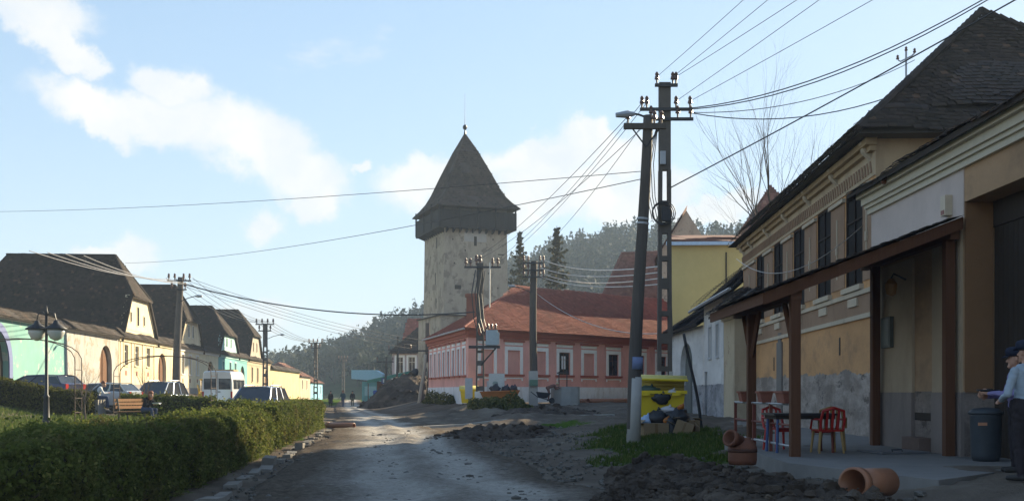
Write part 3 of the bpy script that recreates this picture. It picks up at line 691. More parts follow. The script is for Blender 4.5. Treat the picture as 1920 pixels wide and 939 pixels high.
# ------------------------------------------------------------------ pink corner house
PINK = plaster('pink_render', (.8, .42, .37), (.48, .25, .21), .6, sc=.8, bump=.3); PINKL = plaster('pale_pink_infill', (.72, .38, .33), (.5, .27, .23), .3, bump=.2)
WHITE = plaster('white_paint_render', (.9, .9, .9), (.6, .58, .56), .25, bump=.2); REDT = plain('oxide_red_trim', (.36, .11, .075), .8, .2); BLUEP = plaster('bluish_white_plinth', (.76, .79, .84), (.42, .38, .35), .7, bump=.25)
C0 = Vector((-3.08, 75, 0)); fd = Vector((.681, .7325, 0)).normalized(); ld = Vector((-.2437, .9697, 0)).normalized()
Lf, Ll = 26.0, 16.5; zb, zp, zt = .3, 2.0, 5.55
pink = thing('corner_house', 'long single-storey pink house with white window frames and red hipped roof', 'house', (C0.x, C0.y, .85))
ff = Fr((C0.x, C0.y, 0), fd); fl = Fr(C0 + ld * Ll, -ld)
tw = [1.9, 4.7, 7.6, 10.5, 13.5, 16.7, 20.3, 23.5]
def pink_side(fr, Ln, centres, hw, v0, v1, blind, door=None):
    ops = [(c - hw, c + hw, v0, v1) for c in centres]
    w = wall(fr, 0, Ln, zp, zt, ops, .2).build('wall', PINK, pink)
    m = MB(); fr.box(m, -.06, Ln, zb, zp, -.3, .06); m.build('plinth', BLUEP, pink)
    m = MB(); fr.box(m, -.12, Ln + .1, zt - .06, zt + .16, -.1, .14); fr.box(m, -.22, Ln + .2, zt + .16, zt + .42, -.1, .26); fr.box(m, -.32, Ln + .3, zt + .42, zt + .52, -.1, .42); m.build('cornice', REDT, pink)
    for i, c in enumerate(centres):
        t_ = .28 if hw > .5 else .17
        if blind[i] == 'blind':                     # bricked-up window, rendered pink
            m = MB(); fr.box(m, c - hw, c + hw, v0, v1, -.2, -.09); o = m.build('window', PINKL, pink)
        else:
            o = window(fr, c - hw, c + hw, v0, v1, pink, -.13, None, None, False, True, BROWN_F if hw > .5 else FRAME_W)
        m = MB()
        for a in ((c - hw - t_, c - hw - .002, v0 - .02, v1 + t_), (c + hw + .002, c + hw + t_, v0 - .02, v1 + t_), (c - hw - .002, c + hw + .002, v1 + .002, v1 + t_)): fr.box(m, *a, .0, .06)
        fr.box(m, c - hw - t_, c + hw + t_, v1 + t_ + .1, v1 + t_ + .3, .0, .05); m.build('surround', WHITE, o)
        m = MB(); fr.box(m, c - hw - t_ - .12, c + hw + t_ + .12, v0 - .17, v0 - .03, .0, .14); m.build('sill', REDT, o)
        m = MB(); fr.box(m, c - hw - t_ - .12, c + hw + t_ + .12, v1 + t_ + .32, v1 + t_ + .46, .0, .16); m.build('hood', REDT, o)
        if hw > .5:
            m = MB(); fr.box(m, c - hw - t_, c + hw + t_, v0 - .36, v0 - .27, .0, .05); fr.box(m, c - hw - t_, c - hw - t_ + .12, v0 - .5, v0 - .361, .0, .05); fr.box(m, c + hw + t_ - .12, c + hw + t_, v0 - .5, v0 - .361, .0, .05); m.build('apron', WHITE, o)
        if blind[i] == 'open':                      # one casement swung out, curtain inside
            cu = MB(); fr.box(cu, c - .22, c + .24, v0 + .45, v1 - .28, -.128, -.10); cu.build('curtain', plain('lace_curtain', (.7, .72, .76), .8), o)
pink_side(ff, Lf, tw, .68, 2.95, 4.68, ['blind', 'blind', 'blind', 'open', 'blind', 'g', 'g', 'g'])
pink_side(fl, Ll, [1.25 + i * 1.98 for i in range(8)], .42, 2.85, 4.75, ['g'] * 8)
m = MB(); p = [C0 + fd * Lf, C0 + fd * Lf + ld * Ll, C0 + ld * Ll]
for a, b in zip(p, p[1:]): m.poly([a + Vector((0, 0, zb)), b + Vector((0, 0, zb)), b + Vector((0, 0, zt + .4)), a + Vector((0, 0, zt + .4))])
m.build('rear_wall', PINK, pink)
ez = zt + .55; ov = .6
cen = C0 + fd * Lf / 2 + ld * Ll / 2
A = C0 - fd * ov * .9 - ld * ov * .9; B = C0 + fd * (Lf + ov) - ld * ov; Cc = C0 + fd * (Lf + ov) + ld * (Ll + ov); Dd = C0 - fd * ov + ld * (Ll + ov)
for q in (A, B, Cc, Dd): q.z = ez
R0 = C0 + fd * 7.6 + ld * 8; R0.z = 10.0; R1 = C0 + fd * 31 + ld * 8; R1.z = 10.6; Bx = C0 + fd * 34 - ld * ov; Bx.z = ez; B = C0 + fd * (Lf + 8) - ld * ov; B.z = ez
mb = MB(); planes = [(A, B, [A, B, R1, R0]), (Dd, A, [Dd, A, R0])]
for _, _, pl in planes: mb.poly([q - Vector((0, 0, .12)) for q in pl])
C2 = C0 + fd * 34 + ld * (Ll + ov); C2.z = ez; mb.poly([Dd, R0, R1, C2]); mb.poly([B, C2, R1])
for a, b in ((A, B), (Dd, A)): mb.poly([a, b, b - Vector((0, 0, .14)), a - Vector((0, 0, .14))])
ro = mb.build('roof', T_RED, pink); tiles(planes, 'tile', T_RED, ro, tw=.24, th=.22, long_=.34, lift=.03, sag=.02)
cp = MB()
n = 60
for i in range(n):
    a = R0.lerp(R1, i / n); b = R0.lerp(R1, (i + .8) / n); cp.tube([a + Vector((0, 0, .04)), b + Vector((0, 0, .07))], [.1, .13], 6)
cp.tube([A, R0], .11, 6); cp.build('ridge_tiles', T_RED, ro)
m = MB(); q = C0 + fd * 1.6 + ld * 4.2; m.box(q.x - .4, q.x + .4, q.y - .4, q.y + .4, 7.0, 9.0); m.box(q.x - .5, q.x + .5, q.y - .5, q.y + .5, 8.75, 8.95); m.build('chimney', plaster('red_brick_chimney', (.3, .12, .08), (.15, .08, .06), .5), ro)
# gutter and downpipe at the corner
m = MB(); m.tube([A + Vector((0, 0, -.06)), Dd + Vector((0, 0, -.06))], .08, 6); m.build('gutter', plain('zinc_gutter', (.4, .4, .42), .5, .4, .3), pink)

# ------------------------------------------------------------------ fortified church tower
TW_ST = plaster('tower_stone', (.45, .37, .28), (.16, .13, .1), .75, patch=(.27, .22, .17), patch_at=.54, sc=.6, bump=.9)
T_TOW = tilemat('tower_tiles', (.05, .036, .032), (.085, .062, .053), (.13, .095, .08), (.03, .027, .022)); WOODG = woodmat('grey_black_boards', (.028, .026, .027))
A0 = Vector((-8.25, 130, 0)); td = Vector((math.cos(R(20)), math.sin(R(20)), 0)); tl = Vector((-math.sin(R(20)), math.cos(R(20)), 0))
tower = thing('church_tower', 'tall stone church tower with wooden gallery and pointed tile roof', 'tower', (A0.x + 3, A0.y + 4, .5))
tws, tls = 8.1, 9.0
def tp(u, v, z): return A0 + td * u + tl * v + Vector((0, 0, z))
m = MB(); zs = [0, 11.0, 11.3, 21.9]; off = [.75, .65, .12, 0]
for (z0, o0), (z1, o1) in zip(zip(zs, off), list(zip(zs, off))[1:]):
    P0 = [tp(-o0, -o0, z0), tp(tws + o0, -o0, z0), tp(tws + o0, tls + o0, z0), tp(-o0, tls + o0, z0)]; P1 = [tp(-o1, -o1, z1), tp(tws + o1, -o1, z1), tp(tws + o1, tls + o1, z1), tp(-o1, tls + o1, z1)]
    for i in range(4): j = (i + 1) % 4; m.poly([P0[i], P0[j], P1[j], P1[i]])
m.build('wall', TW_ST, tower)
ft = Fr(A0, td); fs = Fr(A0 + tl * tls, -tl)
m = MB(); ft.box(m, -.85, tws + .85, 10.9, 11.02, -.2, .9); fs.box(m, -.85, tls + .85, 10.9, 11.02, -.2, .9); m.build('ledge', T_OLD, tower)
for fr, Ln in ((ft, tws), (fs, tls)):
    n = 10
    for i in range(n):
        u = .25 + (Ln - .5) * i / (n - 1); m = MB(); m.prism([fr(u - .09, 21.6, -.05), fr(u - .09, 21.1, -.02), fr(u - .09, 21.42, .85), fr(u - .09, 21.6, .9)], fr.u * .18); m.build('corbel', WOODG, tower)
# gallery: boarded parapet on posts, floor, opening under the eaves
g = .95; gal = MB(); gal.prism([tp(-g, -g, 21.6), tp(tws + g, -g, 21.6), tp(tws + g, tls + g, 21.6), tp(-g, tls + g, 21.6)], (0, 0, .16)); go = gal.build('gallery', WOODG, tower)
def plank_run(fr, u0, u1, w):
    k = int((u1 - u0) / .32); st = (u1 - u0) / k
    for i in range(k):
        m = MB(); d = random.uniform(0, .02); fr.box(m, u0 + i * st + .008, u0 + (i + 1) * st - .008, 21.77, 23.75 + random.uniform(-.03, .03), w - .05 - d, w - d); m.build('board', WOODG, go)
plank_run(ft, -g, tws + g, g); plank_run(fs, -g, tls + g, g)
m = MB()
for a, b in ((tp(tws + g, -g, 21.77), tp(tws + g, tls + g, 21.77)), (tp(-g, tls + g, 21.77), tp(tws + g, tls + g, 21.77))): m.poly([a, b, b + Vector((0, 0, 1.95)), a + Vector((0, 0, 1.95))])
m.build('rear_boarding', WOODG, go)
for u, v in ((-g, -g), (tws + g, -g), (-g, tls + g), (tws + g, tls + g), (1.7, -g), (4.05, -g), (6.4, -g), (-g, 2.5), (-g, 6)):
    m = MB(); q = tp(u * .985, v * .985, 0); m.tube([(q.x, q.y, 21.76), (q.x, q.y, 24.8)], .11, 4); m.build('post', WOODG, go)
m = MB(); m.prism([tp(0, 0, 21.76), tp(tws, 0, 21.76), tp(tws, tls, 21.76), tp(0, tls, 21.76)], (0, 0, 3.6)); m.build('core_wall', plaster('tower_inner', (.12, .1, .085)), go)
cx, cy = tws / 2, tls / 2
prof = [(1.31, 24.2), (1.12, 25.0), (.97, 25.8), (.84, 26.8), (.62, 29.0), (.3, 32.0), (.0, 34.4)]
mb = MB(); planes = []
def ring(k, z): return [tp(cx - cx * k, cy - cy * k, z), tp(cx + cx * k, cy - cy * k, z), tp(cx + cx * k, cy + cy * k, z), tp(cx - cx * k, cy + cy * k, z)]
cp = MB()
for (k0, z0), (k1, z1) in zip(prof, prof[1:]):
    a, b = ring(k0, z0), ring(k1, z1)
    for i in range(4):
        j = (i + 1) % 4; mb.poly([a[i], a[j], b[j], b[i]] if k1 > 0 else [a[i], a[j], b[i]])
        if i in (0, 3): planes.append((a[i], a[j], [a[i], a[j], b[j], b[i]] if k1 > 0 else [a[i], a[j], b[i]]))
        cp.tube([a[i], b[i]], .1, 5)
mb.poly(ring(1.3, 24.15)); rt = mb.build('roof', T_TOW, tower); tiles(planes, 'tile', T_TOW, rt, tw=.34, th=.3, long_=.46, lift=.03, sag=.03); cp.build('hip_tiles', T_TOW, rt)
q = tp(cx, cy, 34.3); m = MB(); m.lathe([(.16, 0), (.1, .5), (.05, .55), (.24, .75), (.3, .95), (.2, 1.18), (.04, 1.3), (.025, 2.2), (.015, 5.2)], q, 8); m.build('finial', plain('dark_iron', (.05, .05, .055), .5, .4, .6), tower)
# whitish panel with small openings, slits and putlog holes
m = MB(); ft.box(m, 2.55, 5.4, 20.1, 21.45, -.05, .03); pn = m.build('clock_panel', plaster('faded_dial', (.46, .42, .38), (.3, .26, .22), .4), tower)
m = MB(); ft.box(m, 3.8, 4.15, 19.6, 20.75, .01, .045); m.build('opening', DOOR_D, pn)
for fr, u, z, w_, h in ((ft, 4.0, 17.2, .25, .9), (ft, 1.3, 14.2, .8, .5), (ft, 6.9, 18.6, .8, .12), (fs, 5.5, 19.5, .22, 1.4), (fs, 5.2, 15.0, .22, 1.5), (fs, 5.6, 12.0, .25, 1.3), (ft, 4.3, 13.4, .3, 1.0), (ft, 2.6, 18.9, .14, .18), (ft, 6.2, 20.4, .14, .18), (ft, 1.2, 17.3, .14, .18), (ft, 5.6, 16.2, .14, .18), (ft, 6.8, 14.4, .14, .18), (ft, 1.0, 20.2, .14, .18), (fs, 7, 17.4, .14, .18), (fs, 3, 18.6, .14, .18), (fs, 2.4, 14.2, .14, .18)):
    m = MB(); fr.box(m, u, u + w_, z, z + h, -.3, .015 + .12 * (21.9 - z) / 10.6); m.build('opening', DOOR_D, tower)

# ------------------------------------------------------------------ church nave and choir behind the pink roof
nave = thing('church_nave', 'church nave with steep plain red roof behind the pink house', 'church', (12, 122, .8)); NW = plaster('nave_render', (.4, .36, .3))
fn = Fr((9.2, 118, 0), (.97, -.24)); Ln, dp = 17.0, 11.0
m = wall(fn, 0, Ln, 0, 9.5); m.poly([fn(0, 0), fn(0, 0, -dp), fn(0, 9.5, -dp), fn(0, 9.5)]); m.build('wall', NW, nave)
A, B = fn(-.5, 9.3, .5), fn(Ln + .5, 9.3, .5); Rb0, Rb1 = fn(2.2, 17.6, -dp / 2), fn(Ln + .5, 17.6, -dp / 2); Bk = fn(-.5, 9.3, -dp - .5)
mb = MB(); planes = [(A, B, [A, B, Rb1, Rb0]), (Bk, A, [Bk, A, Rb0])]
for _, _, pl in planes: mb.poly([q - Vector((0, 0, .12)) for q in pl])
mb.poly([Bk, fn(Ln + .5, 9.3, -dp - .5), Rb1, Rb0]); ro = mb.build('roof', T_WORN, nave); tiles(planes, 'tile', T_WORN, ro, tw=.3, th=.28, long_=.42, lift=.03)
cp = MB(); cp.tube([A, Rb0], .13, 5); cp.tube([Rb0, Rb1], .13, 5); cp.build('ridge_tiles', T_WORN, ro)
ch = thing('church_choir', 'stone gable of church choir beside the yellow wall', 'church', (15.5, 106, .8)); m = MB()
m.prism([(14.3, 104, 0), (18.8, 103, 0), (18.8, 103, 16.0), (16.9, 103.4, 19.2), (14.3, 104, 15.0)], (1.2, 9, 0)); m.build('wall', TW_ST, ch)
m = MB(); planes = [((13.9, 103.6, 14.6), (15.2, 113, 14.6), [Vector((13.9, 103.6, 14.6)), Vector((15.2, 113, 14.6)), Vector((18.2, 112.4, 19.6)), Vector((16.9, 103.0, 19.6))])]
m.poly(planes[0][2]); ro = m.build('roof', T_WORN, ch); tiles(planes, 'tile', T_WORN, ro, tw=.3, th=.28, long_=.42, lift=.03)

# ------------------------------------------------------------------ house behind the tower foot, with the shaded shop under it
back = thing('lilac_house', 'pale lilac house with white window frames left of the tower foot', 'house', (-17, 150, .6)); LIL = plaster('lilac_render', (.5, .42, .44), (.35, .3, .3), .3)
fb = Fr((-17.1, 152, 0), (.93, -.36)); ops = [(.7 + i * 1.9, 1.75 + i * 1.9, 4.3, 6.6) for i in range(4)]
m = wall(fb, 0, 8.4, .2, 7.2, ops, .2); m.poly([fb(0, 0), fb(0, 0, -9), fb(0, 7.2, -9), fb(0, 7.2)]); m.build('wall', LIL, back)
for o in ops: window(fb, *o, back, -.12, .28, WHITE, True, True)
m = MB(); fb.box(m, -.2, 8.6, 3.5, 3.8, 0, .2); m.build('string_course', WHITE, back)
A, B, Cq, Dq = fb(-.4, 7.1, .5), fb(8.8, 7.1, .5), fb(8.8, 11.3, -4.5), fb(2.2, 11.3, -4.5); Bk = fb(-.4, 7.1, -9.5)
m = MB(); m.poly([A, B, Cq, Dq]); m.poly([Bk, A, Dq]); ro = m.build('roof', T_OLD, back); tiles([(A, B, [A, B, Cq, Dq]), (Bk, A, [Bk, A, Dq])], 'tile', T_OLD, ro, tw=.3, th=.28, long_=.42)
rb = thing('red_brick_house', 'red-roofed house rising behind the pale lilac house', 'house', (-16, 166, .5)); m = MB(); m.box(-16.5, -6, 165, 175, 0, 9.2); m.build('wall', plaster('brick_red', (.3, .12, .08), (.2, .09, .07), .4), rb)
m = MB(); m.prism([(-17, 164.6, 9.1), (-5.5, 164.6, 9.1), (-5.5, 169.5, 13.2), (-16.6, 169.5, 13.2)], (0, .2, .1)); ro = m.build('roof', T_RED, rb); tiles([(( -17, 164.6, 9.25), (-5.5, 164.6, 9.25), [(-17, 164.6, 9.25), (-5.5, 164.6, 9.25), (-5.5, 169.5, 13.35), (-16.6, 169.5, 13.35)])], 'tile', T_RED, ro, tw=.34, th=.3, long_=.44)

# shop awning and kiosk in the shade there
GREENA = plain('green_awning', (.02, .16, .13), .6)
sh = thing('shop_awning', 'dark green shop awning beyond the earth heap', 'awning', (-15, 135, .3)); m = MB(); m.prism([(-18.6, 137, 3.15), (-12.5, 133, 4.3), (-12.5, 133, 3.8), (-18.6, 137, 2.75)], (.6, 2.4, .25)); m.build('canopy', GREENA, sh)
for x, y in ((-18.5, 137.2), (-15.6, 135.2), (-12.8, 133.4)): m = MB(); m.tube([(x, y, -.3), (x, y, 3.2)], .06, 6); m.build('post', woodmat('post_brown', (.2, .09, .05)), sh)
m = MB(); m.box(-14.2, -13.0, 134.0, 134.1, 1.6, 2.9); m.build('notice_board', FRAME_W, sh)
m = MB(); m.prism([(-17.6, 139, -.3), (-12.4, 136.4, -.3), (-12.4, 136.4, 3.4), (-17.6, 139, 3)], (.6, 2, 0)); m.build('shop_wall', plaster('brick_shop', (.22, .1, .07)), sh)
ki = thing('kiosk', 'small turquoise kiosk with pale blue roof at the far end of the road', 'kiosk', (-21, 160, .2)); m = MB(); m.box(-22.3, -19.7, 158.6, 161.2, -.4, 3.2); m.build('wall', plaster('kiosk_turquoise', (.16, .42, .46)), ki)
m = MB(); m.prism([(-23.8, 158.0, 3.6), (-19.2, 158.0, 3.2), (-19.2, 158.0, 4.3), (-20.2, 158.0, 4.9), (-23.8, 158.0, 4.9)], (0, 4, 0)); m.build('roof', plain('kiosk_blue', (.3, .55, .68), .6), ki)
m = MB(); m.box(-21.9, -20.2, 158.52, 158.6, 1.1, 2.5); m.build('shutter', plain('kiosk_shutter', (.3, .5, .55)), ki)
bb = thing('blue_bin', 'blue wheeled bin beside the earth heap', 'bin', (-14.3, 116, G(-14.3, 116))); z = G(-14.3, 116); m = MB(); m.obox((-14.3, 116, z + .85), (1.3, 1.1, 1.3), None, 0, 1.12); m.build('body', plain('blue_plastic', (.03, .07, .3), .5), bb); m = MB(); m.obox((-14.3, 116, z + 1.6), (1.55, 1.3, .18), None, 0, .85); m.build('lid', MATS['blue_plastic'], bb)
for dx in (-.5, .5): m = MB(); m.tube([(-14.3 + dx, 115.5, z + .12), (-14.3 + dx, 115.62, z + .12)], .12, 8); m.build('wheel', DOOR_D, bb)

# ------------------------------------------------------------------ two-storey ochre house on the right
def two_tone(name, up, low, zsplit, wob=.35, dirt=(.16, .12, .09)):
    """render of one colour above, bare cement render below, with a ragged seam"""
    t = NT(name); sx = t.n('ShaderNodeSeparateXYZ'); t.link(t.geo.outputs['Position'], sx.inputs[0])
    ob = (1, .42, 1); big = t.noise(.7, 7, .66, stretch=ob); streak = t.noise(1.2, 7, .7, stretch=(1, .5, .8)); fine = t.noise(16, 4); pat = t.noise(1.5, 8, .74, stretch=ob)
    cu = t.mix(t.ramp(big, [(.3, (0, 0, 0)), (.7, (1, 1, 1))]), sc3(up, .8), sc3(up, 1.12))
    cl = t.mix(t.ramp(pat, [(.42, (0, 0, 0)), (.6, (1, 1, 1))]), sc3(low, .72), sc3(low, 1.35)); cl = t.mix(t.ramp(t.noise(2.3, 8, .78, stretch=ob), [(.57, (0, 0, 0)), (.62, (1, 1, 1))]), cl, sc3(low, .42))
    h = t.mathn('ADD', sx.outputs[2], t.mathn('MULTIPLY', t.mathn('SUBTRACT', pat, .5), wob * 2)); s_ = t.mathn('GREATER_THAN', h, zsplit)
    c = t.mix(s_, cl, cu); c = t.mix(t.mathn('MULTIPLY', t.ramp(streak, [(.5, (0, 0, 0)), (.7, (1, 1, 1))]), .5), c, dirt); c = t.mix(t.mathn('MULTIPLY', fine, .25), c, dirt)
    t.bump(t.mathn('ADD', t.noise(3.2, 6), t.mathn('MULTIPLY', fine, .5)), .5, .03)
    MATS[name] = t.done(c, .93, .12); return MATS[name]
OCHRE = two_tone('ochre_over_cement', (.64, .36, .17), (.35, .3, .265), 2.15); OCH2 = plaster('ochre_gable', (.4, .29, .18), (.2, .14, .09), .5, patch=(.3, .13, .08), patch_at=.66)
FRIEZE = plaster('buff_frieze', (.52, .41, .28), (.25, .18, .12), .5); OXB = plaster('oxblood_panels', (.34, .225, .15), (.18, .12, .085), .5); BAND = plaster('pale_band', (.55, .47, .36), (.28, .22, .16), .5)
od = Vector((.047, 1, 0)).normalized(); O0 = Vector((9.14, 26.8, 0)); fo = Fr(O0, od, True); OL = 19.6
och = thing('ochre_house', 'weathered two-storey ochre house with tall dark windows on the right', 'house', (9.14, 26.8, .4))
oc = [2.0, 5.3, 8.7, 12.1, 15.6]; ow = .84
low_ops = [(2.6, 3.5, 2.95, 3.25), (10.9, 12.2, 1.9, 4.0)]
m = wall(fo, 0, OL, 0, 8.1, [(c - ow, c + ow, 4.45, 7.05) for c in oc], .32)
m.build('wall', OCHRE, och)
m = MB(); e1 = fo(0, 0); e2 = e1 + Vector((8.8, -.4, 0)); m.poly([e1, e2, e2 + Vector((0, 0, 8.1)), e1 + Vector((0, 0, 8.1))]); q = fo(OL, 0); q2 = q + Vector((8.8, -.4, 0)); m.poly([q, q2, q2 + Vector((0, 0, 8.1)), q + Vector((0, 0, 8.1))]); m.poly([e2, q2, q2 + Vector((0, 0, 8.1)), e2 + Vector((0, 0, 8.1))]); m.build('end_wall', OCH2, och)
for c in oc:
    o = window(fo, c - ow, c + ow, 4.45, 7.05, och, -.045, None, None, False, True, woodmat('dark_brown_frame', (.035, .022, .016)), plain('matt_dark_glass', (.014, .012, .011), .75, .12, bump=0))  # panes coloured dark and matt so reflections stay out
    m = MB(); fo.box(m, c - ow - .1, c + ow + .1, 4.3, 4.44, .0, .12); fo.box(m, c - .45, c + .45, 3.9, 4.12, .0, .06); m.build('sill', BAND, o)
ends = [0.25] + [x for c in oc for x in (c - ow - .02, c + ow + .02)] + [OL - .2]
for a, b in zip(ends[::2], ends[1::2]):
    m = MB(); fo.box(m, a + .05, b - .05, 4.5, 6.85, .0, .025); p = m.build('panel', OXB, och)
    mid = (a + b) / 2
    m = MB(); fo.box(m, mid - .035, mid + .035, 4.8, 6.5, .026, .05); fo.box(m, mid - .07, mid + .07, 5.5, 5.75, .026, .07); m.build('strip', BAND, p)
    m = MB(); fo.box(m, a, b, 6.87, 6.98, .0, .1); m.build('impost', BAND, och)
m = MB(); fo.box(m, 0, OL, 7.06, 7.66, .0, .03); fz = m.build('frieze', FRIEZE, och)
for i in range(78):
    u = .2 + i * .25; m = MB(); v = 7.16
    m.prism([fo(u, v, .031), fo(u + .12, v + .3, .031), fo(u + .2, v + .3, .031), fo(u + .1, v, .031)], fo.n * .03); m.build('dentil', OXB, fz)
m = MB(); fo.box(m, -.06, OL + .06, 7.66, 7.8, .0, .16); fo.box(m, -.12, OL + .12, 7.8, 7.96, .0, .28); fo.box(m, -.2, OL + .2, 7.96, 8.12, .0, .4); co = m.build('cornice', plaster('ochre_cornice', (.42, .3, .17)), och)
for u in (.4, 3.7, 7.0, 10.4, 13.8, 17.2, 19.2): m = MB(); m.prism([fo(u - .12, 7.5, .03), fo(u - .12, 7.95, .03), fo(u - .12, 7.95, .3), fo(u - .12, 7.7, .22)], fo.u * .24); m.build('bracket', BAND, co)
for v in (4.16, 3.52): m = MB(); fo.box(m, 0, OL, v, v + .12, .0, .07); m.build('string_course', BAND, och)
m = MB(); fo.box(m, 0, OL, 3.641, 4.159, .0, .012); m.build('band', OXB, och)
for u, v, h in ((8.9, 2.5, .55), (3.4, 2.65, .5), (12.8, 2.4, .5)): m = MB(); fo.box(m, u, u + .14, v, v + h, -.02, .008); m.build('vent_slot', DOOR_D, och)
# scarred patch where a pier was broken away
m = MB(); fo.box(m, 11.3, 12.2, .5, 3.4, .0, .05); fo.box(m, 11.5, 12.0, 3.4, 3.75, .0, .04); m.build('pier_scar', plaster('scar_cement', (.22, .2, .18), (.12, .1, .09), .6), och)
# roof
zr, z1_, z0_ = 12.65, 8.85, 8.08
def ringp(g_, z): return [fo(-g_, z, g_), fo(OL + g_, z, g_), fo(OL + g_, z, -8.6 - g_), fo(-g_, z, -8.6 - g_)]
E, K = ringp(.6, z0_), ringp(-.25, z1_); Ra, Rb = fo(4.4, zr, -4.3), fo(OL - 4.0, zr - .1, -4.3)
up = [[K[0], K[1], Rb, Ra], [K[1], K[2], Rb], [K[2], K[3], Ra, Rb], [K[3], K[0], Ra]]; lo = [[E[i], E[(i + 1) % 4], K[(i + 1) % 4], K[i]] for i in range(4)]
mb = MB()
for pl in up + lo: mb.poly([p - Vector((0, 0, .12)) for p in pl])
mb.poly([p - Vector((0, 0, .12)) for p in E]); ro = mb.build('roof', SLAB, och)
vis = [up[0], up[3], lo[0], lo[3]]
tiles([(p[0], p[1], p) for p in vis], 'tile', T_OLD, ro, single=lambda C: -1000. * ((C[:, 1] < 33) & (C[:, 0] > 9.6)) + np.linalg.norm(C - np.array([13.2, 27, 9.6]), axis=1), tw=.2, th=.19, long_=.3, lift=.032, sag=.07)
for a, b in ((Ra, Rb), (K[3], Ra), (K[0], Ra), (K[1], Rb), (E[0], K[0]), (E[3], K[3])):
    n = max(1, int((b - a).length / .33))
    for i in range(n):
        m = MB(); p = a.lerp(b, i / n); q = a.lerp(b, (i + 1.12) / n if i < n - 1 else 1); dz = Vector((0, 0, .02)); m.tube([p + dz, q + dz * 2.2], [.085, .11], 6); m.build('ridge_tile', T_OLD, ro)
# wire mast on the ridge
mast = thing('roof_mast', 'small insulator mast standing on the ochre house roof ridge', 'mast', fo(11.2, zr, -4.3)); GREYM = plain('galvanised', (.35, .36, .38), .5, .4, .5)
q = fo(11.2, zr - .1, -4.3); m = MB(); m.tube([q, q + Vector((0, 0, 1.1))], .035, 6); m.build('pole', GREYM, mast); m = MB(); m.tube([q + Vector((-.28, 0, .8)), q + Vector((-.2, 0, .75)), q + Vector((.2, 0, .95)), q + Vector((.3, 0, 1.05))], .025, 5); m.build('crossarm', GREYM, mast)
CER = plain('brown_ceramic', (.12, .06, .045), .3, .5)
for d in ((-.3, .82), (.3, 1.06), (0, 1.12)): m = MB(); m.lathe([(.045, 0), (.06, .04), (.035, .08), (.05, .12), (.02, .16)], q + Vector((d[0], 0, d[1])), 8); m.build('insulator', CER, mast)

# ------------------------------------------------------------------ nearer cream house with the big gateway
TAN = two_tone('tan_over_grey', (.46, .3, .18), (.24, .2, .18), 1.62, .04); LILW = plaster('lilac_white_render', (.58, .49, .45), (.35, .3, .28), .3); CRN = plain('cream_moulding', (.55, .5, .4), .8, .2, var=.12)
near = thing('gateway_house', 'cream and ochre house with moulded white cornice and tall gateway at right edge', 'house', (8.1, 22, .45))
fg = Fr((8.1, 24, 0), (0, -1)); NL = 13.
gop = (4.9, 8.5, .2, 5.0); nop = (2.6, 3.5, .45, 3.5)
m = wall(fg, 0, NL, 0, 5.9, [gop], .55); m.poly([fg(0, 0), fg(0, 0, -9), fg(0, 6.2, -9), fg(0, 5.9)]); m.build('wall', TAN, near)
m = MB(); fg.box(m, 0, 4.9, 4.72, 5.6, .0, .014); m.build('upper_wall', LILW, near)
PALE = plaster('pale_tan_render', (.42, .33, .23), (.25, .18, .13), .4)
for a, b, c, d in ((.1, 2.55, 1.6, 4.3), (3.55, 4.85, 1.6, 4.6)): m = MB(); fg.box(m, a, b, c, d, .0, .05); m.build('panel', PALE, near)
GREYPL = plaster('grey_cement_dado', (.25, .21, .19), (.14, .11, .1), .6)
for a, b in ((0, 2.55), (3.55, 4.9)): m = MB(); fg.box(m, a, b, .3, 1.598, .0, .07); m.build('dado', GREYPL, near)
m = MB(); fg.box(m, 2.6, 3.5, .42, .72, .0, .28); m.build('doorstep', plain('step_brown', (.16, .11, .09), .9), near)
m = MB(); fg.box(m, 2.6, 3.5, 1.05, 1.2, .0, .02); m.build('vent', DOOR_D, near)
for z0, z1, w in ((5.6, 5.72, .08), (5.72, 5.8, .14), (5.8, 5.95, .2), (5.95, 6.1, .3)): m = MB(); fg.box(m, -.05 - w * .5, NL, z0, z1, -.05, w); m.build('cornice_moulding', CRN, near)
m = MB(); fg.box(m, .95, 1.5, 2.55, 3.2, .05, .13); eb = m.build('meter_box', plain('grey_green_metal', (.1, .11, .095), .6), near); m = MB(); fg.box(m, 1.0, 1.45, 2.6, 3.15, .131, .14); m.build('door', plain('meter_lid', (.13, .14, .12), .6), eb)
m = MB(); fg.box(m, 4.2, 4.42, 4.85, 5.22, .015, .15); al = m.build('alarm_box', plain('cream_plastic', (.55, .47, .36), .5), near); m = MB(); fg.box(m, 4.24, 4.38, 4.87, 4.95, .151, .16); m.build('lens', plain('red_lens', (.2, .05, .04), .4), al)
m = MB(); q = fg(2.2, 3.9, .05); m.tube([q, q + Vector((-.25, 0, .12)), q + Vector((-.3, 0, .02))], .02, 5); ln_ = m.build('wall_lamp', plain('dark_iron2', (.04, .04, .04), .5), near); m = MB(); m.lathe([(.05, .0), (.13, -.12), (.1, -.32), (.03, -.36)], q + Vector((-.3, 0, .02)), 8); m.build('lantern_glass', plain('amber_glass', (.3, .16, .06), .3), ln_)
gt = MB(); fg.box(gt, 4.9, 8.5, 4.55, 5.0, -.6, -.5); go = gt.build('gate', DOOR_D, near)
for i in range(20):
    a = 4.92 + i * .179; m = MB(); fg.box(m, a, a + .17, .3, 4.55, -.59 - random.uniform(0, .012), -.53); m.build('plank', DOOR_D, go)
JAMB = plaster('ochre_jamb', (.26, .145, .075), (.15, .09, .055), .4); m = MB(); fg.box(m, 4.903, 4.94, 1.6, 4.99, -.5, -.003); m.build('jamb', JAMB, near)
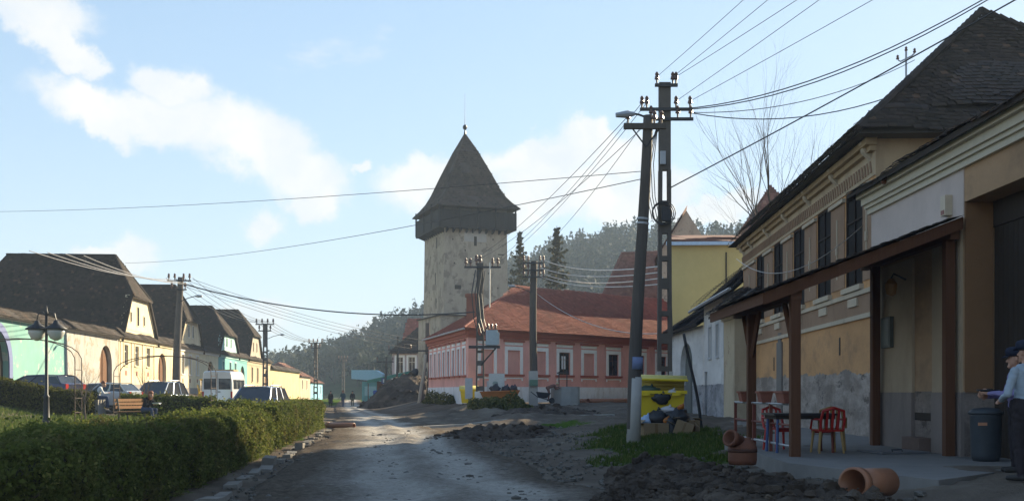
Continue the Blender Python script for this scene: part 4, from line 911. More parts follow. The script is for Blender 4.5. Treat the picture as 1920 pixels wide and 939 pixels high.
A, B = fg(-.45, 6.12, .42), fg(NL, 6.12, .42); Cq, Dq = fg(NL, 8.7, -5), fg(-.3, 8.7, -5); mb = MB(); mb.poly([p - Vector((0, 0, .12)) for p in (A, B, Cq, Dq)]); mb.poly([A, Dq, Dq - Vector((0, 0, .2)), A - Vector((0, 0, .2))]); mb.poly([A, B, B - Vector((0, 0, .1)), A - Vector((0, 0, .1))])
ro = mb.build('roof', SLAB, near); tiles([(A, B, [A, B, Cq, Dq])], 'tile', T_OLD, ro, single=1, tw=.2, th=.19, long_=.3, lift=.035, sag=.05)
m = MB(); m.tube([fg(1.75, 5.95, .36), fg(1.75, 6.1, .3)], .06, 6); m.build('pipe_stub', plain('rust_iron', (.16, .07, .04)), near)

# raised concrete pavement in front of these houses
PAVE = plain('pavement_concrete', (.2, .19, .18), .92, .15, var=.25, scale=2.2, bump=.4)
pts = [(4.5, 17.4), (5.6, 14.0), (7.6, 16.0), (9.0, 15.6), (8.9, 24.5), (9.5, 26.8), (10.4, 46), (9.0, 46), (7.9, 31), (4.9, 24.6)]
m = MB(); m.prism([(x, y, .1) for x, y in pts], (0, 0, .35)); tag(m.build('pavement', PAVE), None, None, None, 'structure')

# ------------------------------------------------------------------ timber canopy against the gateway house
TIMB = woodmat('stained_timber', (.125, .056, .03)); can = thing('timber_canopy', 'lean-to timber canopy with tiled roof over the cafe pavement', 'canopy', (5.07, 19.05, .45))
x0, x1, y0, y1 = 4.6, 8.02, 19.0, 24.0; sl = (4.7 - 3.37) / (8.1 - 4.6)
def cz(x): return 3.37 + (x - 4.6) * sl
for x, y, zt_ in ((5.07, 19.12, cz(5.07) - .3), (5.07, 22.6, cz(5.07) - .3), (7.9, 19.3, cz(7.9) - .3), (7.9, 23.2, cz(7.9) - .3)):
    m = MB(); m.box(x - .085, x + .085, y - .085, y + .085, .44, zt_); m.build('post', TIMB, can)
m = MB(); m.box(4.97, 5.17, y0 + .02, y1 - .05, cz(5.07) - .3, cz(5.07) - .13); m.build('beam', TIMB, can); m = MB(); m.box(7.82, 7.98, y0 + .02, y1 - .05, cz(7.9) - .3, cz(7.9) - .13); m.build('beam', TIMB, can)
for x, y in ((5.07, 19.12), (5.07, 22.6)):
    m = MB(); m.tube([(x, y + .05, 2.35), (x, y + .75, cz(5.07) - .25)], .055, 4); m.build('brace', TIMB, can)
    if y > 20: m = MB(); m.tube([(x, y - .05, 2.35), (x, y - .75, cz(5.07) - .25)], .055, 4); m.build('brace', TIMB, can)
for i in range(8):
    y = y0 + .05 + i * (y1 - y0 - .17) / 7; m = MB(); m.prism([(x0, y, cz(x0) - .13), (x1, y, cz(x1) - .13), (x1, y, cz(x1) - .02), (x0, y, cz(x0) - .02)], (0, .09, 0)); m.build('rafter', TIMB, can)
m = MB(); m.prism([(x0 - .1, y0 - .04, cz(x0 - .1) - .17), (x1, y0 - .04, cz(x1) - .17), (x1, y0 - .04, cz(x1) + .05), (x0 - .1, y0 - .04, cz(x0 - .1) + .05)], (0, .035, 0)); m.build('verge_board', TIMB, can)
m = MB(); m.box(x0 - .14, x0 - .1, y0 - .03, y1 + .03, cz(x0) - .2, cz(x0) + .0); m.build('fascia', TIMB, can)
m = MB(); m.prism([(x0 - .1, y0, cz(x0 - .1)), (x1, y0, cz(x1)), (x1, y0, cz(x1) + .03), (x0 - .1, y0, cz(x0 - .1) + .03)], (0, y1 - y0, 0)); ro = m.build('roof', woodmat('boards_dark', (.09, .05, .03)), can)
A, B = Vector((x0 - .18, y0 - .06, cz(x0 - .18) + .06)), Vector((x0 - .18, y1 + .05, cz(x0 - .18) + .06)); Cq, Dq = Vector((x1, y1 + .05, cz(x1) + .06)), Vector((x1, y0 - .06, cz(x1) + .06))
tiles([(A, B, [A, B, Cq, Dq])], 'tile', T_OLD, ro, single=lambda C: C[:, 1] * 3 + C[:, 0] * .2, tw=.19, th=.2, long_=.32, lift=.05, sag=.01)

# ------------------------------------------------------------------ white house, gateway and pillar farther along
WH = two_tone('white_over_grey', (.66, .65, .64), (.27, .27, .29), 2.0, .15, (.33, .32, .32)); WHC = plaster('white_cool', (.52, .53, .55), (.36, .35, .35), .4)
wh = thing('white_house', 'white house with sagging dark tile roof beyond the ochre house', 'house', (10.2, 52, .35)); fw = Fr((10.42, 57.9, 0), (-.025, -1)); wl_ = 11.2
ops = [(1.7 + i * 2.3, 2.5 + i * 2.3, 3.4, 5.0) for i in range(4)]
m = wall(fw, 0, wl_, 0, 6.25, ops + [(.25, 1.15, .2, 2.7)], .22); m.poly([fw(0, 0), fw(0, 0, -8), fw(0, 6.2, -8), fw(0, 6.2)]); m.prism([fw(wl_, 0, -.02), fw(wl_, 0, -8), fw(wl_, 6.2, -8), fw(wl_, 9.9, -4), fw(wl_, 6.2, -.02)], (0, -.05, 0)); m.build('wall', WH, wh)
for o in ops: window(fw, *o, wh, -.14, .12, WHC)
m = MB(); fw.box(m, .25, 1.15, .2, 2.7, -.2, -.14); m.build('door', woodmat('green_black_door', (.05, .06, .055)), wh)
A, B = fw(-.5, 6.15, .55), fw(wl_ + .4, 6.15, .55); Dq, Cq = fw(-.5, 10.2, -4), fw(wl_ + .4, 10.2, -4); A2, B2 = fw(-.5, 6.1, -8.5), fw(wl_ + .4, 6.1, -8.5); mb = MB(); mb.poly([p - Vector((0, 0, .2)) for p in (A, B, Cq, Dq)]); mb.poly([A2, B2, Cq, Dq]); mb.poly([A, B, B - Vector((0, 0, .15)), A - Vector((0, 0, .15))]); ro = mb.build('roof', SLAB, wh)
tiles([(A, B, [A, B, Cq, Dq])], 'tile', T_OLD, ro, tw=.2, th=.2, long_=.3, lift=.04, sag=.13)
m = MB(); m.tube([fw(-.9, 6.0, .68), fw(4, 6.05, .68), fw(wl_ + .3, 6.1, .66)], .075, 6); m.build('gutter', GREYM, wh)
wg = thing('white_gateway', 'whitewashed wall with tall arched gate and sagging tile roof', 'wall', (10.1, 61, .4)); fq = Fr((9.7, 66, 0), (.09, -1)); ql = 8.05
m = wall(fq, 0, ql, 0, 5.25, [(2.9, 5.7, .2, 4.45, 1.4)], .4); m.poly([fq(0, 0), fq(0, 0, -4), fq(0, 5.25, -4), fq(0, 5.25)]); m.build('wall', WH, wg); gate(fq, 2.9, 5.7, .3, 4.45, wg, woodmat('grey_green_gate', (.16, .17, .16)), -.3, 1.4, 8)
A, B = fq(-.2, 5.2, .45), fq(ql + .1, 5.35, .45); Dq, Cq = fq(-.2, 7.2, -2.6), fq(ql + .1, 7.3, -2.6); mb = MB(); mb.poly([p - Vector((0, 0, .2)) for p in (A, B, Cq, Dq)]); mb.poly([A, B, B - Vector((0, 0, .14)), A - Vector((0, 0, .14))]); mb.poly([A, Dq, Dq - Vector((0, 0, .3)), A - Vector((0, 0, .3))]); ro = mb.build('roof', SLAB, wg); tiles([(A, B, [A, B, Cq, Dq])], 'tile', T_OLD, ro, tw=.22, th=.2, long_=.32, lift=.04, sag=.1)
pl_ = thing('gate_pillar', 'cream rendered gate pillar with broken tile cap beside the ochre house', 'pillar', (9.5, 44.5, .4)); m = MB(); m.box(9.05, 9.92, 43.4, 45.6, .1, 4.75); m.build('shaft', plaster('pillar_render', (.5, .42, .3), (.24, .18, .13), .6, patch=(.3, .22, .16)), pl_); m = MB(); m.box(8.95, 9.92, 43.3, 45.7, 4.6, 4.8); m.build('capital', BAND, pl_)
A, B = Vector((8.5, 42.6, 4.75)), Vector((8.5, 46.2, 4.85)); Cq, Dq = Vector((10.0, 46.2, 6.0)), Vector((10.0, 42.6, 5.9)); m = MB(); m.prism([A, B, Cq, Dq], (0, 0, -.1)); ro = m.build('cap_roof', SLAB, pl_); tiles([(A, B, [A, B, Cq, Dq])], 'tile', T_OLD, ro, single=1, tw=.2, th=.19, long_=.3, lift=.05, sag=.1)

# ------------------------------------------------------------------ yellow building and pointed roof behind
YW = plaster('mustard_render', (.6, .47, .2), (.42, .33, .17), .3, sc=.5, bump=.15); yb = thing('yellow_building', 'tall mustard-yellow building with blank wall and blue gutter', 'building', (11, 72, .4))
m = MB(); m.prism([(10.73, 72, 0), (23, 71.4, 0), (25, 86, 0), (13.3, 86, 0)], (0, 0, 11.55)); m.build('wall', YW, yb)
A, B, Cq, Dq = Vector((10.4, 71.6, 11.6)), Vector((23.4, 71, 11.6)), Vector((23.4, 79, 13.1)), Vector((11.6, 79, 13.1)); m = MB(); m.prism([A, B, Cq, Dq], (0, 0, .12)); m.prism([(13.2, 86.6, 11.6), (23.4, 86.6, 11.6), Cq, Dq], (0, 0, .12)); ro = m.build('roof', T_WORN, yb); up_ = Vector((0, 0, .13)); tiles([(A + up_, B + up_, [p + up_ for p in (A, B, Cq, Dq)])], 'tile', T_WORN, ro, tw=.28, th=.24, long_=.36)
m = MB(); m.prism([(10.35, 71.5, 11.45), (23.4, 70.9, 11.45), (23.4, 70.9, 11.68), (10.35, 71.5, 11.68)], (0, .12, 0)); m.build('gutter', plain('pale_blue_sheet', (.42, .55, .72), .5, .4), yb)
m = MB(); m.tube([(14.4, 71.7, 5), (14.4, 71.7, 11.0)], .05, 5); m.build('conduit', DOOR_D, yb)
sp = thing('pointed_roof', 'pointed tile roof rising above the yellow building', 'building', (21.8, 90, .5)); m = MB(); m.prism([(17.6, 86.2, 0), (26, 86.2, 0), (26, 94, 0), (17.6, 94, 0)], (0, 0, 12.8)); m.build('wall', OCH2, sp)
mb = MB(); pr = [(5.2, 12.5), (2.6, 14.6), (1.5, 16.6), (0, 19.0)]; planes = []
for (a, z0), (b, z1) in zip(pr, pr[1:]):
    P0 = [Vector((21.8 + i * a, 90 + j * a, z0)) for i, j in ((-1, -1), (1, -1), (1, 1), (-1, 1))]; P1 = [Vector((21.8 + i * b, 90 + j * b, z1)) for i, j in ((-1, -1), (1, -1), (1, 1), (-1, 1))]
    for i in range(4): j = (i + 1) % 4; pl = [P0[i], P0[j], P1[j], P1[i]] if b else [P0[i], P0[j], P1[i]]; mb.poly(pl); planes.append((P0[i], P0[j], pl)) if i in (0, 3) else None
ro = mb.build('roof', T_WORN, sp); tiles(planes, 'tile', T_WORN, ro, tw=.3, th=.26, long_=.4)

# ------------------------------------------------------------------ trees
BARK = plain('tree_bark', (.13, .105, .085), .9, .1, var=.35, scale=5)
def bare_tree(name, label, base, h, spread, seed, depth=6, lean=(0, 0), first=.3):
    rnd = random.Random(seed); root = thing(name, label, 'tree', base); tr_, br_ = MB(), MB()
    def grow(p, d, ln, r, lev):
        n = 4; pts = [p]; dd = d.copy()
        for i in range(n):
            dd = (dd + Vector((rnd.gauss(0, .09), rnd.gauss(0, .09), rnd.gauss(.05, .05)))).normalized(); pts.append(pts[-1] + dd * ln / n)
        rs = [r * (1 - .12 * i) for i in range(n + 1)]
        (tr_ if lev == 0 else br_).tube(pts, rs, 7 if lev < 2 else (4 if lev < 4 else 3), caps=False)
        if lev >= depth: return
        k = 7 if lev == 0 else (4 if lev < 3 else 3)
        for i in range(k):
            an = 6.283 * (i + rnd.random() * .6) / k; til = rnd.uniform(.2, .5) if lev else rnd.uniform(.2, .55)
            a = dd.orthogonal().normalized(); a.rotate(Matrix.Rotation(an, 3, dd)); nd_ = (dd * math.cos(til) + a * math.sin(til)); nd_.x = nd_.x * spread + lean[0]; nd_.normalize()
            grow(pts[-1 - rnd.choice([0, 0, 1, 2])], nd_, ln * rnd.uniform(.58, .8), rs[-1] * rnd.uniform(.52, .7), lev + 1)
    grow(Vector(base), Vector((0, 0, 1)), h * first, h * .016, 0)
    tr_.build('trunk', BARK, root, True); br_.build('crown', BARK, root); return root
bare_tree('bare_tree', 'leafless tree with thin upswept branches behind the ochre house', (15.4, 54, .3), 18.6, 1.05, 12, 5, (.02, 0), .36)
def spruce(name, label, base, h, rad, seed, mat):
    rg = np.random.default_rng(seed); root = thing(name, label, 'tree', base); tk = MB(); tk.tube([base, (base[0], base[1], base[2] + h)], [h * .014, .03], 7); tk.build('trunk', BARK, root)
    bm = MB(); Cs, Rd = [], []; nb = 150
    for b in range(nb):
        z = .08 + .91 * (b + rg.random()) / nb; l_ = rad * (1 - z) ** .85 * rg.uniform(.45, 1.12) + .12; a = b * 2.4 + rg.normal(0, .4); p0 = np.array([base[0], base[1], base[2] + h * z]); dr = np.array([math.cos(a), math.sin(a), 0]); dp_ = rg.uniform(.35, .6)
        def along(s): return p0 + dr * (s * l_)[:, None] + np.stack([s * 0, s * 0, -dp_ * l_ * s + .3 * l_ * s ** 3], 1)
        bm.tube([tuple(q) for q in along(np.linspace(0, 1, 5))], [.05, .045, .035, .025, .015], 3, caps=False)
        k = int(10 + 30 * l_ / rad); t_ = rg.random(k) ** .6; q = along(t_); q += rg.normal(0, 1, (k, 3)) * np.array([.2, .2, .12]) * (l_ / rad + .25); q[:, 2] -= rg.random(k) * .55 * (l_ / rad); Cs.append(q); Rd.append(rg.random(k))
    C = np.concatenate(Cs); V, F = cards(C, np.zeros((len(C), 3)) + [0, 0, .3], .52, rg); bm.build('branches', BARK, root); npmesh('crown', V, F, mat, np.concatenate(Rd), root)
SPR = leafmat('spruce_needles', (.035, .04, .022), (.085, .08, .042), (.17, .14, .075), .2)
spruce('spruce_tree', 'tall spruce close behind the right edge of the tower', (1.1, 150, .8), 23.5, 4.6, 4, SPR)
spruce('spruce_tree', 'thin pointed spruce with drooping branches above the pink roof', (5.8, 138, .8), 22.3, 5.6, 8, SPR)

# ------------------------------------------------------------------ poles and wires
CONC = plain('pole_concrete', (.12, .104, .092), .9, .15, var=.3, scale=3, bump=.4); WOODP = woodmat('pole_wood', (.1, .085, .075), .4); STEEL = plain('dark_steel', (.05, .05, .055), .6, .4, .4); WHITEW = plaster('whitewash_pole', (.42, .41, .39), (.28, .26, .24), .5)
WIRE = plain('wire_black', (.03, .03, .035), .5, .4, 0, bump=0); ALU = plain('bright_wire', (.6, .55, .5), .35, .5, .8, bump=0)
def insul(parent, p, k=1.0): m = MB(); m.lathe([(.02 * k, -.1 * k), (.025 * k, 0), (.06 * k, .02 * k), (.05 * k, .08 * k), (.035 * k, .1 * k), (.05 * k, .14 * k), (.02 * k, .19 * k)], p, 7); m.build('insulator', CER, parent)
def arm(parent, x0, x1, y, z, pins, mat=None, th=.09, k=1.0):
    m = MB(); m.box(x0, x1, y - th / 2, y + th / 2, z - th / 2, z + th / 2); m.build('crossarm', mat or STEEL, parent)
    for p in pins: insul(parent, (p, y, z + th / 2 + .09 * k), k)
def street_lamp_arm(parent, p, d, ln=.9):
    m = MB(); p = Vector(p); d = Vector(d).normalized(); e = p + d * ln + Vector((0, 0, ln * .35)); m.tube([p, p + d * ln * .5 + Vector((0, 0, ln * .22)), e], .03, 5); a = m.build('lamp_arm', STEEL, parent)
    m = MB(); m.tube([e, e + d * .22, e + d * .5], [.05, .1, .06], 8); m.build('lamp_head', GREYM, a)
def wood_pole(name, label, base, top, r=(.17, .11), white=0., mat=None, group='utility poles along the street'):
    root = thing(name, label, 'utility pole', base, 0, group); b, t_ = Vector(base) - Vector((0, 0, .3)), Vector(top); n = 10; pts = []
    for i in range(n + 1): s = i / n; q = b.lerp(t_, s); q.x += .05 * math.sin(s * 5 + base[0]); pts.append(q)
    m = MB(); m.tube(pts, [r[0] + (r[1] - r[0]) * i / n for i in range(n + 1)], 10); m.build('pole', mat or WOODP, root, True)
    if white:
        m = MB(); k = max(1, int(white * n + .5)); m.tube(pts[:k + 1], [r[0] + (r[1] - r[0]) * i / n + .006 for i in range(k + 1)], 10); m.build('whitewash', WHITEW, root, True)
    return root
def lattice_pole(name, label, base, h, w=.36, solid=.2, white=0., d=.24, group='utility poles along the street', lean=0.):
    root = thing(name, label, 'utility pole', base, 0, group); x, y, z = base; z -= .3; zt_ = z + h + .3; zs_ = zt_ - h * solid
    def hx(t): return (w / 2) * (1 - .35 * t)
    for s in (-1, 1):
        m = MB(); l = .11; q0, q1 = hx(0), hx((zs_ - z) / (zt_ - z))
        m.hexa([(x + s * q0 - l / 2, y - d / 2, z), (x + s * q0 + l / 2, y - d / 2, z), (x + s * q0 + l / 2, y + d / 2, z), (x + s * q0 - l / 2, y + d / 2, z), (x + s * q1 - l / 2 + lean, y - d / 2, zs_), (x + s * q1 + l / 2 + lean, y - d / 2, zs_), (x + s * q1 + l / 2 + lean, y + d / 2, zs_), (x + s * q1 - l / 2 + lean, y + d / 2, zs_)]); m.build('leg', CONC, root)
        if white: m = MB(); m.box(x + s * q0 - l / 2 - .006, x + s * q0 + l / 2 + .006, y - d / 2 - .006, y + d / 2 + .006, z, z + white + .3); m.build('whitewash', WHITEW, root)
    zz = z + .5; k = 0
    while zz < zs_ - .3:
        t = (zz - z) / (zt_ - z); m = MB(); q = hx(t) - .05; c = x + lean * t; m.box(c - q, c + q, y - d / 2 + .01, y + d / 2 - .01, zz, zz + (.32 if k % 2 else .16)); m.build('web', CONC, root); zz += .85; k += 1
    q = hx(.85) + .05; m = MB(); m.box(x + lean - q, x + lean + q, y - d / 2 - .003, y + d / 2 + .003, zs_, zt_); m.build('head', CONC, root)
    return root
# A: leaning wooden pole by the yellow container, lamp and timber arm
zA = G(3.18, 28); pA = wood_pole('wooden_pole', 'leaning wooden pole with timber crossarm and lamp beside yellow container', (3.18, 28, zA), (3.53, 28, 8.85), (.185, .13), .0)
m = MB(); m.tube([(3.178, 28, zA - .3), (3.21, 28, zA + 1.0), (3.235, 28, zA + 1.8)], [.193, .184, .178], 10); m.build('whitewash', WHITEW, pA, True)
m = MB(); m.tube([(3.245, 28, zA + 2.0), (3.26, 28, zA + 2.32)], [.183, .182], 10); m.build('painted_band', plain('faded_blue', (.16, .2, .34)), pA, True)
m = MB(); m.box(2.92, 4.02, 27.8, 27.94, 8.47, 8.61); m.build('crossarm', WOODP, pA)
for x in (3.03, 3.72, 3.9): insul(pA, (x, 27.87, 8.72), 1.2)
for s in (-1, 1): m = MB(); m.tube([(3.5, 27.85, 8.0), (3.5 + s * .34, 27.86, 8.46)], .02, 4); m.build('stay', STEEL, pA)
street_lamp_arm(pA, (3.45, 27.88, 8.8), (-1, -.1, -.1), .25)
for z in (6.0, 6.12): m = MB(); m.tube([(3.43, 28, z), (3.435, 28, z + .05)], .165, 10); m.build('strap', GREYM, pA)
# B: tall concrete pole with three crossarms
zB = G(4.72, 33); pB = lattice_pole('concrete_pole', 'tall slotted concrete pole with three crossarms and cable coil', (4.72, 33, zB), 11.15 - zB, .36, .25, 1.9)
arm(pB, 4.40, 5.1, 32.84, 11.04, (4.46, 4.95, 5.05), k=1.3); arm(pB, 3.94, 5.55, 32.84, 10.3, (4.0, 4.15, 5.05, 5.48), k=1.3); arm(pB, 4.2, 5.58, 32.84, 10.0, (4.28, 5.1, 5.5), k=1.3)
m = MB()
for i in range(3):
    r_ = .3 + .03 * i; m.tube([(4.62 + r_ * math.cos(a) + .02 * i, 32.8 - .02 * i, 7.1 + r_ * math.sin(a)) for a in np.linspace(0, 6.283, 20)], .016, 5, caps=False)
m.build('cable_coil', WIRE, pB); m = MB(); m.box(4.6, 4.86, 32.7, 32.86, 6.85, 7.3); m.build('junction_box', STEEL, pB)
m = MB(); m.box(4.56, 4.72, 32.74, 32.86, 8.6, 9.0); m.build('splice_box', GREYM, pB)
for i in range(4): m = MB(); x = 4.45 - .08 * i; m.tube([(4.5, 32.84, 9.9), (x - .1, 32.8, 8.6), (x - .05, 32.8, 7.6), (x + .1, 32.8, 6.9)], .013, 4); m.build('hanging_cable', WIRE, pB)
# C, D in front of the pink house
zC = G(1.46, 73); pC = wood_pole('wooden_pole', 'dark wooden pole with whitewashed foot in front of pink house', (1.46, 73, zC), (1.5, 73, 10.55), (.28, .24), .0)
m = MB(); m.box(1.46 - .31, 1.46 + .31, 72.7, 73.3, zC - .3, zC + 2.35); m.build('whitewashed_foot', WHITEW, pC)
for z in (10.4, 9.9, 9.45): arm(pC, .75, 2.2, 72.7, z, (.8, 1.1, 1.9, 2.15), k=1.6, th=.1)
street_lamp_arm(pC, (1.3, 72.8, 8.4), (-1, -.3, 0), 1.1)
m = MB(); m.box(1.2, 1.75, 72.38, 72.69, zC + 1.35, zC + 1.75); m.build('meter_box', plain('green_meter', (.12, .2, .15)), pC)
zD = G(-2.1, 72); pD = lattice_pole('transformer_pole', 'concrete pole carrying a grey transformer at the pink house corner', (-2.15, 72, zD), 10.3 - zD, .5, .45, .0, .3)
arm(pD, -3.2, -.75, 71.7, 10.0, (-3.1, -2.8, -1.3, -.95), k=2.0, th=.12); insul(pD, (-2.15, 71.9, 10.4), 2.4); insul(pD, (-2.4, 71.9, 10.4), 2.4); m = MB(); m.tube([(-1.5, 71.6, 7.3), (-1.48, 71.6, 10.3)], .05, 5); m.build('conduit', ALU, pD)
m = MB(); m.box(-1.75, -.95, 71.2, 71.95, 4.75, 5.75); tr_ = m.build('transformer', plain('transformer_grey', (.36, .42, .45), .5), pD)
for i in range(5): m = MB(); m.box(-.945, -.85, 71.25 + i * .14, 71.3 + i * .14, 4.8, 5.6); m.build('cooling_fin', MATS['transformer_grey'], tr_)
for i in range(3): insul(tr_, (-1.6 + i * .25, 71.5, 5.85), 1.8)
m = MB(); m.box(-2.9, -.8, 71.3, 71.9, 4.55, 4.72); m.tube([(-2.1, 71.8, 3.4), (-1.1, 71.6, 4.55)], .05, 4); m.build('platform', STEEL, pD)
for i in range(4): m = MB(); x = -2.45 + .22 * i; m.tube([(x, 71.6, 9.8), (x - .25, 71.5, 8.2), (x - .1, 71.5, 6.5), (x + .2, 71.5, 5.4)], .035, 4); m.build('hanging_cable', WIRE, pD)
for dx, w_, z0, z1 in ((-.75, .5, .5, 1.9), (.55, .18, .4, 1.7)): m = MB(); m.box(-2.15 + dx - w_ / 2, -2.15 + dx + w_ / 2, 71.5, 71.8, zD + z0, zD + z1); m.build('switch_box', plain('pale_box', (.42, .43, .45), .6), pD)
m = MB(); m.box(-2.5, -1.75, 71.5, 71.62, zD + .1, zD + 1.0); m.build('white_panel', FRAME_W, pD)
po = thing('notice_panel', 'white notice panel with faded poster beside the transformer pole', 'sign', (-.95, 71.4, zD)); m = MB(); m.box(-1.55, -.5, 71.3, 71.36, zD + 1.1, zD + 2.2); m.prism([(-1.55, 71.3, zD + 1.095), (-.5, 71.3, zD + 1.095), (-.9, 71.3, zD + .55), (-1.55, 71.3, zD + .3)], (0, .06, 0)); m.build('panel', plaster('poster_white', (.6, .6, .58), (.3, .32, .3), .4), po)
m = MB(); m.blob((-1.1, 71.28, zD + 1.55), (.2, .02, .12), .3); m.blob((-.95, 71.28, zD + .98), (.25, .02, .06), .2); m.build('print', plain('poster_print', (.25, .3, .28)), po); m = MB(); m.tube([(-1.45, 71.4, zD - .3), (-1.45, 71.4, zD + 2.0)], .04, 5); m.build('post', STEEL, po)
# E: pole at the corner with sunlit brace
zE = G(-8.2, 98); pE = lattice_pole('concrete_pole', 'thin concrete pole with single crossarm at the left end of pink house', (-8.1, 98, zE), 7.2, .4, .5, 0, .3, lean=.35)
arm(pE, -9.4, -6.2, 97.8, 5.4, (-9.3, -6.4), k=1.8, th=.14); m = MB(); m.blob((-8.9, 97.7, 3.4), (.35, .25, .4), .15); m.build('transformer_drum', STEEL, pE)
br = wood_pole('brace_pole', 'sunlit-toned concrete brace leaning on the thin concrete pole', (-8.35, 96, G(-8.35, 96)), (-7.95, 97.7, 5.0), (.17, .14), 0, woodmat('sunlit_brace', (.42, .36, .28)))  # concrete brace; its pale colour stands in for sunlight on it
# poles along the left row
zF = G(-22.7, 72); pF = wood_pole('concrete_round_pole', 'tall grey pole with lamp in front of the cream houses', (-22.7, 72, zF), (-22.4, 72, 9.35), (.3, .19), 0, CONC)
arm(pF, -23.2, -21.6, 71.8, 9.1, (-23.1, -22.7, -22.1, -21.7), k=1.6); arm(pF, -23.0, -21.9, 71.8, 8.5, (-22.9, -22.0), k=1.6); street_lamp_arm(pF, (-22.3, 71.8, 7.7), (1, -.1, 0), 1.0)
for (x, y, ht, lab) in ((-26.6, 115, 9.0, 'slotted concrete pole with lamp by the grey-beige gabled house'), (-27.6, 150, 8.6, 'slotted concrete pole in front of the red-roofed low house'), (-34.5, 218, 8.5, 'far grey pole at the end of the street by the hill')):
    z = G(x, y); q = lattice_pole('concrete_pole', lab, (x, y, z), ht - z, .5, .3, 0, .3); arm(q, x - 1.0, x + 1.0, y - .2, ht - .1, (x - .9, x - .3, x + .3, x + .9), k=2, th=.12); arm(q, x - .7, x + .7, y - .2, ht - .8, (x - .6, x + .6), k=2, th=.12)
    if y < 140: street_lamp_arm(q, (x + .2, y - .2, ht - 1.7), (1, 0, 0), 1.4)
for (x, y, ht, lab) in ((-15.5, 130, 5.8, 'short pole with crossarm before the green shop awning'), (-14.2, 131, 8.4, 'taller thin pole with crossarm before the lilac house')):
    q = wood_pole('wooden_pole', lab, (x, y, G(x, y)), (x + .15, y, ht), (.16, .12)); arm(q, x - 1.0, x + 1.1, y - .2, ht - 1.6 if ht > 6 else ht - .5, (x - .9, x + 1.0), k=1.8, th=.14)
sgn = thing('road_sign', 'small blue square road sign with white figure before the shop awning', 'sign', (-16.1, 134, .2)); m = MB(); m.tube([(-16.1, 134, -.2), (-16.1, 134, 3.4)], .04, 5); m.build('post', GREYM, sgn); m = MB(); m.box(-16.4, -15.8, 133.86, 133.92, 2.7, 3.4); q = m.build('plate', plain('sign_blue', (.05, .07, .2), .5), sgn); m = MB(); m.box(-16.2, -16.0, 133.84, 133.86, 2.85, 3.25); m.build('figure', FRAME_W, q)

def P(px, py, D): return Vector(((px - 960) / 2000 * D, D, 1.6 + (735 - py) / 2000 * D))
def wire(label, a, b, sag=.3, r=.012, mat=None, group='overhead wires', n=16):
    a, b = Vector(a), Vector(b); m = MB(); m.tube([a.lerp(b, i / n) - Vector((0, 0, 4 * sag * (i / n) * (1 - i / n))) for i in range(n + 1)], r, 4, caps=False)
    return tag(m.build('overhead_wire', mat or WIRE), label, 'wire', group)
GW = 'wires fanning out from the tall concrete pole'; LW = 'overhead wire running from the tall concrete pole out over the upper right'
def away(a, px, D=25.2):          # carries on past the frame to the next pole towards the viewer
    a = Vector(a); b = P(px, 0, D); return a + (b - a) * 3.2
ORD = ('leftmost', 'second from the left', 'third from the left', 'fourth from the left', 'rightmost')
for i, ((x, z), px) in enumerate((((4.46, 11.3), 1385), ((4.95, 11.3), 1430), ((5.05, 11.3), 1482), ((5.05, 10.55), 1525), ((5.48, 10.55), 1622))): wire('wire from tall concrete pole to the top edge, %s of five' % ORD[i], (x, 32.84, z), away((x, 32.84, z), px), .12, .009, None, GW)
for i, ((x, z), q) in enumerate((((5.1, 10.3), P(1722, 0, 26)), ((5.5, 10.3), P(1735, 0, 26)), ((5.45, 10.2), P(1640, 140, 33)))): wire('%s of three sagging cables from tall concrete pole over ochre roof' % ('uppermost', 'middle', 'lowest')[i], (x, 32.84, z), Vector((x, 32.84, z)) + (q - Vector((x, 32.84, z))) * 1.6, .9, .016, None, 'sagging cables over the ochre roof')
wire('thin cable from the tall concrete pole to the roof mast', (5.5, 32.84, 10.2), fo(11.2, zr + .7, -4.6), .5, .012, None)
wire('thick straight cable rising from slotted pole over the near roofs', (4.9, 32.84, 7.9), P(1890, 0, 24) + (P(1890, 0, 24) - Vector((4.9, 32.84, 7.9))) * .6, .1, .02, None)
wire('dark cable hanging from the slotted pole to the pavement prop', (4.8, 32.8, 8.0), P(1262, 640, 60), .3, .012, None)
wire('slack pale cable along the ochre front', fo(.1, 5.8, .3), fo(OL, 7.4, .3), .9, .012, ALU)
GX = 'thin wires between the two tall poles and the transformer pole'
for i, (a, b) in enumerate((((3.03, 27.87, 8.8), (-3.1, 71.7, 10.3)), ((3.72, 27.87, 8.8), (-2.8, 71.7, 10.3)), ((4.0, 32.84, 10.5), (-1.3, 71.7, 10.3)), ((4.15, 32.84, 10.5), (-.95, 71.7, 10.3)), ((4.28, 32.84, 10.2), (1.1, 72.7, 10.6)))): wire('thin wire from the tall poles to the pink house poles, %s' % ORD[i], a, b, .5, .012, None, GX)
for i, (a, z) in enumerate(((2.15, 10.6), (1.9, 10.1), (2.15, 9.65), (1.9, 9.5))): wire('sunlit wire sweeping across the red roof, %s of four' % ('uppermost', 'second', 'third', 'lowest')[i], (a, 72.6, z), (4.6 + .05 * i, 33.1, 5.5 - .18 * i), .35, .02, ALU, 'sunlit wires before the red roof')
wire('short sunlit service cable across the red roof', (1.7, 72.7, 8.3), P(1235, 625, 60), .8, .022, ALU)
wire('upper long thin wire crossing the sky left of the tower', (3.5, 28, 7.4), P(-40, 397, 60), .25, .009, None); wire('lower long thin wire crossing the sky left of the tower', (3.45, 28, 7.2), P(235, 493, 78), .5, .011, None)
wire('thick dark cable from left lamp pole to the transformer pole', (-22.2, 71.8, 8.9), (-2.5, 71.8, 7.0), .9, .04, None)
GL_ = 'wires linking the poles along the left houses'
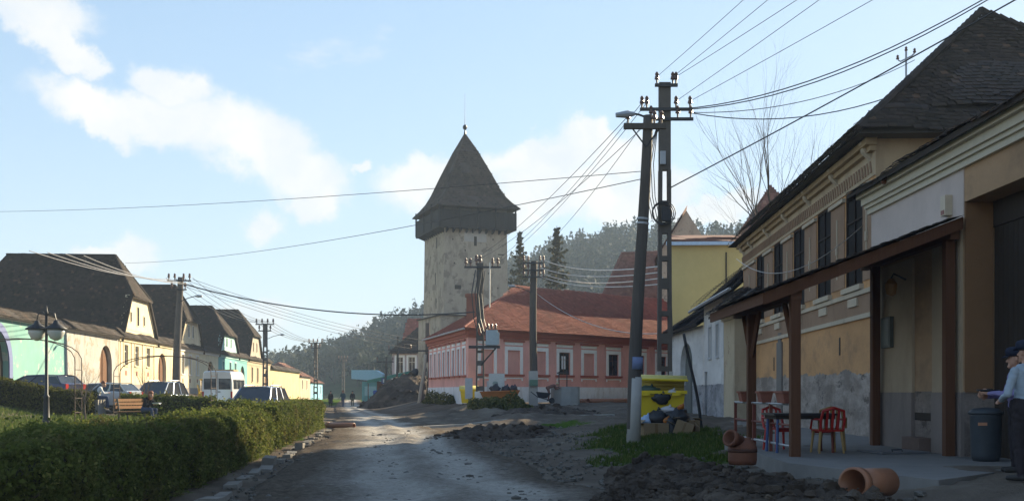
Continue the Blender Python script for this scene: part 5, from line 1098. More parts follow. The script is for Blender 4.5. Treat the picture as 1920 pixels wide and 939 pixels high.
for i in range(4):
    x = (-.9, -.3, .3, .9)[i]; wire('thin wire between left lamp pole and next slotted pole, %s' % ORD[i], (-22.4 + x, 71.8, 9.3), (-26.6 + x, 114.8, 9.1), .7, .018, None, GL_); wire('thin wire between the two far slotted poles on the left, %s' % ORD[i], (-26.6 + x, 114.8, 9.1), (-27.6 + x, 149.8, 8.7), .5, .022, None, GL_)
    wire('faint wire from left lamp pole to pink house corner, %s of four' % ('lowest', 'third', 'second', 'uppermost')[i], (-22.4 + x, 71.8, 9.2), (-8.6 + x * .7, 97.8, 5.6 + .25 * i), .5, .014, None, 'faint wires over the hillside')
    wire('pale wire before the big dark roof to left lamp pole, %s' % ORD[i], P(55 + 34 * i, 470 + 3 * i, 44), (-22.4 + x * .6, 71.8, 9.2 - .1 * i), .3, .018, ALU, 'pale wires before the big dark roof')

# ------------------------------------------------------------------ hedges
HL = leafmat('hedge_leaves', (.06, .078, .02), (.15, .18, .042), (.28, .27, .075), .4)
_t = HL.node_tree; _b = _t.nodes['Principled BSDF']; _src = _b.inputs['Base Color'].links[0].from_socket      # thin and browned patches in the clipped face
_n = _t.nodes.new('ShaderNodeTexNoise'); _n.inputs['Scale'].default_value = 1.1; _n.inputs['Detail'].default_value = 5; _g = _t.nodes.new('ShaderNodeNewGeometry'); _t.links.new(_g.outputs['Position'], _n.inputs['Vector'])
_r = _t.nodes.new('ShaderNodeMapRange'); _r.inputs['From Min'].default_value = .52; _r.inputs['From Max'].default_value = .68; _r.inputs['To Max'].default_value = .7; _t.links.new(_n.outputs[0], _r.inputs[0])
_m = _t.nodes.new('ShaderNodeMix'); _m.data_type = 'RGBA'; _m.inputs[7].default_value = (.13, .1, .045, 1); _t.links.new(_r.outputs[0], _m.inputs[0]); _t.links.new(_src, _m.inputs[6])
for _l in list(_src.links):
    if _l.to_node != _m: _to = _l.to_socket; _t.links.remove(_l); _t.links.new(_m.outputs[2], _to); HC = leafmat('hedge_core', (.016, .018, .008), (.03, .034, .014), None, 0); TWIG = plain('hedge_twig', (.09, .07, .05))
def hedge(name, label, path, width, height, leaf=.05, dens=1300, group='clipped hedges round the little park', seed=1, mat=HL):
    rg = np.random.default_rng(seed); p = np.array(path, float); d = np.diff(p, axis=0); sl = np.hypot(d[:, 0], d[:, 1]); cum = np.concatenate([[0], np.cumsum(sl)]); Lh = cum[-1]
    root = thing(name, label, 'hedge', (p[0, 0], p[0, 1], G(*p[0])), 0, group)
    def at(s): x = np.interp(s, cum, p[:, 0]); y = np.interp(s, cum, p[:, 1]); i = np.clip(np.searchsorted(cum, s) - 1, 0, len(d) - 1); return x, y, d[i, 0] / sl[i], d[i, 1] / sl[i]
    per = 2 * height + width; nS = int(Lh * per * dens); s = rg.random(nS) * Lh; q = rg.random(nS) * per; endn = int(2 * width * height * dens)
    a = np.where(q < height, -.5, np.where(q > height + width, .5, (q - height) / width - .5)); z = np.where(q < height, q, np.where(q > height + width, per - q, height))
    nl = np.where(q < height, -1., np.where(q > height + width, 1., 0.)); nu = np.where((q >= height) & (q <= height + width), 1., 0.); ne = np.zeros(nS)
    s = np.concatenate([s, np.where(rg.random(endn) < .5, 0, Lh)]); a = np.concatenate([a, rg.random(endn) - .5]); z = np.concatenate([z, rg.random(endn) * height]); nl = np.concatenate([nl, np.zeros(endn)]); nu = np.concatenate([nu, np.zeros(endn)]); ne = np.concatenate([ne, np.where(s[-endn:] > Lh / 2, 1., -1.)])
    x, y, tx, ty = at(s); rx, ry = ty, -tx; lat = a * width
    # rounded shoulders, uneven clipping
    sh = np.clip((z / height - .8) / .2, 0, 1) * np.clip((np.abs(a) - .3) / .2, 0, 1); bulge = (vnoise(s, z * 1.4 + a * 3, .7, seed) - .5) * .22 + (vnoise(s, z + a * 2, .25, seed + 3) - .5) * .12 - .13 * sh + np.abs(rg.normal(0, .035, len(s))) * np.where(rg.random(len(s)) < .12, 2.2, .6) - .04
    N_ = np.stack([rx * nl + tx * ne, ry * nl + ty * ne, nu], 1); C = np.stack([x + rx * lat, y + ry * lat, gz(x, y, False) + z], 1) + N_ * bulge[:, None] + rg.normal(0, .02, (len(s), 3))
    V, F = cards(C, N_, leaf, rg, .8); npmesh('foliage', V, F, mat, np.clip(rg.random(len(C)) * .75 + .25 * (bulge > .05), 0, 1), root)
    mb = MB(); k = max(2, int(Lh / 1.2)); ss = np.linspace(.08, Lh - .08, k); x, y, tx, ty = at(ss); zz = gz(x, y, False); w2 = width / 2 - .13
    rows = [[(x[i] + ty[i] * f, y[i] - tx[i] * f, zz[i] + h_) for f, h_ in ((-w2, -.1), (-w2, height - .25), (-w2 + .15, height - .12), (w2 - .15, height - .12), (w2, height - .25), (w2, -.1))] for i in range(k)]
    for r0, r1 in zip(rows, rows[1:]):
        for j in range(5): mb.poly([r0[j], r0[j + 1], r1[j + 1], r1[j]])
    mb.poly(rows[0]); mb.poly(rows[-1]); mb.build('dark_core', HC, root)  # solid core closing the gaps; inner shade put into its dark colour
    tw_ = MB()                                            # bare shoots sticking out of the clipped face
    for i in range(int(Lh * 14)):
        s1 = rg.random() * Lh; x1, y1, a1, b1 = [float(v[0]) for v in at(np.array([s1]))]; sd_ = rg.choice([-1, 1, 0]); off = sd_ * width / 2 if sd_ else rg.uniform(-.5, .5) * width; z1 = G(x1, y1) + (height if not sd_ else rg.random() * height)
        p1 = Vector((x1 + b1 * off * .9, y1 - a1 * off * .9, z1 - .05)); tw_.tube([p1, p1 + Vector((b1 * sd_ * .1 + rg.normal(0, .03), -a1 * sd_ * .1 + rg.normal(0, .03), rg.uniform(.03, .16)))], [.006, .003], 3, caps=False)
    tw_.build('shoots', TWIG, root, kind='stuff'); return root
hp = lambda D, o=0.: (-4.95 - .107 * (D - 15.7) - .6 - o, D)
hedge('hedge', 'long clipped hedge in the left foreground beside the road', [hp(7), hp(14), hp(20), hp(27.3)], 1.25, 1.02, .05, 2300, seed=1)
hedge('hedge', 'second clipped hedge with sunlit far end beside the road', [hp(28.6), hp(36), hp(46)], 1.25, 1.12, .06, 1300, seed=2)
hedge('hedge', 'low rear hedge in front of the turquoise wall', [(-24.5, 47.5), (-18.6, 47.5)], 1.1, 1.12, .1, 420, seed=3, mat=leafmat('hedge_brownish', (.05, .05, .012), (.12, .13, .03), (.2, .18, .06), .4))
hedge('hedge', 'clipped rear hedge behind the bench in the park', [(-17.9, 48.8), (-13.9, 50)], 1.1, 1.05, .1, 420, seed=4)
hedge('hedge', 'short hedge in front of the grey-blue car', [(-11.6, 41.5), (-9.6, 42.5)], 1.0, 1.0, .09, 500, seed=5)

# grass blades
rg = np.random.default_rng(21); X = np.concatenate([rg.uniform(1.4, 7.8, 60000), rg.uniform(-22, -6.5, 40000)]); Y = np.concatenate([rg.uniform(20, 42, 60000), rg.uniform(24, 47, 40000)])
e_ = (vnoise(X, Y, 1.3, 11) - .5) * 1.6 + (vnoise(X, Y, .4, 12) - .5) * .7
gm_ = np.where(X > 0, np.clip((1.9 - np.hypot((X - 4.2) / 1.5, (Y - 29) / 4.6) + e_ * .7), 0, 1), (X < f_rl(Y) - 2.1) * 1.)
k = (gm_ > .3 + .5 * rg.random(len(X))) & ~((X > 4.7) & (Y < 24.8)); X, Y = X[k], Y[k]; n = len(X); Z = gz(X, Y); h = rg.uniform(.05, .17, n); an = rg.random(n) * 6.283; w_ = .012 + .01 * (Y / 30); lx, ly = rg.normal(0, .05, n), rg.normal(0, .05, n)
V = np.stack([np.stack([X - w_ * np.cos(an), Y - w_ * np.sin(an), Z - .01], 1), np.stack([X + w_ * np.cos(an), Y + w_ * np.sin(an), Z - .01], 1), np.stack([X + lx, Y + ly, Z + h], 1)], 1).reshape(-1, 3)
tag(npmesh('grass', V, np.arange(3 * n).reshape(n, 3), leafmat('grass_blades', (.05, .075, .016), (.11, .155, .034), (.22, .2, .08), .4), rg.random(n), None, 'stuff'), 'short grass on the verge and in the little park', 'grass')

# ------------------------------------------------------------------ heaps of dug earth
SOIL = soilmat('dug_soil', (.045, .035, .028), (.105, .08, .062), (.2, .16, .125), 1.6, 1.0)
def heap(name, label, hfun, x0, x1, y0, y1, st, clods, size, seed):
    rg = np.random.default_rng(seed); gx_, gy_ = np.meshgrid(np.arange(x0, x1, st), np.arange(y0, y1, st)); hh = hfun(gx_, gy_)
    lump = (vnoise(gx_, gy_, size * 4, seed) - .5) * size * 2.2 + (vnoise(gx_, gy_, size * 1.6, seed + 1) - .5) * size * 1.5 + (vnoise(gx_, gy_, size * .7, seed + 2) - .5) * size * .7
    z = gz(gx_, gy_, False) - .12 + np.where(hh > 0, hh + lump * np.clip(hh * 5, 0, 1), hh * .5); idx = np.arange(gx_.size).reshape(gx_.shape); F = np.stack([idx[:-1, :-1], idx[:-1, 1:], idx[1:, 1:], idx[1:, :-1]], -1).reshape(-1, 4)
    ok = (hh.ravel()[F] > -.25).any(1); o = npmesh(name, np.stack([gx_, gy_, z], -1).reshape(-1, 3), F[ok], SOIL, None, None, None, False); tag(o, label, 'earth heap', 'heaps of dug earth')
    mb = MB(); c = 0
    while c < clods:
        x, y = rg.uniform(x0, x1), rg.uniform(y0, y1); h_ = float(hfun(np.array([x]), np.array([y]))[0])
        if h_ < -.05 - .22 * rg.random() ** 2.5: c += .06; continue
        i, j = int((y - y0) / st), int((x - x0) / st); s_ = size * rg.choice([.2, .4, .7, 1.1, 1.5], p=[.46, .3, .16, .06, .02]); mb.blob((x, y, float(z[min(i, z.shape[0] - 1), min(j, z.shape[1] - 1)]) + s_ * .25), (s_, s_ * .9, s_ * .75), .35, 6, 4); c += 1
    mb.build('clods', SOIL, o, kind='stuff'); return o
def hA(x, y):      # long bank between the road and the pavement
    cx = np.interp(y, [10, 14, 18, 22], [2.7, 2.7, 2.8, 2.7]); wd = np.interp(y, [10, 13, 16, 20, 22.5], [2.5, 2.3, 1.9, 1.2, .4])
    return .44 * (1 - np.abs((x - cx) / wd) ** 2.4) * np.clip((22.5 - y) / 2.5, 0, 1) * (.75 + .5 * vnoise(x, y, 1.1, 40)) - .05
heap('earth_bank', 'dark cloddy earth bank in the right foreground beside the road', hA, .0, 5.6, 10.5, 23, .055, 3600, .075, 3)
def hB(x, y): return 3.1 * (1 - np.hypot((x + 10.6) / 4.6, (y - 108) / 5.5) ** 1.15) + .7 * (vnoise(x, y, 1.6, 44) - .5) + np.clip(.9 * (1 - np.hypot((x + 13.5) / 3, (y - 106) / 4)), 0, 2)
heap('earth_mound', 'big dark earth mound left of the pink house', hB, -17.5, -5, 101, 114, .22, 320, .3, 5)
def hC(x, y): return .38 * (1 - np.hypot((x + .6) / 2.6, (y - 38) / 5.0) ** 2) * (.6 + .8 * vnoise(x, y, 1.4, 47)) - .03
heap('earth_ridge', 'low churned earth ridge in the middle of the yard', hC, -3.6, 2.4, 32, 44, .12, 500, .1, 7)
def hD(x, y): return .42 * (1 - np.hypot((x - 2.0) / 3.4, (y - 60) / 7) ** 2) * (.5 + .9 * vnoise(x, y, 1.9, 49)) - .03
heap('earth_ridge', 'low spread of dark earth before the concrete well', hD, -2.5, 6.4, 52, 68, .2, 350, .14, 9)
# pale concrete edging across the yard
ce = MB(); q = [(-3.9, 47), (-2.2, 48.5), (0, 50.5), (2.6, 53), (5.4, 56)]
ce.v = []; 
for (a, b), (c, d) in zip(q, q[1:]):
    z0, z1 = G(a, b) + .02, G(c, d) + .02; ce.hexa([(a, b, z0 - .1), (c, d, z1 - .1), (c - .05, d + .35, z1 - .1), (a - .05, b + .35, z0 - .1), (a, b, z0 + .09), (c, d, z1 + .09), (c - .05, d + .35, z1 + .09), (a - .05, b + .35, z0 + .09)])
tag(ce.build('path_edging', plain('pale_edging', (.42, .4, .36), .9)), None, None, None, 'structure')

# low shrubs in front of the pink house
SHR = leafmat('shrub_leaves', (.06, .07, .02), (.15, .15, .045), (.26, .22, .08), .3)
def shrub(label, x, y, r, h, seed, group='low shrubs before the pink house'):
    rg = np.random.default_rng(seed); z = G(x, y); root = thing('shrub', label, 'shrub', (x, y, z), 0, group); n = 1800; d = rg.normal(0, 1, (n, 3)); d /= np.linalg.norm(d, axis=1)[:, None]; d[:, 2] = np.abs(d[:, 2]); q = rg.random((n, 1)) ** .35 * (1 + .25 * np.sin(d[:, :1] * 6 + seed))
    V, F = cards(np.array([x, y, z]) + d * q * np.array([r, r * .8, h]), d, .16, rg); npmesh('foliage', V, F, SHR, rg.random(n), root); m = MB()
    for i in range(6): a = rg.random() * 6.28; m.tube([(x, y, z - .1), (x + r * .6 * math.cos(a), y + r * .5 * math.sin(a), z + h * .7)], [.03, .01], 4)
    m.build('stems', TWIG, root, kind='stuff')
for i, (px, D, r, h, lab) in enumerate(((822, 86, 1.7, .95, 'small shrub between earth mound and transformer pole'), (850, 80, 1.5, .8, 'scrubby shrub left of the small yellow bin'), (912, 69, 1.3, .7, 'brownish low shrub at the foot of transformer pole'), (950, 68, 1.6, .95, 'greener shrub in front of the orange skip'), (975, 67, .8, .55, 'tiny shrub beside the whitewashed pole foot'))): shrub(lab, (px - 960) / 2000 * D, D, r, h, 60 + i)

# ------------------------------------------------------------------ people: one continuous skin grown round posed limbs
def capsule(mb, p0, p1, r0, r1, n=10):
    p0, p1 = Vector(p0), Vector(p1); d = p1 - p0; ln = d.length
    if ln < 1e-5: d = Vector((0, 0, 1)); ln = 1e-5
    M = d.to_track_quat('Z', 'Y').to_matrix(); prof = [(r0 * math.sin(a), -r0 * math.cos(a)) for a in np.linspace(0.02, math.pi / 2, 5)] + [(r1 * math.cos(a), ln + r1 * math.sin(a)) for a in np.linspace(0, math.pi / 2 - .02, 5)]
    mb.lathe(prof, p0, n, 0, M)
def ellipsoid(mb, c, r, n=12): mb.lathe([(max(1e-5, math.sin(a)), -math.cos(a)) for a in np.linspace(.02, math.pi - .02, 9)], c, n, 0, Matrix.Diagonal((r[0], r[1], r[2])))
def person(label, loc, rz, J, cols, vox=.02, hair=None, cap=None, group=None, fingers=False, hold=None):
    """J: joints in local metres (x right, y forward, z up). cols: skin, top, trousers, shoes"""
    mb = MB(); prims = []
    def cap_(a, b, r0, r1, t): capsule(mb, a, b, r0, r1); prims.append((np.array(a, float), np.array(b, float), r0, r1, t))
    def ell_(c, r, t): ellipsoid(mb, c, r); prims.append((np.array(c, float), np.array(c, float) + 1e-4, min(r) * 1.0, min(r) * 1.0, t))
    g = {k: Vector(v) for k, v in J.items() if isinstance(v, tuple)}; up = (g['neck'] - g['pelvis']).normalized(); rt = (g['shR'] - g['shL']).normalized(); fw = up.cross(rt)
    for s in (-1, 1):      # torso: hips, waist, chest as pairs of tapered capsules so it is wider than deep
        cap_(g['pelvis'] + rt * s * .075, g['pelvis'].lerp(g['neck'], .45) + rt * s * .06, .115, .105, 2 if 0 else 1); cap_(g['pelvis'].lerp(g['neck'], .45) + rt * s * .06, g['pelvis'].lerp(g['neck'], .82) + rt * s * .085, .108, .1, 1); cap_(g['pelvis'] + rt * s * .08 - up * .03, g['pelvis'] + rt * s * .08 + up * .06, .118, .115, 2)
    cap_(g['pelvis'].lerp(g['neck'], .9) + rt * .1, g['pelvis'].lerp(g['neck'], .9) - rt * .1, .07, .07, 1)
    hd = g['head']; cap_(g['neck'] - up * .03, hd - Vector((0, 0, .06)), .058, .052, 0)
    look = Vector(J.get('look', (0, 1, 0))).normalized(); cap_(hd + Vector((0, 0, .035)) - look * .015, hd - Vector((0, 0, .045)) + look * .018, .093, .072, 0)
    side = look.cross(Vector((0, 0, 1))).normalized(); cap_(hd + look * .085 + Vector((0, 0, .01)), hd + look * .108 - Vector((0, 0, .025)), .012, .017, 0); cap_(hd + look * .06 - Vector((0, 0, .09)), hd + look * .07 - Vector((0, 0, .1)), .035, .03, 0)
    for s in (-1, 1): cap_(hd + side * s * .088 + Vector((0, 0, .015)), hd + side * s * .09 - Vector((0, 0, .02)), .016, .014, 0)
    for s in ('L', 'R'):
        cap_(g['sh' + s], g['el' + s], .062, .05, 1); cap_(g['el' + s], g['wr' + s], .048, .036, 1); h = (g['wr' + s] - g['el' + s]).normalized(); pal = g['wr' + s] + h * .075; cap_(g['wr' + s], pal, .03, .036, 0)
        ax = h.cross(fw); ax = ax.normalized() if ax.length > .1 else rt.copy(); bend = h.cross(ax).normalized()
        if fingers:
            for i, l_ in enumerate((.068, .078, .073, .058)):
                b = pal + ax * (i - 1.5) * .02; k = b + h * l_ * .55; cap_(b, k, .0095, .009, 0); cap_(k, k + (h * .6 - bend * .75) * l_ * .5, .009, .008, 0)
            tb = g['wr' + s] + ax * .03 + h * .03; tk = tb + (ax * .7 + h * .7) * .035; cap_(tb, tk, .011, .01, 0); cap_(tk, tk + h * .03, .01, .009, 0)
        else: cap_(pal, pal + h * .06 - bend * .02, .03, .018, 0)
        cap_(g['hip' + s], g['kn' + s], .098, .066, 2); cap_(g['kn' + s], g['an' + s], .064, .046, 2); toe = Vector(J.get('toe' + s, (0, 1, 0))).normalized(); f0 = g['an' + s] - Vector((0, 0, .035)); cap_(f0 - toe * .04, f0 + toe * .16 - Vector((0, 0, .012)), .045, .036, 3)
    if J.get('skirt'):
        z0 = min(g['knL'].z, g['knR'].z) - .05; c = (g['knL'] + g['knR']) / 2; mb.lathe([(.03, z0), (.26, z0), (.2, g['pelvis'].z), (.03, g['pelvis'].z + .05)], (c.x, c.y, 0), 14); prims.append((np.array((c.x, c.y, z0)), np.array(g['pelvis']), .24, .19, 2))
    me = bpy.data.meshes.new('tmp'); me.from_pydata(mb.v, [], mb.f); o = bpy.data.objects.new('tmp', me); COL.objects.link(o); md = o.modifiers.new('r', 'REMESH'); md.mode = 'VOXEL'; md.voxel_size = vox; sm = o.modifiers.new('s', 'SMOOTH'); sm.factor = .5; sm.iterations = 3
    bpy.context.view_layer.update(); dg = bpy.context.evaluated_depsgraph_get(); body = bpy.data.meshes.new_from_object(o.evaluated_get(dg)); bpy.data.objects.remove(o)
    n = len(body.polygons); C = np.empty(n * 3); body.polygons.foreach_get('center', C); C = C.reshape(-1, 3); best = np.full(n, 9.); mi = np.zeros(n, int)
    for a, b, r0, r1, t in prims:
        ab = b - a; tt = np.clip(((C - a) @ ab) / (ab @ ab), 0, 1); dd = np.linalg.norm(C - a - tt[:, None] * ab, axis=1) - (r0 + (r1 - r0) * tt); k = dd < best; best[k] = dd[k]; mi[k] = t
    body.materials.clear()
    for c in cols: body.materials.append(c)
    nv = len(body.vertices); co = np.empty(nv * 3); body.vertices.foreach_get('co', co); co = co.reshape(-1, 3); no = np.empty(nv * 3); body.vertices.foreach_get('normal', no); no = no.reshape(-1, 3)
    cloth = np.zeros(nv)                                   # creases in sleeves, jacket and trouser legs
    for p_, t_ in zip(body.polygons, mi):
        if t_ in (1, 2): cloth[list(p_.vertices)] = 1
    fold = np.array([noise.noise(Vector((c[0] * 7, c[1] * 7, c[2] * 15))) * .7 + noise.noise(Vector((c[0] * 16, c[1] * 16, c[2] * 26 + 9))) * .4 for c in co]) if vox < .015 else np.zeros(nv)
    co += no * (cloth * fold * .016)[:, None]; body.vertices.foreach_set('co', co.ravel())
    body.polygons.foreach_set('material_index', mi); body.polygons.foreach_set('use_smooth', [True] * n); body.update()
    root = thing('person', label, 'person', loc, rz, group); bo = link('body', body, root)
    if hair:
        m = MB(); c = hd + Vector((0, 0, .045)) - look * .022; vs_ = []
        m.lathe([(max(1e-4, math.sin(a)), math.cos(a)) for a in np.linspace(0, 1.75, 8)], c, 14, 0, Matrix.Diagonal((.104, .112, .104)))
        if J.get('long'): m.blob(tuple(hd - look * .07 - Vector((0, 0, .1))), (.095, .06, .17), .12, 10, 8)
        m.build('hair', hair, root, True, True)
    if cap:
        m = MB(); c = hd + Vector((0, 0, .07)); m.lathe([(.108, -.03), (.122, .0), (.125, .045), (.105, .08), (.05, .098), (1e-4, .1)], c, 16); b0 = c + look * .09 - Vector((0, 0, .02)); ho = m.build('cap', cap, root, True, True)
        m = MB(); m.prism([b0 - side * .075, b0 + side * .075, b0 + look * .075 + side * .055 - Vector((0, 0, .018)), b0 + look * .075 - side * .055 - Vector((0, 0, .018))], (0, 0, .012)); m.build('peak', cap, ho, False, True)
    return root
def fabric(name, col): return plain(name, col, .9, .1, var=.25, scale=9, bump=.3)
SKIN = plain('skin', (.42, .24, .17), .55, .3, var=.08, bump=.05); SHOE = plain('dark_shoes', (.03, .028, .027), .6); HAIR_D = plain('dark_hair', (.03, .022, .018), .6, .3, var=.4, scale=40); HAIR_R = plain('auburn_hair', (.2, .07, .035), .6, .3, var=.4, scale=40)
def stand(h=1.72, st=.0, arms=.16, bendR=0, sway=0.):
    k = h / 1.75; J = dict(pelvis=(0, 0, .94), neck=(0, .01, 1.47), head=(0, .03, 1.63), shL=(-.18, 0, 1.4), shR=(.18, 0, 1.4), elL=(-.18 - arms * .4, -.03, 1.12), elR=(.18 + arms * .4, -.03, 1.12), wrL=(-.19 - arms * .35, .06 + sway, .88), wrR=(.19 + arms * .35, .06 - sway, .88), hipL=(-.09, 0, .9), hipR=(.09, 0, .9), knL=(-.1, .03 + st * .5, .5), knR=(.1, .03 - st * .5, .5), anL=(-.1, st, .09), anR=(.1, -st, .09))
    return {a: tuple(x * k for x in v) for a, v in J.items()}
JACK = fabric('pale_blue_jacket', (.3, .36, .42)); TRO = fabric('dark_trousers', (.035, .03, .034)); NAVY = fabric('navy_cap', (.025, .03, .05)); BRN = fabric('brown_sleeves', (.1, .07, .055)); CHK = fabric('violet_shirt', (.22, .2, .38)); BLK = fabric('black_coat', (.02, .018, .022)); GRN = fabric('khaki', (.1, .1, .07)); TEAL = fabric('teal_jacket', (.03, .07, .09)); WTS = fabric('white_tshirt', (.6, .6, .6)); BRN2 = fabric('reddish_brown_coat', (.2, .11, .09)); DENIM = fabric('denim', (.06, .08, .14))
# two men in caps by the gateway
J = stand(1.78, .0); J.update(wrR=(.2, .3, 1.12), elR=(.3, .02, 1.14), wrL=(-.2, .24, 1.05), elL=(-.29, .0, 1.13), look=(-.35, 1, 0), toeL=(-.5, 1, 0), toeR=(.1, 1, 0))
zM = G(6.62, 13.7)
person('man in pale blue jacket and dark cap seen from behind at right edge', (6.62, 13.7, zM), R(12), J, (SKIN, JACK, TRO, SHOE), .009, HAIR_D, NAVY, 'two men talking by the gateway', True)
J = stand(1.72); J.update(wrR=(.12, .36, 1.08), elR=(.25, .1, 1.08), wrL=(-.1, .38, 1.12), elL=(-.26, .1, 1.1), look=(-.1, 1, -.15), toeL=(0, 1, 0))
person('man in violet shirt and grey cap facing left, holding a dark plate', (7.1, 15.0, G(7.1, 15.0) + .02), R(78), J, (SKIN, CHK, TRO, SHOE), .009, HAIR_D, NAVY, 'two men talking by the gateway', True)
hp_ = thing('hand_plate', 'dark round plate held by the man in violet shirt', 'plate', (6.74, 15.08, 1.6)); q = Vector((6.73, 15.08, G(7.1, 15.0) + 1.16)); m = MB(); m.lathe([(.06, -.03), (.13, .0), (.16, .03), (.15, .03), (.1, .01)], q, 14); m.build('dish', plain('dark_dish', (.02, .02, .025), .4), hp_, True); m = MB(); m.blob((q.x, q.y, q.z + .015), (.09, .09, .03), .2); m.build('contents', plain('dark_food', (.05, .035, .03)), hp_)
# three people walking far down the road
for i, (px, D, st, lab, cols, extra) in enumerate(((620, 112, .16, 'walker in black coat, leftmost of three on the far road', (SKIN, BLK, BLK, SHOE), dict(hair=HAIR_D)), (643, 113, .2, 'walker in teal jacket over white shirt, middle of three', (SKIN, TEAL, DENIM, SHOE), dict(hair=HAIR_R)), (661, 116, .14, 'walker in dark top and khaki trousers, rightmost of three', (SKIN, BLK, GRN, SHOE), dict(hair=HAIR_D)))):
    x = (px - 960) / 2000 * D; J = stand((1.68, 1.78, 1.72)[i], st, .2, sway=st * .8); J['long'] = i < 2; J['skirt'] = i == 0
    if i == 1: J['wrR'] = (.42, .1, .95)
    person(lab, (x, D, G(x, D) + .02), R(180 + (8, -6, 4)[i]), J, cols, .03, group='people walking on the far road', **extra)
def sitting(look=(0, 1, -.6)): return dict(pelvis=(0, 0, .53), neck=(0, .2, 1.0), head=(0, .31, 1.12), shL=(-.18, .16, .94), shR=(.18, .16, .94), elL=(-.24, .3, .7), elR=(.24, .3, .7), wrL=(-.1, .48, .72), wrR=(.1, .48, .72), hipL=(-.1, .02, .52), hipR=(.1, .02, .52), knL=(-.12, .45, .52), knR=(.12, .45, .52), anL=(-.12, .42, .09), anR=(.12, .5, .09), look=look)
bx, by = -15.0, 42.6; bz = G(bx, by)
J = sitting(); J['long'] = True; person('person with auburn hair bent over reading on park bench', (bx + .35, by, bz), R(-115), J, (SKIN, BLK, DENIM, SHOE), .02, HAIR_R)
bk = thing('open_book', 'open pale book on the lap of the bench reader', 'book', (bx + .8, by - .2, bz + .75))
for s in (-1, 1): m = MB(); m.obox((bx + .35 + .55, by - .26 + s * .09, bz + .76), (.26, .18, .015), Matrix.Rotation(s * .3, 3, 'X')); m.build('page', FRAME_W, bk)
bench = thing('park_bench', 'wooden slatted park bench in front of the rear hedge', 'bench', (bx, by, bz), R(-115)); WSL = woodmat('bench_slats', (.36, .2, .1)); IRON = plain('bench_iron', (.04, .04, .04), .5)
for i in range(4): m = MB(); m.box(-.85, .85, -.18 + i * .12, -.08 + i * .12, .43, .465); m.build('seat_slat', WSL, bench, local=True)
for i in range(3): m = MB(); m.box(-.85, .85, -.27 - i * .03, -.24 - i * .03, .56 + i * .14, .67 + i * .14); m.build('back_slat', WSL, bench, local=True)
for x in (-.7, .7):
    m = MB(); m.tube([(x, .25, 0), (x, .22, .42), (x, -.2, .42), (x, -.28, 0)], .025, 6); m.build('leg', IRON, bench, local=True); m = MB(); m.tube([(x, -.2, .42), (x, -.3, .98)], .022, 6); m.build('back_support', IRON, bench, local=True)
J = sitting((.2, 1, -.3)); x, y = -18.7, 48.0; person('seated person in pale top beside the whitewashed wall arch', (x, y, G(x, y) + .35), R(-70), J, (SKIN, WTS, DENIM, SHOE), .025, HAIR_R)
st_ = thing('park_stool', 'low stone block under the seated person in pale top', 'seat', (x, y, G(x, y))); m = MB(); m.obox((x, y, G(x, y) + .37), (.5, .9, .8), None, 0, .95); m.build('block', STONE_P, st_)
# well with a person leaning over it
wx, wy = 4.0, 74.0; wz = G(wx, wy); well = thing('concrete_well', 'grey concrete well block with two uprights before the pink house', 'well', (wx, wy, wz)); m = MB(); m.lathe([(1.0, -.2), (1.0, 1.25), (.82, 1.25), (.82, .6)], (wx - .3, wy, wz), 10); m.build('ring', plain('well_concrete', (.3, .3, .29), .95, .1, var=.25, scale=1.5, bump=.5), well)
for dx in (-.75, -.2): m = MB(); m.tube([(wx + dx, wy - .2, wz + .9), (wx + dx, wy - .2, wz + 2.3)], .035, 5); m.build('upright', STEEL, well)
m = MB(); m.tube([(wx - .9, wy - .2, wz + 2.2), (wx - .05, wy - .2, wz + 2.2)], .05, 6); m.build('windlass', WOODP, well)
J = dict(pelvis=(0, -.1, .92), neck=(0, .42, 1.1), head=(0, .58, 1.15), shL=(-.18, .36, 1.06), shR=(.18, .36, 1.06), elL=(-.22, .5, .8), elR=(.22, .5, .82), wrL=(-.18, .68, .95), wrR=(.2, .7, .9), hipL=(-.09, -.1, .88), hipR=(.09, -.1, .88), knL=(-.1, .02, .5), knR=(.1, -.02, .5), anL=(-.1, -.05, .09), anR=(.1, -.12, .09), look=(0, 1, -.3))
x, y = 2.55, 72.9; person('person in reddish brown coat bending over beside the concrete well', (x, y, G(x, y) + .3), R(-80), J, (SKIN, BRN2, BRN2, SHOE), .025, plain('pale_hair', (.5, .4, .28)))
wb = thing('wheelbarrow', 'dark wheelbarrow left of the person at the well', 'wheelbarrow', (1.95, 71.2, G(1.95, 71.2))); z = G(1.95, 71.2) + .25; m = MB(); m.hexa([(1.75, 70.9, z + .35), (2.3, 70.9, z + .3), (2.3, 71.4, z + .3), (1.75, 71.4, z + .35), (1.6, 70.8, z + .75), (2.6, 70.8, z + .65), (2.6, 71.5, z + .65), (1.6, 71.5, z + .75)]); m.build('tray', STEEL, wb)
for y in (70.95, 71.35): m = MB(); m.tube([(2.6, y, z + .15), (1.7, y, z + .4), (1.25, y, z + .75)], .03, 5); m.build('handle', STEEL, wb)
m = MB(); m.tube([(2.65, 71.1, z + .15), (2.65, 71.2, z + .15)], .2, 12); m.build('wheel', SHOE, wb)
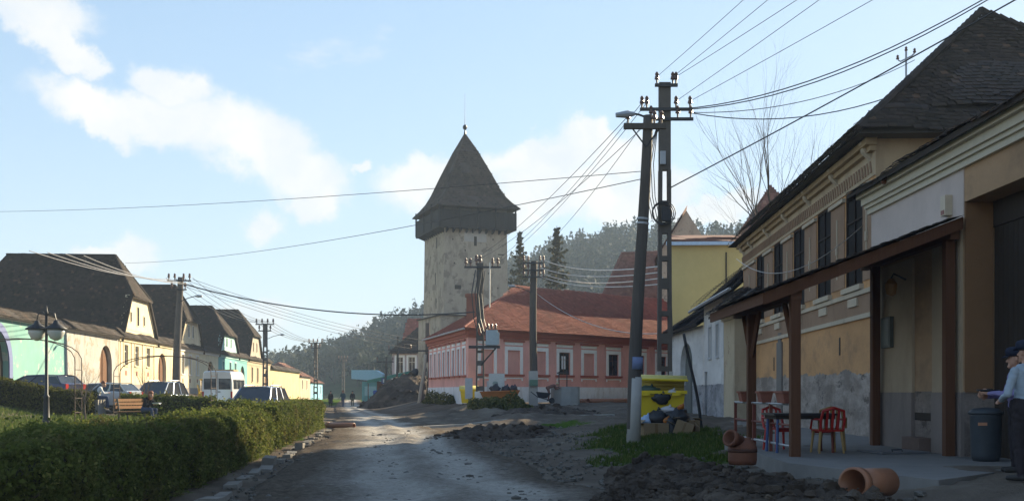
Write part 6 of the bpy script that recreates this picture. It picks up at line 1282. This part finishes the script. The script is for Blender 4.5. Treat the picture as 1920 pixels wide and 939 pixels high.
# orange skip, small yellow bin, pipes by the wall
sk_ = thing('orange_skip', 'small orange skip with dark sacks before the pink house', 'skip', (-.95, 71, G(-.95, 71))); z = G(-.95, 71); ORN = plain('orange_paint', (.42, .14, .03), .6, .3, var=.3, scale=3); m = MB(); m.hexa([(-1.7, 70.3, z + .1), (.1, 70.3, z + .1), (.1, 71.3, z + .1), (-1.7, 71.3, z + .1), (-2.1, 70.1, z + .95), (.5, 70.1, z + 1.05), (.5, 71.5, z + 1.05), (-2.1, 71.5, z + .95)]); m.build('body', ORN, sk_); m = MB(); m.tube([(-2.12, 70.08, z + .97), (.52, 70.08, z + 1.07)], .05, 6); m.build('rim', ORN, sk_)
for i, (dx, r_) in enumerate(((-1.1, .3), (-.4, .26), (.1, .24))): q = thing('rubbish_sack', ('largest dark sack at the left of orange skip', 'middle dark sack in the orange skip', 'dark sack at the right end of orange skip')[i], 'sack', (dx, 70.8, z + 1.0), 0, 'sacks in the orange skip'); m = MB(); m.blob((dx, 70.8, z + 1.15), (r_ * 1.2, r_, r_), .3, 9, 7); m.blob((dx + .1, 70.8, z + 1.15 + r_ * .95), (.07, .07, .12), .2, 6, 4); m.build('bag', plain('dark_sack', (.03, .028, .04), .5), q, True)
YELP = plain('yellow_plastic', (.62, .46, .015), .5, .35, var=.14, scale=3); 
def container(label, x, y, z, rz, w=1.37, d=1.05, h=1.2, ajar=.0, group='yellow rubbish containers'):
    root = thing('waste_container', label, 'container', (x, y, z), rz, group); b, t_ = .82, 1.0; zz0, zz1 = .22, h; m = MB(); hw, hd_ = w / 2, d / 2
    m.hexa([(-hw * b, -hd_ * b, zz0), (hw * b, -hd_ * b, zz0), (hw * b, hd_ * b, zz0), (-hw * b, hd_ * b, zz0), (-hw, -hd_, zz1), (hw, -hd_, zz1), (hw, hd_, zz1), (-hw, hd_, zz1)]); m.build('body', YELP, root, local=True)
    for a in ((-hw - .05, hw + .05, -hd_ - .06, -hd_ + .004), (-hw - .05, hw + .05, hd_ - .004, hd_ + .06), (-hw - .05, -hw + .004, -hd_, hd_), (hw - .004, hw + .05, -hd_, hd_)): m = MB(); m.box(*a, zz1 - .07, zz1 + .03); m.build('rim', YELP, root, local=True)
    for s in (-1, 1): m = MB(); m.box(s * hw * .62 - .12, s * hw * .62 + .12, -hd_ - .13, -hd_ - .06, zz1 - .12, zz1 - .02); m.build('lift_lug', YELP, root, local=True)
    # curved lid hinged behind, propped by the rubbish
    pts = []; n = 8
    for i in range(n + 1): a = math.pi * i / n; pts.append((-hd_ * 1.05 * math.cos(a), zz1 + .05 + .26 * math.sin(a)))
    M = Matrix.Rotation(-ajar, 4, 'X'); hg = Vector((0, hd_ * 1.05, zz1 + .05)); tl_ = .1 * ajar
    def tf(x, y, z_): v = Vector((x, y, z_)) - hg; v = M @ v + hg; v.z += tl_ * (-x); return v
    m = MB()
    for (y0, z0), (y1, z1) in zip(pts, pts[1:]): m.hexa([tf(-hw - .06, y0, z0), tf(hw + .06, y0, z0), tf(hw + .06, y1, z1), tf(-hw - .06, y1, z1), tf(-hw - .06, y0 * .95, z0 - .03), tf(hw + .06, y0 * .95, z0 - .03), tf(hw + .06, y1 * .95, z1 - .03), tf(-hw - .06, y1 * .95, z1 - .03)])
    lid = m.build('lid', plain('faded_yellow_lid', (.62, .52, .16), .6, var=.15, scale=3), root, True, True); m = MB(); m.tube([tf(-hw - .08, -hd_ * 1.06, zz1 + .04), tf(hw + .08, -hd_ * 1.06, zz1 + .04)], .035, 6); m.build('lid_lip', YELP, lid, local=True)
    for sx in (-1, 1):
        for sy in (-1, 1): m = MB(); m.tube([(sx * hw * .7 - .03, sy * hd_ * .7, .1), (sx * hw * .7 + .03, sy * hd_ * .7, .1)], .1, 10); m.build('wheel', SHOE, root, local=True)
    return root
zc = G(4.35, 31.2); yc = container('big yellow container overflowing with rubbish beside wooden pole', 4.33, 31.3, zc, R(-4), 1.4, 1.05, 1.3, .27)
container('small yellow container in front of the pink house corner', -2.95, 73.2, G(-2.95, 73.2), R(5), 1.2, .9, 1.1)
BAGB = plain('black_bag', (.022, .022, .026), .35, .5, bump=.6, scale=20); BAGW = plain('white_bag', (.5, .5, .53), .5, bump=.5, scale=15); CARD = plain('cardboard', (.24, .17, .1), .85, var=.15)
def bag(label, x, y, z, r, mat, top=True): q = thing('rubbish_bag', label, 'bag', (x, y, z), 0, 'rubbish heaped round the yellow container'); m = MB(); m.blob((x, y, z + r[2] * .8), r, .28, 11, 9); m.build('sack', mat, q, True); m = MB(); m.tube([(x, y, z + r[2] * 1.5), (x + .03, y, z + r[2] * 1.85), (x + .08, y - .02, z + r[2] * 2.05)], [.05, .025, .06], 7); m.build('knot', mat, q, True)
def carton(label, x, y, z, s, rz, tilt=0.): 
    q = thing('cardboard_box', label, 'box', (x, y, z), rz, 'cardboard boxes at the yellow container'); Mx = Matrix.Rotation(tilt, 3, 'Y'); m = MB(); c = Vector((0, 0, s[2] / 2 + abs(math.sin(tilt)) * s[0] * .4)); m.obox(c, s, Mx); m.build('body', CARD, q, local=True)
    for sg in (-1, 1): m = MB(); m.obox(c + Mx @ Vector((sg * s[0] * .58, 0, s[2] / 2 + .03)), (s[0] * .35, s[1], .012), Mx @ Matrix.Rotation(sg * .5, 3, 'Y')); m.build('flap', CARD, q, local=True)
    m = MB(); m.obox(c + Mx @ Vector((0, -s[1] / 2 - .004, 0)), (s[0] * .12, .006, s[2]), Mx); m.build('tape', plain('brown_tape', (.18, .11, .05), .4), q, local=True)
zg_ = G(4.2, 30.4)
carton('wide cardboard box on grass in front of yellow container', 4.02, 30.15, zg_, (.72, .45, .42), R(8)); carton('tilted cardboard box leaning at right of the yellow container', 4.85, 30.1, zg_, (.5, .4, .4), R(-12), .35); carton('small flattened box behind the tilted box', 5.12, 30.5, zg_, (.35, .4, .5), R(20))
bag('black rubbish bag under the container front, left', 4.15, 30.55, zg_ + .35, (.26, .22, .24), BAGB); bag('black rubbish bag between the two cardboard boxes', 4.5, 30.2, zg_, (.2, .2, .3), BAGB); bag('large black bag on top of the boxes at right', 4.72, 30.45, zg_ + .38, (.34, .24, .25), BAGB); bag('white plastic bag hanging on the container front', 4.48, 30.62, zg_ + .68, (.26, .12, .11), BAGW); bag('blue and white bag at the left foot of the container', 3.84, 30.5, zg_ + .36, (.17, .15, .15), plain('blue_white_bag', (.3, .42, .6), .5)); bag('grey bag squeezed under the propped lid', 4.62, 30.8, zc + 1.22, (.2, .14, .07), BAGW)
bag('black bag hanging over the container rim', 4.3, 30.74, zc + .98, (.27, .06, .15), BAGB); bag('dark green bag stuffed under the lid at left', 4.0, 30.95, zc + 1.22, (.3, .2, .13), plain('green_bag', (.05, .08, .06), .4)); bag('orange net bag among the black bags', 4.38, 30.25, zg_ + .42, (.09, .08, .08), plain('orange_net', (.4, .14, .03), .6)); bag('small orange wrapper on the large black bag', 4.78, 30.18, zg_ + .82, (.1, .07, .06), MATS['orange_net'])
PVC = plain('orange_pvc', (.3, .135, .075), .45, .35, var=.15, scale=2, bump=.08)
def pipe(label, a, b, r, name='drain_pipe', group='orange sewer pipes', th=.02, sock=True):
    a, b = Vector(a), Vector(b); q = thing(name, label, 'pipe', (a + b) / 2 - Vector((0, 0, r)), 0, group); M = (b - a).to_track_quat('Z', 'Y').to_matrix(); l_ = (b - a).length; m = MB()
    m.lathe([(r - th, l_), (r - th, 0), (r, 0), (r, l_), (r - th, l_)], a, 24, 0, M, False); m.build('tube', PVC, q, True)
    if sock: m = MB(); m.lathe([(r + .002, .12), (r + .018, .13), (r + .018, .005), (r + .002, .0)], a, 24, 0, M, False); m.build('socket', PVC, q, True)
    return q
pipe('short wide orange sewer pipe lying on earth in the right foreground', (4.12, 12.9, .5), (4.72, 13.45, .47), .18, th=.012)
pipe('long orange pipe lying along the foot of the pink house', (4.9, 79, G(6, 80) + .1), (14.5, 89.5, G(14, 88) + .15), .2); pipe('second orange pipe stacked before the pink house foot', (5.6, 78.8, G(6, 80) + .12), (13, 86.6, G(13, 86) + .1), .2)
pipe('small orange pipe on the road edge by hedge end', (-8.2, 47.2, .14), (-6.9, 46.6, .14), .13)
ft_ = thing('pipe_fitting', 'bulky terracotta pipe fitting at the canopy corner', 'pipe fitting', (3.75, 17.4, .45)); zf = .42; m = MB(); m.lathe([(.0, 0), (.22, 0), (.235, .08), (.235, .28), (.21, .34), (.15, .4), (.13, .44)], (3.78, 17.5, zf), 20); m.build('body', plain('terracotta', (.15, .06, .035), .7, var=.2), ft_, True)
m = MB(); M = Vector((-.75, -.6, .28)).to_track_quat('Z', 'Y').to_matrix(); m.lathe([(.11, -.05), (.11, .14), (.14, .15), (.14, .24), (.105, .24), (.105, .05)], (3.7, 17.42, zf + .38), 18, 0, M); m.build('branch', MATS['terracotta'], ft_, True); m = MB(); m.tube([(3.78, 17.5, zf + .2), (3.78, 17.5, zf + .26)], .241, 18); m.build('band', plain('dark_band', (.07, .03, .02)), ft_, True)

# ------------------------------------------------------------------ cafe corner under the canopy
RAILM = plain('red_brown_steel', (.16, .045, .03), .6, .3); rail = thing('planter_rail', 'red-brown railing with flower pots between the canopy posts', 'railing', (5.07, 21, .45))
for y in (19.35, 20.9, 22.35, 24.2): m = MB(); m.box(5.04, 5.1, y - .03, y + .03, .44, 1.38); m.build('post', RAILM, rail)
for z, mt in ((1.38, GREYM), (.62, GREYM), (1.0, RAILM)): m = MB(); m.tube([(5.07, 19.3, z), (5.07, 24.25, z)], .024, 6); m.build('bar', mt, rail)
POT = plain('pot_terracotta', (.24, .09, .06), .8)
for i, (y, lab) in enumerate(((19.75, 'flower box on the railing nearest the front canopy post'), (21.4, 'small flower pot in the middle of the railing'), (23.2, 'flower pot on the railing beyond the rear canopy post'))):
    q = thing('flower_pot', lab, 'pot', (5.07, y, 1.4), 0, 'pots on the railing'); m = MB(); ln_ = .3 if i == 0 else .17; m.hexa([(4.98, y - ln_ * .85, 1.4), (5.16, y - ln_ * .85, 1.4), (5.16, y + ln_ * .85, 1.4), (4.98, y + ln_ * .85, 1.4), (4.94, y - ln_, 1.6), (5.2, y - ln_, 1.6), (5.2, y + ln_, 1.6), (4.94, y + ln_, 1.6)]); m.build('pot', POT, q); m = MB(); m.box(4.92, 5.22, y - ln_ - .02, y + ln_ + .02, 1.585, 1.625); m.build('rim', POT, q)
def table(label, x, y, z, w, d, rz):
    q = thing('cafe_table', label, 'table', (x, y, z), rz); m = MB(); m.box(-w / 2, w / 2, -d / 2, d / 2, .71, .75); m.build('top', plain('dark_laminate', (.035, .032, .035), .5), q, local=True); m = MB(); m.box(-w / 2 + .05, w / 2 - .05, -d / 2 + .05, d / 2 - .05, .64, .71); m.build('apron', DOOR_D, q, local=True)
    for sx in (-1, 1):
        for sy in (-1, 1): m = MB(); m.tube([(sx * (w / 2 - .08), sy * (d / 2 - .08), 0), (sx * (w / 2 - .1), sy * (d / 2 - .1), .65)], .028, 6); m.build('leg', plain('blue_leg', (.05, .08, .2), .5) if sx < 0 else RAILM, q, local=True)
table('dark cafe table behind the front canopy post', 5.55, 20.6, .45, 1.25, .8, R(4))
def chair(label, x, y, z, rz, mat, legm):
    q = thing('plastic_chair', label, 'chair', (x, y, z), rz, 'chairs under the canopy'); m = MB(); m.obox((0, 0, .43), (.46, .44, .035)); m.obox((0, -.21, .40), (.46, .02, .06)); m.build('seat', mat, q, local=True)
    m = MB(); a = [(-.22, .22, .44), (-.23, .27, .62), (-.2, .31, .8), (0, .33, .86), (.2, .31, .8), (.23, .27, .62), (.22, .22, .44)]; m.tube(a, .028, 6); m.build('back_frame', mat, q, local=True)
    for x_ in (-.11, 0, .11): m = MB(); m.tube([(x_, .23, .45), (x_, .31, .83)], .025, 5); m.build('back_slat', mat, q, local=True)
    for sx in (-1, 1):
        m = MB(); m.tube([(sx * .24, .27, .64), (sx * .26, -.1, .64), (sx * .25, -.2, .45)], .022, 6); m.build('armrest', mat, q, local=True)
        for sy in (-1, 1): m = MB(); m.tube([(sx * .24, sy * .22, 0), (sx * .2, sy * .18, .43)], [.02, .028], 6); m.build('leg', legm, q, local=True)
REDP = plain('red_plastic', (.38, .02, .015), .4, .4); LEGY = plain('tan_leg', (.35, .22, .08), .5)
chair('red plastic chair at the right of the cafe table', 6.0, 20.3, .45, R(185), REDP, LEGY); chair('second chair with tan legs behind the red one', 6.3, 21.0, .45, R(160), plain('tan_plastic', (.3, .18, .07), .5), LEGY); chair('red chair behind the table near the railing', 5.35, 21.3, .45, R(20), REDP, REDP)
cv = thing('drain_cover', 'flat sheet-metal cover lying on the pavement', 'cover', (7.3, 20.5, .46)); m = MB(); m.obox((7.25, 20.3, .475), (1.0, .9, .035), Matrix.Rotation(.2, 3, 'Z')); m.build('plate', plain('cover_grey', (.14, .14, .15), .6), cv); m = MB(); m.tube([(7.1, 19.9, .5), (7.1, 19.95, .53), (7.3, 19.98, .53), (7.3, 19.95, .5)], .012, 5); m.build('handle', STEEL, cv)
bn = thing('refuse_barrel', 'dark blue-grey refuse barrel in the gateway behind the men', 'bin', (7.95, 17.9, .45)); m = MB(); m.lathe([(.0, 0), (.2, 0), (.235, .1), (.25, .75), (.26, .78)], (7.95, 17.9, .45), 20); m.build('drum', plain('blue_grey_plastic', (.05, .058, .068), .5), bn, True); m = MB(); m.lathe([(.27, .78), (.28, .82), (.2, .88), (.0, .9)], (7.95, 17.9, .45), 20); m.build('lid', MATS['blue_grey_plastic'], bn, True); m = MB(); m.box(7.72, 7.86, 17.64, 17.67, 1.05, 1.1); m.build('label_strip', plain('strip_orange', (.5, .25, .15), .5), bn)
lp = wood_pole('leaning_prop', 'thin dark pole leaning against the whitewashed gateway', (6.0, 33.5, G(6, 33.5)), P(1285, 625, 33), (.05, .045), 0, STEEL, None)

# ------------------------------------------------------------------ park lamp and rose arches
z = G(-15.1, 34.6); lampp = thing('park_lamp', 'black park lamp post with two hanging lanterns on the left', 'street lamp', (-15.1, 34.6, z)); BLKM = plain('black_iron', (.028, .03, .036), .5, .4, .3); MILK = plain('milk_glass', (.5, .5, .48), .25, .5, var=.05, bump=0)
m = MB(); m.lathe([(.14, -.1), (.14, .25), (.1, .35), (.085, 1.0), (.1, 1.05), (.055, 1.1), (.045, 3.7), (.06, 3.75), (.03, 3.85), (.015, 4.0)], (-15.1, 34.6, z), 12); m.build('post', BLKM, lampp, True)
for s in (-1, 1):
    c = Vector((-15.1 + s * .33, 34.6 - s * .05, z + 3.3)); m = MB(); m.tube([(-15.1, 34.6, z + 3.62), (-15.1 + s * .12, 34.6, z + 3.78), (-15.1 + s * .28, 34.6 - s * .04, z + 3.72), c + Vector((0, 0, .22))], .02, 6); a_ = m.build('bracket', BLKM, lampp)
    m = MB(); m.lathe([(.01, .22), (.06, .2), (.1, .1), (.36, -.06), (.36, -.09), (.3, -.08)], c, 16); m.build('shade', BLKM, lampp, True); m = MB(); m.lathe([(.27, -.09), (.27, -.2), (.18, -.38), (.05, -.45), (.0, -.455)], c, 16); m.build('globe', MILK, lampp, True)
RUST = plain('rusty_arch', (.1, .07, .055), .7)
def rose_arch(label, c, half, h, z, yaw, dep=.5):
    q = thing('rose_arch', label, 'arch', (c[0], c[1], z), yaw, 'metal rose arches in the park')
    for y in (0, dep):
        pts = [(-half, y, 0), (-half, y, h * .72)] + [(-half * math.cos(a), y, h * .72 + h * .28 * math.sin(a) ** .8) for a in np.linspace(.12, math.pi - .12, 13)] + [(half, y, h * .72), (half, y, 0)]; m = MB(); m.tube(pts, .018, 5); m.build('hoop', RUST, q, local=True)
    for s in (-1, 1):
        for zz in (.4, .9, 1.4, 1.9): m = MB(); m.tube([(s * half, 0, zz), (s * half, dep, zz)], .012, 4); m.build('rung', RUST, q, local=True)
rose_arch('rusty wide rose arch in front of the turquoise wall', (-17.4, 37.5), 2.1, 3.0, G(-17.4, 37.5), R(-4)); rose_arch('rusty wide rose arch in front of the whitewashed wall', (-14.6, 44.5), 2.15, 2.75, G(-14.6, 44.5), R(-8))
# thin climbing stems and a bare bush in the park
for i, (x, y, lab) in enumerate(((-14.9, 37.3, 'leafless climbing stems at the foot of left arch'), (-17.6, 50.5, 'bare twiggy bush before the cream facade'))): bare_tree('bare_bush', lab, (x, y, G(x, y) - .1), 3.0 + i * .6, 1.0, 30 + i, 4)

# ------------------------------------------------------------------ vehicles
TYRE = plain('tyre_rubber', (.02, .02, .02), .85); RIM = plain('alloy_rim', (.45, .45, .47), .35, .5, .7); LENS = plain('headlamp_lens', (.5, .52, .55), .12, .6, .3, bump=0); REDL = plain('tail_lamp', (.35, .02, .02), .25, .5, bump=0); PLATE = plain('number_plate', (.6, .62, .68), .5, var=.03); TRIM = plain('black_trim', (.018, .018, .02), .6); CGL = glassmat('car_glass', (.03, .036, .045), .05)
def carpaint(name, c):
    t = NT(name); n = t.noise(2, 3); m = t.done(t.mix(n, sc3(c, .92), sc3(c, 1.06)), .32, .5, .25); t.b.inputs['Coat Weight'].default_value = .6; t.b.inputs['Coat Roughness'].default_value = .08; return m
def wheel(root, x, y, r=.33, w=.2):
    s = 1 if y > 0 else -1; m = MB(); m.lathe([(r * .62, -w / 2), (r * .95, -w / 2), (r, -w / 2 + .03), (r, w / 2 - .03), (r * .95, w / 2), (r * .62, w / 2)], (x, y, r), 22, 0, Matrix.Rotation(R(90), 3, 'X')); o = m.build('wheel', TYRE, root, True, True); m = MB(); m.lathe([(r * .63, -w * .42), (r * .63, w * .42), (r * .3, w * .35), (.0, w * .4)] if s < 0 else [(.0, -w * .4), (r * .3, -w * .35), (r * .63, -w * .42), (r * .63, w * .42)], (x, y, r), 16, 0, Matrix.Rotation(R(90), 3, 'X')); m.build('rim', RIM, o, True, True)
def loft(secs, n_in=None):
    """secs: (x, [(y,z)...]) closed half-profiles mirrored"""
    m = MB(); rows = []
    for x, prof in secs: rows.append([(x, -y, z) for y, z in prof] + [(x, y, z) for y, z in reversed(prof)])
    k = len(rows[0]); vs = [p for r_ in rows for p in r_]; fs = [(i * k + j, i * k + (j + 1) % k, (i + 1) * k + (j + 1) % k, (i + 1) * k + j) for i in range(len(rows) - 1) for j in range(k)]; fs += [tuple(range(k)), tuple((len(rows) - 1) * k + j for j in range(k))[::-1]]; m.add(vs, fs); return m
def car(label, x, y, yaw, paint, Lc=4.4, Wc=1.8, Hc=1.6, hood=.98, belt=1.02, rails=True, hatch=True, group='parked vehicles on the left'):
    z = G(x, y); root = thing('parked_car', label, 'car', (x, y, z), yaw, group); h = Wc / 2; f, r_ = Lc / 2, -Lc / 2
    def pr(w, zl, zm, zt_): return [(w * .9, zl), (w, zl + .12), (w, zm), (w * .975, zt_ - .05), (w * .93, zt_), (w * .45, zt_ + .02)]
    secs = [(r_, pr(h * .86, .38, .6, belt - .1)), (r_ + .12, pr(h * .95, .3, .65, belt)), (r_ + .8, pr(h, .22, .65, belt)), (-.2, pr(h, .2, .65, belt)), (f - 1.35, pr(h, .2, .65, hood + .02)), (f - .55, pr(h * .98, .22, .62, hood - .07)), (f - .12, pr(h * .9, .28, .56, hood - .2)), (f, pr(h * .78, .36, .5, hood - .36))]
    b = loft(secs).build('body', paint, root, True, True); md = b.modifiers.new('b', 'BEVEL'); md.width = .03; md.segments = 2; md.limit_method = 'ANGLE'
    fx0, fx1, rx1, rx0 = f - 1.25, f - 2.0, r_ + (.55 if hatch else 1.1), r_ + .22; tw_ = h * .76; bw = h * .93; zb_, zt_ = belt - .02, Hc - .06
    m = loft([(rx1 - .02, [(tw_ * .95, zt_ - .03), (tw_ * .8, zt_ + .02), (.2, zt_ + .04)]), ((rx1 + fx1) / 2, [(tw_, zt_), (tw_ * .85, zt_ + .05), (.2, zt_ + .065)]), (fx1 + .02, [(tw_ * .97, zt_ - .03), (tw_ * .82, zt_ + .02), (.2, zt_ + .035)])]); m.build('roof', paint, root, True, True)
    gl = [((fx0, -bw * .96, zb_), (fx0, bw * .96, zb_), (fx1, tw_ * .96, zt_ - .02), (fx1, -tw_ * .96, zt_ - .02), 'windscreen'), ((rx0, -bw * .94, zb_), (rx0, bw * .94, zb_), (rx1, tw_ * .93, zt_ - .02), (rx1, -tw_ * .93, zt_ - .02), 'rear_window')]
    for a, b_, c, d, nm in gl: m = MB(); m.poly([a, b_, c, d]); m.build(nm, CGL, root, local=True)
    for s in (-1, 1):
        cut = [0, .36, .7, 1]; 
        for t0, t1 in zip(cut, cut[1:]):
            g0, g1 = t0 + .03, t1 - .03
            def bp(t): return (fx0 + (rx0 - fx0) * t, s * bw, zb_)
            def tp_(t): return (fx1 + (rx1 - fx1) * t, s * tw_ * .99, zt_ - .03)
            m = MB(); m.poly([bp(g0), bp(g1), tp_(g1), tp_(g0)]); m.build('side_window', CGL, root, local=True)
        for t in cut: m = MB(); m.tube([bp(t), tp_(t)], .04, 5); m.build('pillar', paint, root, local=True)
        m = MB(); m.blob((f - 1.5, s * (h + .1), belt + .06), (.07, .12, .08), .05, 8, 6); m.build('mirror', paint, root, True, True)
        m = MB(); m.blob((f - .16, s * h * .66, hood - .27), (.1, .2, .09), .05, 10, 6); m.build('headlight', LENS, root, True, True); m = MB(); m.box(r_ - .01, r_ + .1, s * h * .72 - .1, s * h * .72 + .1, .75, belt - .03); m.build('tail_light', REDL, root, local=True)
        if rails: m = MB(); m.tube([(fx1 - .15, s * tw_ * .9, zt_ + .03), (fx1 - .3, s * tw_ * .9, zt_ + .1), (rx1 + .3, s * tw_ * .9, zt_ + .1), (rx1 + .15, s * tw_ * .9, zt_ + .03)], .022, 6); m.build('roof_rail', RIM, root, True, True)
        wheel(root, f - .82, s * (h - .12)); wheel(root, r_ + .8, s * (h - .12))
    m = MB(); m.box(f - .06, f + .03, -h * .45, h * .45, hood - .36, hood - .22); m.build('grille', TRIM, root, local=True); m = MB(); m.box(f - .1, f + .06, -h * .8, h * .8, .33, .48); m.build('bumper', TRIM, root, local=True); m = MB(); m.box(f + .06, f + .07, -.26, .26, .38, .48); m.build('number_plate', PLATE, root, local=True)
    return root
BLUEC = carpaint('steel_blue_paint', (.05, .09, .17)); GRYB = carpaint('blue_grey_paint', (.1, .14, .22)); DKB = carpaint('dark_blue_paint', (.03, .035, .09)); SILV = carpaint('silver_paint', (.42, .44, .46)); WHV = carpaint('white_van_paint', (.7, .71, .72))
car('grey-blue estate car with roof rails in front of white van', -11.55, 48.5, R(-94), GRYB, 4.6, 1.84, 1.68); car('blue off-roader with people inside behind the park bench', -19.1, 57.5, R(-100), BLUEC, 4.2, 1.76, 1.72); car('dark blue car parked before the turquoise wall', -22.7, 51, R(165), DKB, 4.3, 1.75, 1.45, rails=False); car('silver car parked before the whitewashed wall', -21.2, 54.5, R(172), SILV, 4.3, 1.75, 1.45, rails=False)
# white minibus seen from behind
x, y = -18.9, 70.5; z = G(x, y); van = thing('white_minibus', 'white high-roof minibus seen from behind', 'van', (x, y, z), R(93), 'parked vehicles on the left'); hw = .98; r_, f = -2.6, 2.6
def vp(w, zl, zt_, tk=.12): return [(w * .96, zl), (w, zl + .1), (w, zl + .7), (w * .985, zt_ - .75), (w * .9, zt_ - .12), (w * .8, zt_ - .03), (w * .4, zt_)]
b = loft([(r_, vp(hw * .97, .38, 2.5)), (r_ + .06, vp(hw, .35, 2.56)), (1.0, vp(hw, .35, 2.58)), (1.5, vp(hw, .35, 2.45)), (2.05, vp(hw * .97, .35, 1.5)), (2.5, vp(hw * .92, .36, 1.2)), (f, vp(hw * .84, .42, 1.0))]).build('body', WHV, van, True, True); md = b.modifiers.new('b', 'BEVEL'); md.width = .04; md.segments = 2; md.limit_method = 'ANGLE'
for s in (-1, 1):
    m = MB(); m.box(r_ - .012, r_ + .02, s * .46 - .34, s * .46 + .34, 1.42, 2.02); wd = m.build('rear_window', CGL, van, local=True); m = MB()
    for a in ((s * .46 - .38, s * .46 - .34, 1.38, 2.06), (s * .46 + .34, s * .46 + .38, 1.38, 2.06), (s * .46 - .34, s * .46 + .34, 1.38, 1.42), (s * .46 - .34, s * .46 + .34, 2.02, 2.06)): m.box(r_ - .016, r_ + .02, *a)
    m.build('seal', TRIM, wd, local=True, kind='stuff')
    m = MB(); m.box(r_ - .015, r_ + .06, s * .9 - .06, s * .9 + .06, .75, 1.25); m.build('tail_light', REDL, van, local=True)
    for k, (a, c) in enumerate(((-2.35, -1.35), (-1.2, -.1), (.05, 1.1))): m = MB(); m.prism([(a, s * (hw + .002), 1.4), (c, s * (hw + .002), 1.4), (c, s * (hw - .015), 2.0), (a, s * (hw - .015), 2.0)], (0, s * .01, 0)); m.build('side_window', CGL, van, local=True)
    m = MB(); m.box(-2.4, 2.2, s * (hw + .002) - .012, s * (hw + .002) + .012, .75, .85); m.build('side_strip', TRIM, van, local=True); wheel(van, 1.65, s * (hw - .12), .35); wheel(van, -1.6, s * (hw - .12), .35)
m = MB(); m.box(r_ - .014, r_ + .01, -.012, .012, .5, 2.4); m.build('door_seam', TRIM, van, local=True); m = MB(); m.box(r_ - .05, r_ - .005, -.2, -.05, 1.2, 1.25); m.build('door_handle', TRIM, van, local=True); m = MB(); m.box(r_ - .1, r_ + .1, -hw * .98, hw * .98, .38, .58); m.build('bumper', TRIM, van, local=True); m = MB(); m.box(r_ - .03, r_ - .005, .25, .77, .72, .84); m.build('number_plate', PLATE, van, local=True)
m = MB(); m.box(-.6, .9, -.62, .62, 2.585, 2.68); m.build('roof_slab', plain('tan_slab', (.4, .25, .12), .6), van, local=True)  # flat tan block along the minibus roof
# yellow loader half hidden between the car and the minibus
x, y = -20.9, 73.5; z = G(x, y); ld_ = thing('yellow_loader', 'small yellow loader between blue car and white minibus', 'loader', (x, y, z), R(-70), 'parked vehicles on the left'); YM = plain('machine_yellow', (.6, .34, .02), .5, .3, var=.15)
m = MB(); m.hexa([(-1.2, -.6, .5), (.8, -.6, .5), (.8, .6, .5), (-1.2, .6, .5), (-1.2, -.6, 1.2), (.6, -.6, 1.05), (.6, .6, 1.05), (-1.2, .6, 1.2)]); m.build('chassis', YM, ld_, local=True); m = MB(); m.hexa([(1.3, -.8, .3), (2.0, -.8, .25), (2.0, .8, .25), (1.3, .8, .3), (1.2, -.8, 1.0), (1.5, -.8, 1.05), (1.5, .8, 1.05), (1.2, .8, 1.0)]); m.build('bucket', YM, ld_, local=True)
for s in (-1, 1): m = MB(); m.tube([(-.6, s * .68, 1.6), (.6, s * .68, 1.3), (1.35, s * .68, .6)], .07, 5); m.build('lift_arm', YM, ld_, local=True); wheel(ld_, .45, s * .7, .38, .28); wheel(ld_, -.85, s * .7, .38, .28)
m = MB(); m.box(-.7, .2, -.5, .5, 1.2, 1.95); m.build('cab_glass', CGL, ld_, local=True); m = MB(); m.box(-.78, .28, -.56, .56, 1.951, 2.05); m.build('cab_roof', YM, ld_, local=True)
HAZE = 0.00055

# ------------------------------------------------------------------ the hazy spring air
m = MB(); m.box(-1600, 1600, -1600, 1600, -2.0, 112); t = bpy.data.materials.new('spring_haze'); t.use_nodes = True; t.node_tree.nodes.clear()
pv = t.node_tree.nodes.new('ShaderNodeVolumePrincipled'); pv.inputs['Color'].default_value = (.66, .82, 1.0, 1); pv.inputs['Density'].default_value = HAZE; pv.inputs['Anisotropy'].default_value = 0.0
ot = t.node_tree.nodes.new('ShaderNodeOutputMaterial'); t.node_tree.links.new(pv.outputs[0], ot.inputs['Volume'])
tag(m.build('haze', t, kind='stuff'), 'thin bluish spring haze filling the whole valley', 'haze')
